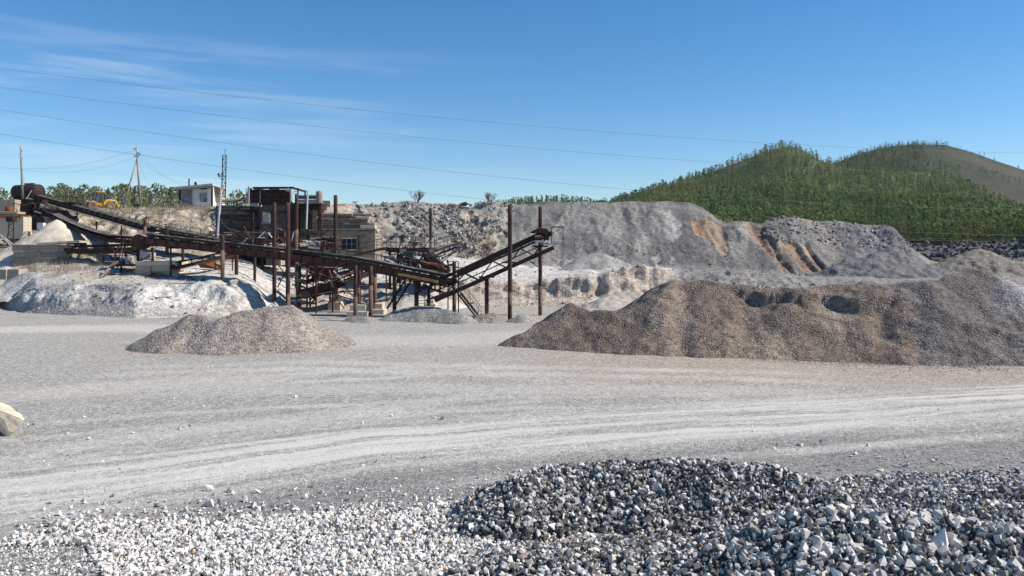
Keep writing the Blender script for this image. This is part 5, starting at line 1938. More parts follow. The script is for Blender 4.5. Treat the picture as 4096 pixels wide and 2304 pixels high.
# cage round the pipe at the foot of the rising conveyor
cg_ = thing('rail_cage', 'small railed landing around the pipe pillar at the conveyor foot', 'landing', P(1817, 1100, 62.6))
mb = MB()
mb.box(P(1812, 1098, 62.6), (1.5, 1.3, 0.06))
mb.build('landing', M['rust_dark'], cg_)
railing(cg_, [P(1790, 1096, 61.9), P(1834, 1096, 61.9)], h=0.95, spacing=0.5)
railing(cg_, [P(1790, 1094, 63.2), P(1834, 1094, 63.2)], h=0.95, spacing=0.5)
legs(cg_, [P(1792, 1100, 62), P(1834, 1100, 63.2)], 'rust_dark', 0.09)

# feed machine under the middle of the yard
fm = thing('feed_machine', 'dark jumble of hopper and drive below the middle of the long conveyor', 'machine', PZ(1280, 65.5, bank_z(*PZ(1280, 65.5, 0)[:2])))
mb = MB()
mb.prism([P(1225, 1070, 66), P(1340, 1070, 66), P(1325, 1112, 66), P(1290, 1128, 66), P(1250, 1112, 66)], (0, 1.8, 0))
mb.build('hopper', M['rust'], fm, bevel=0.02)
mb = MB()
mb.beam(P(1212, 1168, 64.6), P(1330, 1140, 64.6), 1.1, 0.5)
mb.beam(P(1205, 1192, 64.6), P(1310, 1160, 64.6), 0.9, 0.16)
mb.build('feeder_body', M['rust_dark'], fm)
mb = MB()
mb.tube(P(1222, 1180, 63.9), P(1222, 1176, 65.3), 0.33, n=18)
mb.build('tail_drum', M['black'], fm)
mb = MB()
mb.box(P(1268, 1050, 66.5), (1.9, 1.6, 0.1))
mb.build('cover_plate', M['zinc'], fm)
for px, py in [(1228, 1060), (1338, 1060), (1240, 1150), (1320, 1130)]:
    p = P(px, py, 66.2)
    mb = MB()
    mb.beam((p.x, p.y, bank_z(p.x, p.y) - 0.4), p, 0.12, 0.12)
    mb.build('leg', M['rust_dark'], fm)
for (a, b) in [((1110, 1150, 66), (1150, 1070, 66)), ((1150, 1108, 66), (1112, 1060, 66)), ((1230, 1120, 65.5), (1262, 1060, 65.5)), ((1300, 1175, 64.4), (1345, 1150, 64.4)), ((1250, 1182, 64.0), (1330, 1168, 64.0))]:
    mb = MB()
    mb.tube(P(*a), P(*b), 0.05, n=8)
    mb.build('brace', M['rust_dark'], fm)

# ------------------------------------------------------------------ concrete footings and blocks
for (px0, px1, py0, py1, D, lb) in [(1400, 1472, 1217, 1258, 60.5, 'pale concrete footing between the four pillars'), (1500, 1536, 1212, 1248, 63.5, 'smaller pale concrete footing behind the four pillars'), (1324, 1364, 1190, 1215, 66.5, 'low dusty concrete footing beside the feed machine'), (1706, 1740, 1198, 1222, 65.5, 'grey concrete block under the conveyor tail')]:
    a, b = P(px0, py1, D), P(px1, py0, D)
    mb = MB()
    mb.prism([(a.x - .12, D - .7, a.z - .6), (b.x + .12, D - .7, a.z - .6), (b.x + .12, D + .9, a.z - .6), (a.x - .12, D + .9, a.z - .6)], (0, 0, 0.62 + (b.z - a.z) * 0.35))
    mb.box(((a.x + b.x) / 2, D + 0.1, a.z + (b.z - a.z) * 0.6), ((b.x - a.x) * 0.9, 1.1, (b.z - a.z) * 0.8))
    tag(mb.build('footing', M['concrete_pale'], bevel=0.05), lb, 'footing')

# bunker wall of three courses left of the gallery conveyor
bw = thing('block_bunker', 'low concrete bunker wall of three block courses below the sand cone', 'wall', P(160, 1062, 80))
for c in range(3):
    y0, y1 = 978 + c * 26, 978 + (c + 1) * 26
    edges_ = [47, 120, 196, 281] if c % 2 == 0 else [52, 90, 160, 232, 279]
    for a, b in zip(edges_[:-1], edges_[1:]):
        p0, p1 = P(a, y1, 80), P(b, y0, 80)
        mb = MB()
        mb.box(((p0.x + p1.x) / 2, 81.0 + random.uniform(-.03, .03), (p0.z + p1.z) / 2), (p1.x - p0.x - 0.012, 2.0, p1.z - p0.z - 0.012))
        mb.build('block', M['slab'], bw, bevel=0.025)  # darker slab colour stands in for shade on the bunker front
mb = MB()
mb.box((P(165, 0, 80).x, 81.0, P(0, 1070, 80).z), (5.6, 1.9, 0.9))
mb.build('foundation', M['concrete'], bw)
mb = MB()
mb.box(P(250, 971, 81.5), (4.2, 1.8, 0.22), rz=R(3), ry=R(-3))
tag(mb.build('concrete_slab', M['concrete_pale'], bevel=0.02), 'loose concrete slab lying across the end of the bunker wall', 'slab')
mb = MB()
mb.box(P(305, 990, 82), (1.4, 1.2, 1.2))
tag(mb.build('steel_box', M['black'], bevel=0.02), 'dark steel box at the mouth of the bunker', 'box')
mb = MB()
mb.beam(P(300, 1045, 78.5), P(322, 1010, 78.5), 0.14, 0.14)
tag(mb.build('timber_prop', M['wood_grey']), 'grey timber prop leaning under the gallery conveyor', 'prop')

for px, py, w, lb in [(0, 1097, 2.2, 'low concrete block half buried beside the small grey heap'), (72, 1096, 1.1, 'short concrete block next to the half buried one')]:
    p = P(px, py, 75)
    mb = MB()
    mb.box(p, (w, 1.3, 0.95), rz=R(-4))
    tag(mb.build('concrete_block', M['concrete'], bevel=0.04), lb, 'block')

# stepped concrete block with a coil of cable
sb = thing('stepped_block', 'stepped beige concrete foundation block with chipped ledges', 'foundation', P(622, 1142, 68))
for (a, b, y0, y1, dy, m_n) in [(541, 707, 1045, 1062, 0, 'concrete_pale'), (541, 600, 1060, 1140, 0.03, 'concrete'), (596, 676, 1060, 1086, 0.22, 'concrete_pale'), (600, 690, 1085, 1142, 0.4, 'concrete_pale'), (688, 708, 1058, 1075, -0.1, 'concrete_pale'), (690, 712, 1095, 1130, -0.05, 'concrete_pale')]:
    p0, p1 = P(a, y1, 68), P(b, y0, 68)
    mb = MB()
    mb.box(((p0.x + p1.x) / 2, 69.2 + dy, (p0.z + p1.z) / 2), (p1.x - p0.x, 2.4, p1.z - p0.z))
    mb.build('concrete_course', M[m_n], sb, bevel=0.03)
mb = MB()
mb.box((P(622, 0, 68).x, 69.6, P(0, 1150, 68).z), (3.2, 2.0, 1.4))
mb.build('foundation', M['concrete'], sb)
coil = MB()
cc0 = P(632, 1120, 67.6)
rr_ = random.Random(4)
for k in range(9):
    R_ = 0.42 + 0.06 * k
    ox, oz = rr_.uniform(-.06, .06), rr_.uniform(-.05, .05)
    ph = rr_.uniform(0, 6.28)
    pts_ = []
    for j in range(25):
        t = 2 * math.pi * j / 24
        pts_.append(cc0 + Vector((math.cos(t) * R_ * 1.25 + ox, -0.06 * k + 0.25 * math.sin(t), math.sin(t) * R_ * 0.72 + oz + 0.03 * math.sin(3 * t + ph))))
    coil.path(pts_, 0.022, n=5)
tag(coil.build('cable_coil', M['rust']), 'tangled coil of rusty steel cable leaning on the stepped block', 'cable coil')

# machinery left of the stepped block
mt = thing('drive_station', 'small drive station with blue motor and pale hopper beside the stepped block', 'machine', P(510, 1062, 71))
mb = MB()
mb.tube(P(505, 1040, 70.5), P(535, 1040, 70.5), 0.32, n=18)
mb.build('motor', M['grey_metal'], mt, smooth=True)
mb = MB()
mb.tube(P(484, 1044, 70.6), P(498, 1044, 70.6), 0.3, n=18)
mb.build('pulley', M['blue_paint'], mt)
mb = MB()
mb.prism([P(560, 1000, 71), P(604, 1012, 71), P(602, 1040, 71), P(558, 1040, 71)], (0, 1.0, 0))
mb.build('hopper', M['zinc'], mt, bevel=0.02)
mb = MB()
mb.box(P(520, 1060, 71.2), (1.9, 1.5, 0.18))
mb.build('deck', M['rust'], mt)
legs(mt, [P(485, 1062, 70.6), P(550, 1062, 70.6), P(485, 1062, 71.8), P(550, 1062, 71.8)], 'rust_dark', 0.13)
for a, b in [((440, 1022, 71), (470, 1070, 71)), ((446, 1064, 71), (480, 1024, 71))]:
    mb = MB()
    mb.tube(P(*a), P(*b), 0.05, n=8)
    mb.build('brace', M['rust_dark'], mt)
railing(mt, [P(440, 1052, 70.4), P(478, 1052, 70.4)], h=0.7, spacing=0.5)
mb = MB()
mb.beam(P(378, 1138, 66.5), P(462, 1054, 70), 0.28, 0.16)
mb.beam(P(430, 1086, 68.8), P(466, 1046, 70), 0.5, 0.10)
tag(mb.build('steel_chute', M['rust'], bevel=0.01), 'rusty steel chute slanting down from the drive station', 'chute')

# round pulley guard at the head of the long conveyor
dg = thing('pulley_guard', 'round rusty guard over the upper pulley of the long red conveyor', 'guard', P(570, 1000, 72))
mb = MB()
mb.lathe([(0.05, -0.7), (0.62, -0.7), (0.66, -0.6), (0.66, 0.6), (0.62, 0.7), (0.05, 0.7)], P(568, 966, 71.5), axis='Y', n=22)
mb.build('drum_cover', M['rust'], dg, smooth=False)
mb = MB()
mb.box(P(600, 970, 71.3), (1.2, 1.3, 0.7))
mb.build('gear_housing', M['rust_dark'], dg, bevel=0.03)
mb = MB()
mb.box(P(597, 931, 72), (1.5, 0.9, 0.05), ry=R(-2))
mb.build('roof_sheet', M['zinc'], dg)
mb = MB()
for px in (568, 626):
    mb.tube(P(px, 958, 72), P(px, 932, 72), 0.03, n=6)
mb.build('sheet_post', M['rust_dark'], dg)
legs(dg, [P(552, 990, 71.2), P(610, 990, 71.2), P(552, 988, 72.3)], 'rust', 0.2)

# tank with its stand
tk = thing('storage_tank', 'dark red cylindrical tank with two hatches on top', 'tank', P(114, 812, 107))
mb = MB()
c = P(112, 768, 107)
ax = Vector((0.94, -0.34, 0)).normalized()
Lh, rad = 2.0, 0.98
prof = [(-Lh - 0.28, 0.02), (-Lh - 0.25, 0.45), (-Lh - 0.12, 0.82), (-Lh, 0.97), (-Lh + 0.02, 1), (Lh - 0.02, 1), (Lh, 0.97), (Lh + 0.12, 0.82), (Lh + 0.25, 0.45), (Lh + 0.28, 0.02)]
side_ = Vector((-ax.y, ax.x, 0))
vv, ff = [], []
for h_, r_ in prof:
    for j in range(28):
        t = 2 * math.pi * j / 28
        vv.append(c + ax * h_ + (side_ * math.cos(t) + Vector((0, 0, 1)) * math.sin(t)) * r_ * rad)
for i in range(len(prof) - 1):
    for j in range(28):
        ff.append((i * 28 + j, i * 28 + (j + 1) % 28, (i + 1) * 28 + (j + 1) % 28, (i + 1) * 28 + j))
mb.add(vv, ff)
mb.build('shell', M['tank'], tk, smooth=True)
for h_ in (-0.15, 0.75):
    mb = MB()
    p = c + ax * h_ + Vector((0, 0, rad - 0.04))
    mb.lathe([(0.3, 0), (0.3, 0.14), (0.36, 0.15), (0.36, 0.2), (0.1, 0.24)], p, n=16)
    mb.build('hatch', M['tank'], tk)
for h_ in (-1.2, 0.2, 1.3):
    mb = MB()
    p = c + ax * h_
    for j in range(28):
        t0, t1 = 2 * math.pi * j / 28, 2 * math.pi * (j + 1) / 28
        mb.beam(p + (side_ * math.cos(t0) + Vector((0, 0, 1)) * math.sin(t0)) * (rad + .01), p + (side_ * math.cos(t1) + Vector((0, 0, 1)) * math.sin(t1)) * (rad + .01), 0.06, 0.03)
    mb.build('band', M['rust_dark'], tk)
for h_ in (-1.3, 1.1):
    mb = MB()
    p = c + ax * h_
    mb.box(p - Vector((0, 0, 1.25)), (0.4, 1.5, 1.2), rz=math.atan2(ax.y, ax.x))
    mb.build('saddle', M['rust_dark'], tk)

# steel headworks under the tank and the old bin on the left
hw_ = thing('headworks', 'rusty steel headworks, chute and dark shade sheet below the tank', 'steel frame', P(95, 905, 100))
for px, y0, y1, D in [(62, 800, 905, 100), (108, 800, 905, 100), (150, 815, 900, 99), (75, 800, 900, 102), (130, 808, 900, 102)]:
    mb = MB()
    a = P(px, y1, D); a.z = bank_z(a.x, a.y) - 0.5
    mb.beam(a, P(px, y0, D), 0.22, 0.22)
    mb.build('leg', M['rust_dark'], hw_)
for (a, b, w, h) in [((58, 800, 100), (180, 806, 99), .9, .35), ((58, 846, 100), (160, 858, 99), .3, .25), ((60, 842, 100), (108, 802, 100), .1, .12), ((62, 802, 100), (108, 842, 100), .1, .12)]:
    mb = MB()
    mb.beam(P(*a), P(*b), w, h)
    mb.build('girder', M['rust_dark'], hw_)
mb = MB()
mb.prism([P(60, 815, 99), P(125, 815, 99), P(118, 850, 99), P(100, 872, 99), P(72, 868, 99)], (0, 1.6, 0))
mb.build('chute', M['rust_dark'], hw_, bevel=0.02)
mb = MB()
mb.prism([P(155, 828, 97), P(255, 842, 96), P(295, 893, 95), P(262, 892, 95), P(210, 862, 96), P(175, 868, 96.5)], (0, 0.9, 0))
mb.build('chute', M['rust_dark'], hw_, bevel=0.02)  # dark sheet added in the shape of the conveyors' shade
mb = MB()
mb.prism([P(100, 870, 94), P(172, 866, 94), P(190, 900, 94), P(150, 915, 94), P(95, 905, 94)], (0, 1.4, 0))
mb.build('feed_bin', M['black'], hw_, bevel=0.02)
mb = MB()
mb.box(P(166, 905, 93), (0.7, 0.6, 0.8))
mb.build('control_box', M['white_paint'], hw_)
# posts on the top landing of the descending conveyor
mb = MB()
mb.box(P(285, 812, 98), (2.2, 2.0, 0.1))
mb.build('landing', M['rust_dark'], hw_)
railing(hw_, [P(262, 808, 97.2), P(312, 810, 97.2)], h=1.15, spacing=0.45)
railing(hw_, [P(262, 806, 99), P(312, 808, 99)], h=1.15, spacing=0.6)
legs(hw_, [P(266, 815, 97.2), P(308, 817, 97.2)], 'rust_dark', 0.12)

ob = thing('concrete_bin', 'pale concrete bin wall with a rusty ledge beside the steel headworks', 'bin', P(40, 955, 92))
for (a, b, y0, y1, D, m_n) in [(-60, 60, 798, 850, 98, 'concrete'), (-60, 94, 868, 955, 92, 'concrete_pale'), (-60, 84, 862, 869, 91.6, 'orange_rust'), (-60, 70, 846, 856, 94, 'concrete')]:
    p0, p1 = P(a, y1, D), P(b, y0, D)
    mb = MB()
    mb.box(((p0.x + p1.x) / 2, D + 0.8, (p0.z + p1.z) / 2), (p1.x - p0.x, 1.6, p1.z - p0.z))
    mb.build('wall' if m_n != 'orange_rust' else 'ledge', M[m_n], ob, bevel=0.03)
mb = MB()
mb.lathe([(0.1, -.3), (0.42, -.28), (0.45, 0), (0.42, .28), (0.1, .3)], P(36, 836, 96.5), n=16)
tag(mb.build('rusty_barrel', M['orange_rust']), 'small orange rusty drum on the ledge of the concrete bin', 'drum')

lt = thing('lattice_mast', 'short lattice steel tower standing before the concrete bin', 'tower', P(42, 975, 90))
for sx in (-1, 1):
    for sy in (-1, 1):
        mb = MB()
        mb.beam(P(42 + sx * 14, 985, 90 + sy * 0.4), P(46 + sx * 8, 876, 90 + sy * 0.25), 0.08, 0.08)
        mb.build('leg', M['rust_dark'], lt)
for i in range(7):
    y0, y1 = 975 - i * 14, 975 - (i + 1) * 14
    mb = MB()
    w0, w1 = 14 - i * 0.8, 14 - (i + 1) * 0.8
    mb.beam(P(42 + (-w0 if i % 2 else w0), y0, 89.7), P(44 + (w1 if i % 2 else -w1), y1, 89.7), 0.04, 0.05)
    mb.build('lacing', M['rust_dark'], lt)
mb = MB()
mb.box(P(45, 878, 90), (0.75, 0.8, 0.5))
mb.build('top_box', M['rust_dark'], lt)

tg = thing('lattice_girder', 'pale lattice girder lying level beside the bunker wall', 'girder', P(10, 1005, 84))
for y in (985, 1003):
    mb = MB()
    mb.beam(P(-70, y, 84), P(50, y, 84), 0.12, 0.12)
    mb.build('chord', M['concrete'], tg)
for i in range(12):
    mb = MB()
    mb.beam(P(-70 + i * 10, 985 if i % 2 else 1003, 84), P(-60 + i * 10, 1003 if i % 2 else 985, 84), 0.06, 0.07)
    mb.build('lacing', M['concrete'], tg)
mb = MB()
for a, b in [((0, 940, 85), (40, 985, 84.5)), ((20, 955, 85), (52, 982, 84.5)), ((75, 970, 87), (105, 925, 88)), ((85, 968, 87), (112, 930, 88))]:
    pass
for i, (a, b) in enumerate([((2, 940, 86), (44, 984, 84.5)), ((22, 953, 86), (54, 982, 84.5)), ((74, 972, 87), (103, 926, 88)), ((84, 970, 87), (110, 932, 88))]):
    mb = MB()
    mb.beam(P(*a), P(*b), 0.16, 0.10)
    tag(mb.build('steel_section', M['wood_grey']), ['long pale beam leaning down to the lattice girder', 'shorter pale beam leaning down to the lattice girder', 'grey beam propped on the sand cone', 'second grey beam propped on the sand cone'][i], 'beam')


# jumble of loose bars, pipes and brackets hanging about the machines
rj = random.Random(31)


def jumble(parent, x0, x1, y0, y1, D0, D1, n, along=0.7):
    for k in range(n):
        a = P(rj.uniform(x0, x1), rj.uniform(y0, y1), rj.uniform(D0, D1))
        v = Vector((rj.uniform(-1, 1), rj.uniform(-.35, .35), rj.uniform(-.3, .3) if rj.random() < along else rj.choice([-1, 1]))).normalized() * rj.uniform(0.4, 1.7)
        mb = MB()
        if rj.random() < 0.55:
            mb.beam(a, a + v, rj.uniform(.05, .16), rj.uniform(.04, .12))
        else:
            mb.tube(a, a + v, rj.uniform(.02, .06), n=7)
        mb.build('bar' if k % 3 else 'pipe', M[rj.choice(['rust_dark', 'rust_dark', 'rust_dark', 'black', 'rust', 'rust_red', 'zinc'])], parent)


jumble(sc_, 1560, 1800, 1020, 1108, 67.5, 70, 60)
jumble(fm, 1200, 1400, 1062, 1190, 63.8, 66.5, 60)
jumble(mt, 450, 610, 1000, 1062, 70, 72, 22)
jumble(hw_, 60, 200, 800, 900, 97, 100, 40)
jumble(pf, 1560, 1730, 990, 1030, 72.8, 75, 24)

# ------------------------------------------------------------------ ore hopper building
HD = 84.0
oh = thing('ore_hopper', 'tall dark steel ore hopper on a dark concrete substructure', 'hopper', PZ(1150, HD, 3.0))


def slab_at(parent, name, a, b, y0, y1, D, depth, mat, bevel=0.02, jig=0.0):
    p0, p1 = P(a, y1, D), P(b, y0, D)
    mb = MB()
    mb.box(((p0.x + p1.x) / 2, D + depth / 2 + random.uniform(-jig, jig), (p0.z + p1.z) / 2), (p1.x - p0.x, depth, p1.z - p0.z), rz=random.uniform(-jig, jig) * 0.05)
    return mb.build(name, M[mat], parent, bevel=bevel)


# substructure
slab_at(oh, 'wall', 1040, 1160, 812, 960, HD + 1.5, 1.0, 'slab_dark')
slab_at(oh, 'wall', 1160, 1190, 815, 1000, HD + 1.2, 1.0, 'rust_dark')
slab_at(oh, 'wall', 1190, 1288, 812, 960, HD + 2.2, 1.0, 'slab_dark')
slab_at(oh, 'base_wall', 870, 1300, 985, 1075, HD + 2.4, 1.0, 'slab_dark')
slab_at(oh, 'opening_shade', 930, 1062, 1000, 1062, 80.5, 2.5, 'black')  # solid black box painting in the shade inside an opening
slab_at(oh, 'side_wall', 1064, 1112, 1005, 1062, 80.3, 2.5, 'concrete')
slab_at(oh, 'roof_beam', 1180, 1290, 812, 838, HD + 1.0, 2.0, 'rust_dark')
for a, b in [(1001, 1040), (1040, 1100), (1100, 1157)]:
    slab_at(oh, 'side_panel', a + .5, b - .5, 758, 812, HD, 0.08, 'rust_dark', jig=0.02)
slab_at(oh, 'side_panel', 1001, 1030, 812, 825, HD, 2.5, 'grey_metal')
for yy in (775, 797):
    slab_at(oh, 'stiffener', 1001, 1157, yy, yy + 3, HD - 0.12, 0.12, 'rust')
slab_at(oh, 'back_panel', 1001, 1030, 761, 812, HD + 5.0, 0.08, 'rust_dark')
slab_at(oh, 'back_panel', 1082, 1157, 761, 812, HD + 5.0, 0.08, 'rust_dark')
for px in (1003, 1036, 1080, 1113, 1158):
    mb = MB()
    mb.beam(P(px, 812, HD - 0.1), P(px, 752, HD - 0.1), 0.16, 0.16)
    mb.build('column', M['rust_dark'], oh)
for y, D in ((752, HD - 0.1), (752, HD + 5.1)):
    mb = MB()
    mb.beam(P(1013, y, D), P(1174, y - 1, D), 0.2, 0.22)
    mb.build('top_beam', M['black'], oh)
for px in (1014, 1080, 1172):
    mb = MB()
    mb.beam(P(px, 752, HD), P(px, 752, HD) + Vector((0, 5.1, 0)), 0.16, 0.2)
    mb.build('top_beam', M['black'], oh)
for px in (1016, 1082, 1113, 1170):
    mb = MB()
    a = P(px, 752, HD - 0.1)
    mb.beam(a + Vector((0, 5.1, -1.6)), a + Vector((0, 5.1, 0)), 0.14, 0.14)
    mb.build('column', M['black'], oh)
mb = MB()
mb.beam(P(1063, 797, HD - .2), P(1083, 763, HD - .2), 0.06, 0.06)
mb.build('brace', M['rust'], oh)
mb = MB()
mb.prism([P(1145, 752, HD - .35), P(1154, 752, HD - .35), P(1158, 766, HD - .35), P(1142, 764, HD - .35)], (0, .2, 0))
mb.build('hanging_sheet', M['zinc'], oh)
mb = MB()
mb.tube(P(1163, 756, HD - .3), P(1165, 806, HD - .3), 0.12, 0.16, n=10)
mb.build('hanging_sack', M['concrete'], oh)
# ladder frame beside the hopper
for y in (757, 765, 773):
    mb = MB()
    mb.tube(P(1174, y, HD), P(1192, y, HD), 0.03, n=6)
    mb.build('rung', M['black'], oh)
mb = MB()
mb.beam(P(1192, 778, HD), P(1192, 752, HD), 0.12, 0.12)
mb.build('ladder_rail', M['black'], oh)
# parapet boards on the right
for y0, y1, m_n in [(783, 797, 'slab_dark'), (798, 812, 'slab')]:
    for a, b in [(1192, 1230), (1230, 1266)]:
        slab_at(oh, 'parapet_board', a + .4, b - .4, y0, y1 - 1, HD + 0.6, 0.15, m_n, jig=0.03)
mb = MB()
mb.tube(P(1192, 781, HD + .6), P(1266, 781, HD + .6), 0.035, n=6)
mb.tube(P(1246, 781, HD + .6), P(1246, 778, HD + .6), 0.03, n=6)
mb.build('guard_rail', M['black'], oh)
mb = MB()
mb.lathe([(0.36, 0), (0.36, 0.9), (0.33, 1.3), (0.02, 1.25)], P(1277, 815, HD + .8), n=14)
mb.build('concrete_post', M['slab'], oh)
mb = MB()
for k, (dx, hh_) in enumerate([(0, .3), (.15, .18), (-.16, .15)]):
    p = P(1277, 766, HD + .8) + Vector((dx, 0, -0.1))
    mb.tube(p, p + Vector((0.04, 0, hh_)), 0.015, n=5)
mb.build('rebar', M['rust_dark'], oh)
slab_at(oh, 'parapet_block', 1291, 1322, 802, 826, HD + 4, 0.5, 'concrete_pale')
# framing over the front face
for px, D, m_n, w in [(1039, HD - .1, 'rust', .18), (1282, HD + .3, 'rust', .3), (1008, HD + .9, 'rust_dark', .3), (1235, HD + 1.8, 'rust_dark', .2), (1256, HD + 1.9, 'slab', .25), (1266, HD + 1.9, 'slab', .2)]:
    mb = MB()
    mb.beam(P(px, 975, D), P(px, 812, D), w, w)
    mb.build('column', M[m_n], oh)
for y, a, b, m_n in [(815, 1000, 1190, 'rust_dark'), (849, 1085, 1145, 'black'), (830, 1165, 1290, 'rust_dark'), (892, 1047, 1082, 'slab')]:
    mb = MB()
    mb.beam(P(a, y, HD + .6), P(b, y, HD + .6), 0.2, 0.2)
    mb.build('lintel', M[m_n], oh)
mb = MB()
for (a, b) in [((1232, 836, HD), (1280, 905, HD)), ((1226, 822, HD), (1236, 838, HD))]:
    mb.tube(P(*a), P(*b), 0.035, n=6)
mb.build('stay', M['rust_dark'], oh)

# panel with a ringed emblem on the front wall
pn = thing('sign_panel', 'pale square panel with a ringed emblem on the hopper front', 'sign', P(1065, 892, HD + .7))
slab_at(pn, 'board', 1049, 1080, 850, 890, HD + 1.2, 0.06, 'poster')
for r_ in (0.13, 0.22, 0.30):
    mb = MB()
    c = P(1062, 861, HD + 1.17)
    for j in range(20):
        t0, t1 = 2 * math.pi * j / 20, 2 * math.pi * (j + 1) / 20
        mb.beam(c + Vector((math.cos(t0) * r_, 0, math.sin(t0) * r_)), c + Vector((math.cos(t1) * r_, 0, math.sin(t1) * r_)), 0.02, 0.035)
    mb.build('ring', M['white_paint'], pn)

# thin grey mast in front of the hopper
mb = MB()
mb.tube(P(1225, 915, HD - 3), P(1231, 762, HD - 3), 0.10, 0.085, n=10)
mb.lathe([(0.11, 0), (0.13, 0.02), (0.13, 0.08), (0.10, 0.1)], P(1230, 800, HD - 3), n=10)
tag(mb.build('steel_mast', M['zinc']), 'slender pale mast standing before the right half of the hopper', 'mast')

# crushing floor at the foot of the hopper
cf = thing('crushing_plant', 'cluttered crusher platform of beams, rails and drives below the hopper', 'machine', PZ(1160, 78, 3.0))
mb = MB()
mb.box(P(1140, 968, 79.5), (9.5, 3.4, 0.14))
mb.build('floor_plate', M['rust_dark'], cf)
for px in (950, 1050, 1150, 1250, 1330):
    mb = MB()
    a = P(px, 970, 78.5)
    mb.beam((a.x, a.y, bank_z(a.x, a.y) - .4), a, 0.2, 0.2)
    mb.build('leg', M['rust_dark'], cf)
for (a, b, y0, y1, D, dp, m_n) in [(1095, 1140, 925, 968, 78.6, 1.4, 'rust'), (1110, 1145, 945, 962, 77.9, .6, 'orange_rust'), (1200, 1240, 918, 960, 79.2, 1.6, 'green_paint'), (1240, 1270, 922, 940, 78.4, .8, 'black'), (1265, 1340, 946, 950, 77.8, 1.4, 'slab'),
                                   (1020, 1090, 945, 966, 78.8, 1.2, 'rust_dark'), (960, 1010, 955, 968, 79, 1.2, 'green_paint'), (1040, 1078, 930, 944, 79.3, 1.0, 'black'), (1265, 1345, 952, 1000, 79.5, 1.2, 'rust_dark'), (1290, 1340, 958, 985, 78.6, .3, 'rust')]:
    slab_at(cf, 'machine_box', a, b, y0, y1, D, dp, m_n, bevel=0.03)
mb = MB()
mb.prism([P(1236, 968, 76.5), P(1300, 962, 76.5), P(1278, 998, 76.5), P(1232, 992, 76.5)], (0, .12, 0))
mb.build('broken_panel', M['white_paint'], cf)
mb = MB()
mb.prism([P(1284, 966, 76.3), P(1302, 962, 76.3), P(1296, 1008, 76.3), P(1278, 1008, 76.3)], (0, .3, 0))
mb.build('broken_panel', M['rust'], cf)
mb = MB()
mb.lathe([(0.1, -.12), (0.62, -.12), (0.66, 0), (0.62, .12), (0.1, .12)], P(1112, 940, 77.6), axis='Y', n=20)
mb.build('flywheel', M['rust_dark'], cf)
mb = MB()
mb.prism([P(1010, 986, 76.4), P(1030, 982, 76.4), P(1066, 990, 76.4), P(1040, 994, 76.4)], (0, .8, 0))
mb.build('bent_plate', M['orange_rust'], cf)
railing(cf, [P(1195, 950, 77.2), P(1345, 952, 77.2)], h=1.1, spacing=0.55)
railing(cf, [P(1000, 958, 77.6), P(1100, 964, 77.2), P(1195, 976, 76.6)], h=0.9, spacing=0.9)
railing(cf, [P(1245, 930, 80.5), P(1345, 928, 80.5)], h=0.9, spacing=0.7)
rr_ = random.Random(12)
for k in range(150):
    px, py = rr_.uniform(868, 1345), rr_.uniform(922, 1004)
    D = rr_.uniform(75.5, 78.5)
    a = P(px, py, D)
    v = Vector((rr_.uniform(-1, 1), rr_.uniform(-.4, .4), rr_.choice([0, 0, 0, 1, -.3]) * rr_.uniform(.4, 1))).normalized() * rr_.uniform(0.4, 1.5)
    mb = MB()
    if rr_.random() < 0.5:
        mb.beam(a, a + v, rr_.uniform(.05, .14), rr_.uniform(.05, .12))
    else:
        mb.tube(a, a + v, rr_.uniform(.025, .07), n=7)
    mb.build('beam' if k % 2 else 'pipe', M[rr_.choice(['rust_dark', 'rust_dark', 'rust_dark', 'black', 'rust', 'rust', 'rust_red', 'black', 'green_paint', 'zinc'])], cf)

# ------------------------------------------------------------------ retaining walls of stacked slabs
rw = thing('slab_stack', 'dark retaining wall of stacked slabs left of the ore hopper', 'wall', PZ(930, 87, 4.0))  # dark slab colour holds the shade the hopper casts on this wall
rr_ = random.Random(5)
y = 822.0
k = 0
while y < 960:
    hgt = rr_.uniform(7.5, 11.5)
    x = 866 + rr_.uniform(-8, 10) + max(0, (y - 900)) * -0.1
    while x < 1036:
        w = rr_.uniform(45, 95)
        x2 = min(x + w, 1040)
        slab_at(rw, 'slab', x + .8, x2 - .8, y + .7, y + hgt - .7, 86.2 + rr_.uniform(-.25, .3), 1.1, 'slab_dark', bevel=0.03, jig=0.06)
        x = x2
    y += hgt
slab_at(rw, 'backing', 862, 1044, 824, 985, 87.2, 1.2, 'slab_dark')
rw2 = thing('slab_stack', 'brown retaining wall of jutting slabs above the brick house', 'wall', PZ(1390, 86, 4.0))
y = 853.0
while y < 922:
    hgt = rr_.uniform(7, 11)
    x = 1288
    while x < 1480:
        w = rr_.uniform(40, 85)
        x2 = min(x + w, 1486 + rr_.uniform(-30, 20))
        if x2 - x < 10:
            break
        slab_at(rw2, 'slab', x + .8, x2 - .8, y + .8, y + hgt - .8, 85.6 + rr_.uniform(-.35, .35), 1.4, 'slab', bevel=0.03, jig=0.08)
        x = x2
    y += hgt
slab_at(rw2, 'backing', 1288, 1470, 855, 930, 87, 1.2, 'slab')
for i, (a, b, y0, y1) in enumerate([(1423, 1478, 866, 874), (1440, 1500, 902, 914), (1452, 1510, 917, 926)]):
    o = slab_at(rw2, 'slab', a, b, y0, y1, 85.0, 1.2, 'concrete_pale', bevel=0.03)

# ------------------------------------------------------------------ brick house with the barred window
bh = thing('brick_house', 'small brown brick house with a grey framed window built into the slope', 'building', PZ(1410, 84.5, 3.3))
HB = 84.5


def wallrect(a, b, y0, y1, D, dp, mat, name, parent):
    return slab_at(parent, name, a, b, y0, y1, D, dp, mat, bevel=0.0)


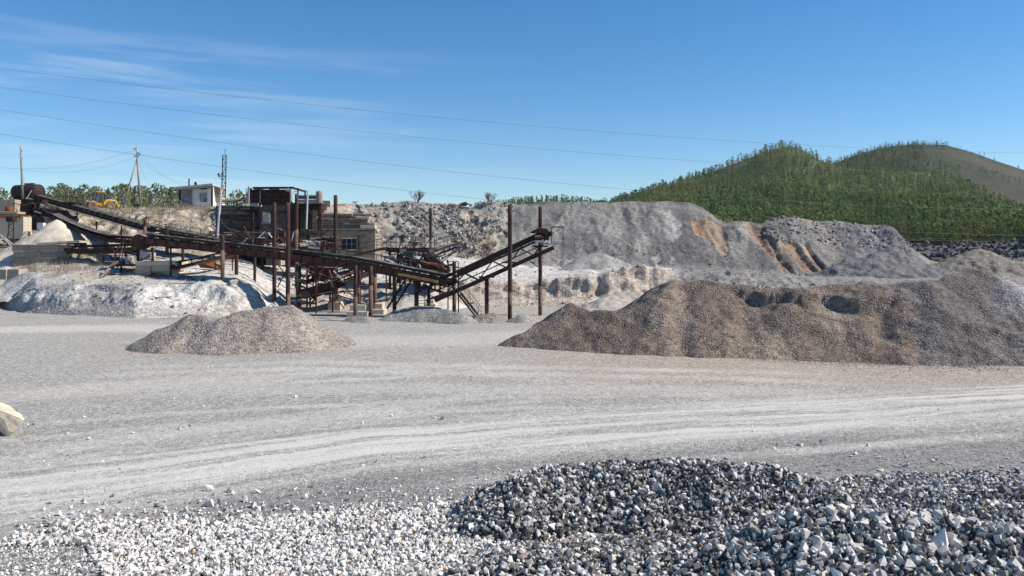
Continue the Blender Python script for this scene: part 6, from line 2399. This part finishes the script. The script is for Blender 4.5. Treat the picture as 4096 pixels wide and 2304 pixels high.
WX0, WX1, WY0, WY1 = 1364, 1428, 952, 1000
wallrect(1288, WX0, 921, 1050, HB, .35, 'brick', 'wall', bh)
wallrect(WX1, 1500, 925, 1050, HB, .35, 'brick', 'wall', bh)
wallrect(WX0, WX1, 921, WY0, HB, .35, 'brick', 'wall', bh)
wallrect(WX0, WX1, WY1, 1050, HB, .35, 'brick', 'wall', bh)
mb = MB()
p = P(1500, 1050, HB)
mb.box((p.x - 0.18, HB + 2.2, (p.z + P(0, 925, HB).z) / 2), (0.35, 3.7, P(0, 925, HB).z - p.z))
mb.build('wall', M['brick'], bh)
mb = MB()
mb.box(((P(1288, 0, HB).x + p.x) / 2, HB + 1.8, P(0, 920, HB).z + 0.08), (p.x - P(1288, 0, HB).x + .2, 4.2, 0.18))
mb.build('roof', M['slab'], bh)
win = slab_at(bh, 'window', WX0 + 1.5, WX1 - 1.5, WY0 + 1.5, WY1 - 1.5, HB + .22, 0.04, 'black', bevel=0)
for i in range(3):
    for j in range(2):
        a0 = WX0 + 3 + i * 20.2
        slab_at(win, 'pane', a0 + 1.2, a0 + 18.2, WY0 + 3 + j * 21.5 + 1.2, WY0 + 3 + (j + 1) * 21.5 - 1.2, HB + .19, 0.02, 'glass', bevel=0)
for i in range(4):
    a0 = WX0 + 2 + i * 20.2
    slab_at(win, 'frame_bar', a0 - 1.3, a0 + 1.3, WY0 + 1, WY1 - 1, HB + .1, 0.09, 'grey_metal', bevel=0)
for j in range(3):
    y0 = WY0 + 2.5 + j * 21.5
    slab_at(win, 'frame_bar', WX0 + 1, WX1 - 1, y0 - 1.2, y0 + 1.2, HB + .108, 0.08, 'grey_metal', bevel=0)
for i in range(12):
    a0 = WX0 + 4 + i * 5.1
    mb = MB()
    mb.tube(P(a0, WY1 - 2, HB + .06), P(a0, WY0 + 2, HB + .06), 0.008, n=5)
    mb.build('grille_bar', M['black'], win)
slab_at(bh, 'sill', WX0 - 2, WX1 + 3, WY1, WY1 + 2.5, HB - .08, 0.3, 'concrete', bevel=0)
mb = MB()
mb.tube(P(1437, 1015, HB - .25), P(1436, 940, HB - .25), 0.11, n=10)
mb.tube(P(1437, 1015, HB - .25), P(1440, 1022, HB - .6), 0.11, n=10)
mb.build('drain_pipe', M['rust_dark'], bh)

# ------------------------------------------------------------------ watchman's cabin on the terrace
CB = 105.0
z0 = P(0, 829, CB).z
cbn = thing('cabin', 'small whitewashed cabin with a sloping flat roof on the terrace edge', 'building', (P(795, 0, CB).x, CB + 1.5, z0))
cx0, cxm, cx1 = P(716, 0, CB).x, P(770, 0, CB).x, P(852, 0, CB).x
zl, zr = P(0, 757, CB).z, P(0, 747, CB).z
for (a, b, m_n) in [(cx0, cxm, 'shaded_wall'), (cxm, P(797, 0, CB).x, 'white_paint'), (P(829, 0, CB).x, cx1, 'white_paint')]:  # left end of the front is coloured darker, as in shade
    mb = MB()
    mb.box(((a + b) / 2, CB + .12, (z0 - .4 + zl) / 2 + .1), (b - a, .24, zl - z0 + .6))
    mb.build('wall', M[m_n], cbn)
for (y0, y1) in [(757, 771), (809, 832)]:
    a, b = P(797, 0, CB).x, P(829, 0, CB).x
    za, zb = P(0, y1, CB).z, P(0, y0, CB).z
    mb = MB()
    mb.box(((a + b) / 2, CB + .12, (za + zb) / 2), (b - a, .24, zb - za))
    mb.build('wall', M['white_paint'], cbn)
mb = MB()
mb.prism([(cx1, CB, z0 - .4), (cx1 + .1, CB + 4.6, z0 - .4), (cx1 + .1, CB + 4.6, zl + .2), (cx1, CB, zl + .45)], (-.24, 0, 0))
mb.build('wall', M['white_paint'], cbn)
mb = MB()
mb.prism([(cx0, CB, z0 - .4), (cx0, CB + 4.6, z0 - .4), (cx0, CB + 4.6, zl + .2), (cx0, CB, zl + .2)], (.24, 0, 0))
mb.build('wall', M['shaded_wall'], cbn)
mb = MB()
mb.box(((cx0 + cx1) / 2, CB + 4.5, (z0 + zl) / 2), (cx1 - cx0 - .3, .2, zl - z0 + .4))
mb.build('wall', M['shaded_wall'], cbn)
win = MB()
a, b = P(797, 0, CB).x, P(829, 0, CB).x
za, zb = P(0, 809, CB).z, P(0, 771, CB).z
win.box(((a + b) / 2, CB + .14, (za + zb) / 2), (b - a, .04, zb - za))
wo = win.build('window', M['grey_metal'], cbn)
for i in range(2):
    for j in range(2):
        mb = MB()
        w_, h_ = (b - a) / 2, (zb - za) / 2
        mb.box((a + w_ * (i + .5), CB + .11, za + h_ * (j + .5)), (w_ - .12, .02, h_ - .12))
        mb.build('pane', M['glass' if (i, j) == (1, 0) else 'grey_metal'], wo)
mb = MB()
mb.prism([(cx0 - .5, CB - .55, zl - .02), (cx1 + .15, CB - .55, zr + .12), (cx1 + .15, CB - .55, zr + .4), (cx0 - .5, CB - .55, zl + .25)], (0, 5.6, -.25))
rf = mb.build('roof', M['zinc'], cbn)
mb = MB()
mb.prism([(cx0 - .5, CB - .57, zl - .22), (cx1 + .2, CB - .57, zr - .12), (cx1 + .2, CB - .57, zr + .1), (cx0 - .5, CB - .57, zl - .03)], (0, .08, 0))
mb.build('fascia', M['shaded_wall'], rf)
mb = MB()
mb.tube(P(756, 757, CB + 1.5), P(756, 714, CB + 1.5), .09, n=10)
mb.build('chimney', M['black'], rf)
mb = MB()
mb.prism([P(855, 742, CB + .2), P(880, 752, CB + .4), P(884, 790, CB + .8), P(872, 778, CB + .6), P(860, 758, CB + .3)], (.1, 1.6, 0))
o = mb.build('torn_eave', M['slab'], rf)
mb = MB()
for px in (862, 870, 876):
    mb.tube(P(px, 838, CB + 1.2), P(px, 808, CB + 1.2), .07, n=6)
mb.build('stilt', M['wood_grey'], cbn)
mb = MB()
mb.box((cx0 + 1.0, CB - .25, z0 + .28), (.9, .5, .6))
mb.box((cx0 + .4, CB - .35, z0 + .4), (.35, .4, .85))
tag(mb.build('wooden_box', M['shaded_wall'], bevel=0.02), 'grey box leaning on the shaded end of the cabin front', 'box')

# lattice mast with flood lamps beside the cabin
lm_ = thing('light_mast', 'slim lattice mast with two floodlights beside the cabin', 'mast', P(895, 825, 103))
for sx in (-1, 1):
    for sy in (-1, 1):
        mb = MB()
        mb.beam(P(893 + sx * 8.5, 832, 103 + sy * .25), P(898 + sx * 7, 618, 103 + sy * .22), .09, .09)
        mb.build('leg', M['black'], lm_)
for i in range(15):
    y = 624 + i * 13.5
    cx = 898 - (y - 618) / 214 * 5
    mb = MB()
    for sy in (-1, 1):
        mb.beam(P(cx - 7.8, y, 103 + sy * .23), P(cx + 7.8, y, 103 + sy * .23), .06, .06)
        if i < 14:
            sgn = 1 if i % 2 else -1
            mb.beam(P(cx - 7.8 * sgn, y, 103 + sy * .23), P(cx + 7.8 * sgn, y + 13.5, 103 + sy * .23), .05, .05)
    mb.build('lacing', M['black'], lm_)
mb = MB()
mb.tube(P(899, 620, 103), P(901, 597, 103), .03, n=6)
mb.tube(P(896, 600, 103), P(904, 603, 103), .02, n=6)
mb.build('lightning_rod', M['black'], lm_)
mb = MB()
mb.beam(P(872, 706, 102.6), P(896, 706, 102.6), .06, .06)
mb.beam(P(874, 706, 102.6), P(886, 717, 102.6), .05, .05)
mb.build('lamp_arm', M['black'], lm_)
for px in (876, 891):
    mb = MB()
    mb.box(P(px, 698, 102.4), (.30, .28, .30), rx=R(-12))
    lo_ = mb.build('floodlight', M['grey_metal'], lm_, bevel=0.02)
    mb = MB()
    mb.box(P(px, 698, 102.4) + Vector((0, -.155, 0)), (.25, .01, .25), rx=R(-12))
    mb.build('lens', M['glass'], lo_)

# leaning pale pole in front of the dark wall
mb = MB()
mb.tube(P(868, 968, 84), P(884, 757, 84), .15, .12, n=12)
tag(mb.build('leaning_pole', M['zinc']), 'pale leaning pole before the left end of the dark wall', 'pole')
mb = MB()
pts_ = [P(880, 872, 84), P(890, 890, 84), P(905, 908, 84), P(925, 917, 84), P(960, 927, 83.5), P(1010, 929, 83), P(1100, 930, 82)]
mb.path(pts_, .022, 5)
tag(mb.build('cable', M['wire_pale']), 'slack cable drooping from the leaning pole across the dark wall', 'cable')

# bent girders between cabin and hopper
bg_ = thing('bent_girder', 'twisted lattice girder lying between the cabin and the hopper', 'girder', P(950, 835, 95))
for a, b in [((885, 814, 96), (930, 812, 95)), ((930, 812, 95), (1000, 782, 93)), ((888, 822, 96), (935, 824, 95)), ((935, 824, 95), (985, 806, 93)), ((905, 814, 95.5), (912, 824, 95.5)), ((930, 812, 95), (938, 824, 95)), ((950, 803, 94.5), (946, 822, 94.5)), ((975, 793, 93.5), (982, 822, 93.5)), ((960, 800, 94), (1000, 764, 92.5)), ((975, 806, 94), (1003, 780, 92.5))]:
    mb = MB()
    mb.beam(P(*a), P(*b), .09, .09)
    mb.build('bar', M['rust_dark'], bg_)
mb = MB()
mb.tube(P(994, 815, 92), P(995, 745, 92), .26, .10, n=9)
mb.tube(P(988, 800, 92), P(984, 752, 92), .07, .03, n=7)
tag(mb.build('splintered_post', M['wood_grey']), 'thick splintered timber post at the left corner of the hopper', 'post')
mb = MB()
mb.box(P(940, 800, 99), (3.4, 2.2, .25), rz=R(12), ry=R(-5))
tag(mb.build('concrete_slab', M['concrete'], bevel=.03), 'tilted concrete slab beside the twisted girder', 'slab')

# ------------------------------------------------------------------ utility poles and wires
up1 = thing('utility_pole', 'bare leaning pole rising in front of the dark red tank', 'utility pole', P(91, 790, 103))
mb = MB()
mb.tube(P(91, 800, 103), P(82, 583, 103), .14, .10, n=10)
mb.build('shaft', M['wood_grey'], up1, smooth=True)
for y in (607, 635, 679):
    mb = MB()
    x = 82 + (y - 583) / 217 * 9
    mb.lathe([(.05, 0), (.09, .04), (.09, .12), (.04, .18)], P(x + 4, y, 103), n=8)
    mb.build('insulator', M['grey_metal'], up1)
mb = MB()
mb.path([P(87, 640, 102.9), P(89, 690, 102.8), P(94, 715, 102.8), P(98, 740, 102.7)], .015, 4)
mb.build('drop_cable', M['black'], up1)
up2 = thing('utility_pole', 'timber pole with a slanting brace between the loader and the cabin', 'utility pole', P(562, 822, 115))
mb = MB()
mb.tube(P(563, 830, 115), P(546, 589, 115), .17, .12, n=10)
mb.build('shaft', M['wood_grey'], up2, smooth=True)
mb = MB()
mb.tube(P(490, 838, 114), P(547, 640, 115), .14, .11, n=10)
mb.build('brace', M['wood_grey'], up2, smooth=True)
for px, y in [(538, 598), (553, 615), (559, 619), (540, 627), (552, 627)]:
    mb = MB()
    mb.lathe([(.05, 0), (.1, .05), (.1, .14), (.04, .2)], P(px, y, 115), n=8)
    mb.beam(P(px, y + 3, 115), P(548 + (y - 589) / 240 * 16, y + 4, 115), .03, .03)
    mb.build('insulator', M['black'], up2)
mb = MB()
mb.box(P(548, 823, 114.4), (.7, .5, .4))
tag(mb.build('wooden_box', M['black']), 'small dark box at the foot of the braced pole', 'box')


def wire(label, a, b, sag, r=0.03, mat='wire', n=40, group=None):
    a, b = Vector(a), Vector(b)
    mb = MB()
    pts_ = []
    for i in range(n + 1):
        t = i / n
        p = a.lerp(b, t)
        p.z -= sag * 4 * t * (1 - t)
        pts_.append(p)
    mb.path(pts_, r, 4)
    tag(mb.build('overhead_wire', M[mat]), label, 'wire', group)


# span across the valley (passes behind the far dump); the supports stand outside the view
for lb, yl, yr, sag in [('highest power line wire crossing the whole sky', 273, 612, 2.9), ('second power line wire from the top', 350, 700, 3.2), ('third power line wire from the top', 439, 838, 4.0), ('lowest power line wire, passing behind the grey dump', 536, 941, 3.8)]:
    a, b = P(0, yl, 140), P(4096, yr, 205)
    mb = MB()
    pts_ = []
    for i in range(61):
        t = -0.15 + 1.3 * i / 60
        p = a + (b - a) * t
        p.z -= sag * 4 * t * (1 - t)
        pts_.append(p)
    mb.path(pts_, .024, 4)
    tag(mb.build('overhead_wire', M['wire']), lb, 'wire')
for lb, a, b, s_ in [('thin service wire from the braced pole to the cabin roof', P(559, 619, 115), P(735, 745, 106), .5), ('second thin service wire sagging to the cabin chimney', P(552, 627, 115), P(757, 730, 106), .9), ('thin wire sagging from the braced pole to the ground by the trees', P(553, 640, 115), P(605, 740, 140), .8),
                     ('thin wire from the braced pole to the leaning pole by the tank', P(540, 627, 115), P(86, 678, 103), 1.1), ('second thin wire from the braced pole out past the tank', P(538, 600, 115), P(-120, 655, 103), 1.5)]:
    wire(lb, a, b, s_, r=.012, n=20)

# ------------------------------------------------------------------ yellow wheel loader on the terrace
LB = P(394, 838, 124)
ld = thing('wheel_loader', 'yellow wheel loader with a dark glazed cab parked on the terrace', 'loader', (LB.x, LB.y, LB.z - 0.12))
yaw = math.atan2(-0.70, -0.71)


def LP(x, y, z):
    c_, s_ = math.cos(yaw), math.sin(yaw)
    o_ = origin_of(ld)
    x, y, z = x * 0.86, y * 0.86, z * 0.86
    return Vector((o_.x + c_ * x - s_ * y, o_.y + s_ * x + c_ * y, o_.z + z))


def lbox(mb, c, s):
    mb.box(LP(*c), s, rz=yaw)


def lpris(mb, poly, y0, y1):
    mb.prism([LP(x, y0, z) for x, z in poly], LP(0, y1, 0) - LP(0, y0, 0))


mb = MB(); lpris(mb, [(-2.9, .75), (-.6, .75), (-.6, 1.65), (-1.0, 1.95), (-2.9, 1.85), (-3.05, 1.4)], -.75, .75); hood_ = mb.build('engine_hood', M['yellow'], ld, bevel=.05)
mb = MB(); lpris(mb, [(-2.6, 1.86), (-1.5, 1.92), (-1.5, 2.0), (-2.6, 1.95)], -.5, .5); mb.build('hood_top', M['white_paint'], hood_)
mb = MB(); mb.tube(LP(-1.5, .3, 1.9), LP(-1.5, .3, 2.5), .06, n=8); mb.build('exhaust_pipe', M['black'], hood_)
for k in range(4):
    mb = MB(); lbox(mb, (-1.4 - .35 * k, .76, 1.35), (.22, .03, .5)); mb.build('grille', M['black'], hood_)
    mb = MB(); lbox(mb, (-1.4 - .35 * k, -.76, 1.35), (.22, .03, .5)); mb.build('grille', M['black'], hood_)
mb = MB(); lpris(mb, [(-3.3, .7), (-2.8, .6), (-2.8, 1.2), (-3.25, 1.2)], -1.1, 1.1); mb.build('counterweight', M['yellow'], ld, bevel=.05)
mb = MB(); lpris(mb, [(-.65, .6), (1.0, .6), (1.3, 1.2), (.4, 1.5), (-.65, 1.5)], -.55, .55); mb.build('chassis', M['yellow'], ld, bevel=.04)
mb = MB(); lpris(mb, [(-.85, 1.5), (.45, 1.5), (.75, 2.0), (.55, 3.15), (-.85, 3.15)], -.72, .72); cab_ = mb.build('cab', M['glass'], ld, bevel=.03)
mb = MB()
for (x, z0_, x2, z1_) in [(-.85, 1.5, -.85, 3.15), (.55, 1.5, .75, 2.0), (.75, 2.0, .55, 3.15), (-.2, 1.5, -.2, 3.15)]:
    for y in (-.74, .74):
        mb.beam(LP(x, y, z0_), LP(x2, y, z1_), .08, .08)
mb.build('cab_frame', M['black'], cab_)
mb = MB(); lpris(mb, [(-1.0, 3.15), (.75, 3.15), (.7, 3.32), (-.95, 3.32)], -.82, .82); mb.build('cab_roof', M['yellow'], cab_, bevel=.04)
for (wx_, wy_) in [(1.35, 1.0), (1.35, -1.0), (-1.65, 1.0), (-1.65, -1.0)]:
    mb = MB()
    vv, ff = [], []
    prof = [(.34, -.28), (.6, -.28), (.74, -.22), (.76, -.1), (.76, .1), (.74, .22), (.6, .28), (.34, .28)]
    for r_, h_ in prof:
        for j in range(28):
            t = 2 * math.pi * j / 28
            rr2 = r_ * (1.03 if (j % 2 == 0 and r_ > .7) else 1)
            vv.append(LP(wx_ + math.cos(t) * rr2, wy_ + h_, .74 + math.sin(t) * rr2))
    for i in range(len(prof) - 1):
        for j in range(28):
            ff.append((i * 28 + j, i * 28 + (j + 1) % 28, (i + 1) * 28 + (j + 1) % 28, (i + 1) * 28 + j))
    mb.add(vv, ff)
    wheel = mb.build('wheel', M['tyre'], ld)
    mb = MB()
    mb.tube(LP(wx_, wy_ - .2, .74), LP(wx_, wy_ + .2, .74), .35, n=18)
    mb.tube(LP(wx_, wy_ - .26, .74), LP(wx_, wy_ + .26, .74), .14, n=10)
    mb.build('rim', M['orange_rust'] if wx_ > 0 else M['yellow'], wheel)
for y in (-.42, .42):
    mb = MB()
    mb.beam(LP(.5, y, 1.75), LP(1.7, y, 1.25), .14, .34, up=(0, 0, 1))
    mb.beam(LP(1.7, y, 1.25), LP(2.5, y, .45), .14, .3, up=(0, 0, 1))
    mb.build('lift_arm', M['yellow'], ld)
mb = MB()
mb.tube(LP(.6, 0, 1.9), LP(1.9, 0, 1.5), .09, n=8)
mb.tube(LP(1.9, 0, 1.7), LP(2.4, 0, .7), .07, n=8)
mb.build('tilt_cylinder', M['grey_metal'], ld)
mb = MB()
lpris(mb, [(2.45, .35), (2.55, 1.15), (2.75, 1.25), (2.72, .5), (2.95, .2), (3.75, .12), (3.75, .05), (2.75, .05)], -1.3, 1.3)
bk = mb.build('bucket', M['rust'], ld, bevel=.02)
for y in (-1.3, 1.27):
    mb = MB()
    lpris(mb, [(2.5, .12), (2.62, 1.2), (3.0, .9), (3.7, .12)], y, y + .04)
    mb.build('bucket_side', M['rust'], bk)
for y in (-.6, .6):
    mb = MB()
    mb.tube(LP(.98, y, 1.55), LP(1.08, y, 1.55), .1, n=10)
    mb.beam(LP(.95, y, 1.2), LP(.95, y, 1.55), .06, .06)
    mb.build('headlight', M['white_paint'], ld)
for y in (-1, 1):
    mb = MB()
    lpris(mb, [(.75, 1.55), (1.95, 1.55), (2.05, 1.4), (.65, 1.4)], y * .72, y * 1.28)
    mb.build('mudguard', M['yellow'], ld)
    mb = MB()
    for k in range(3):
        lbox(mb, (-.15, y * .95, .55 + .32 * k), (.4, .3, .05))
    mb.build('step', M['black'], ld)
    mb = MB()
    lbox(mb, (.6, y * 1.1, 2.7), (.06, .28, .4))
    mb.beam(LP(.55, y * .74, 2.9), LP(.6, y * 1.1, 2.85), .03, .03)
    mb.build('mirror', M['black'], ld)

# ------------------------------------------------------------------ loose things about the yard
mb = MB()
mb.prism([P(786, 1046, 72), P(848, 1046, 72), P(884, 1062, 71.5), P(884, 1078, 71.3), P(800, 1070, 71.8)], (0, .12, -.02))
tag(mb.build('rusty_plate', M['orange_rust']), 'large rust-orange steel plate lying behind the small inclined conveyor', 'plate')
mb = MB()
p = P(936, 1158, 64.0)
mb.box((p.x, p.y, bank_z(p.x, p.y) + .12), (.62, .42, .42), rz=R(30), rx=R(14), ry=R(-12))
tag(mb.build('concrete_block', M['concrete_pale'], bevel=.03), 'small beige block lying on the crest of the white heap', 'block')
rr_ = random.Random(77)
for i, (px, py, D, L, az, lb, m_n) in enumerate([(640, 1218, 61.5, 1.7, 8, 'thin brown plank lying on the flank of the white heap', 'wood_grey'), (770, 1150, 65, 1.2, -10, 'short plank beside the hose on the white heap', 'wood_grey'), (515, 1190, 62.8, .9, 70, 'bent twig-like rod on the white heap', 'rust_dark'), (1990, 1262, 60.5, 1.4, 5, 'board lying between the small gravel piles', 'wood_grey'),
                                                 (2300, 1190, 71, 1.5, 20, 'splintered beam end in the debris under the bench', 'wood_grey'), (1350, 1235, 63, 1.6, -4, 'plank half buried in dust by the paired pillars', 'wood_grey')]):
    p = P(px, py, D)
    z = max(0.03, bank_z(p.x, p.y)) + .08
    mb = MB()
    a = Vector((math.cos(R(az)), math.sin(R(az)), .04)) * L / 2
    c = Vector((p.x, p.y, z))
    mb.beam(c - a, c + a, .12 if 'plank' in lb or 'board' in lb else .05, .05)
    tag(mb.build('plank' if m_n == 'wood_grey' else 'rod', M[m_n]), lb, 'plank' if m_n == 'wood_grey' else 'rod')
mb = MB()
pts_ = []
for i in range(30):
    t = i / 29
    px = 715 + 180 * t
    D = 66.5 - 2.0 * t + 0.8 * math.sin(t * 9)
    q_ = P(px, 1140, D)
    pts_.append(Vector((q_.x, q_.y, bank_z(q_.x, q_.y) + .07)))
mb.path(pts_, .04, 6)
tag(mb.build('hose', M['black']), 'black hose winding over the top of the white heap', 'hose')
cr = thing('boulder_row', 'cluster of dark red and white boulders on the crest of the rubble slope', 'boulders', P(1850, 826, 105))
for k in range(9):
    p = P(1838 + k * 6 + rr_.uniform(-3, 3), 822 - 6 * math.sin(k / 8 * 3.1) + rr_.uniform(-2, 2), 105)
    V_, F_ = ROCKS[k % 8]
    s_ = rr_.uniform(.22, .36)
    mb = MB()
    mb.add([p + Vector(v) * s_ for v in V_], [tuple(f) for f in F_])
    mb.build('boulder', M['rust'] if k in (1, 3) else M['concrete'], cr)

# ------------------------------------------------------------------ the air
mb = MB()
mb.box((300, 1050, 110), (5200, 2300, 224))
hz_ = mb.build('haze', None)
m_ = bpy.data.materials.new('haze_air')
m_.use_nodes = True
nt_ = m_.node_tree
nt_.nodes.clear()
out_ = nt_.nodes.new('ShaderNodeOutputMaterial')
pv_ = nt_.nodes.new('ShaderNodeVolumePrincipled')
pv_.inputs['Color'].default_value = (0.80, 0.88, 1.0, 1)
pv_.inputs['Density'].default_value = 0.00005
nt_.links.new(pv_.outputs[0], out_.inputs['Volume'])
hz_.data.materials.append(m_)
tag(hz_, kind='stuff')
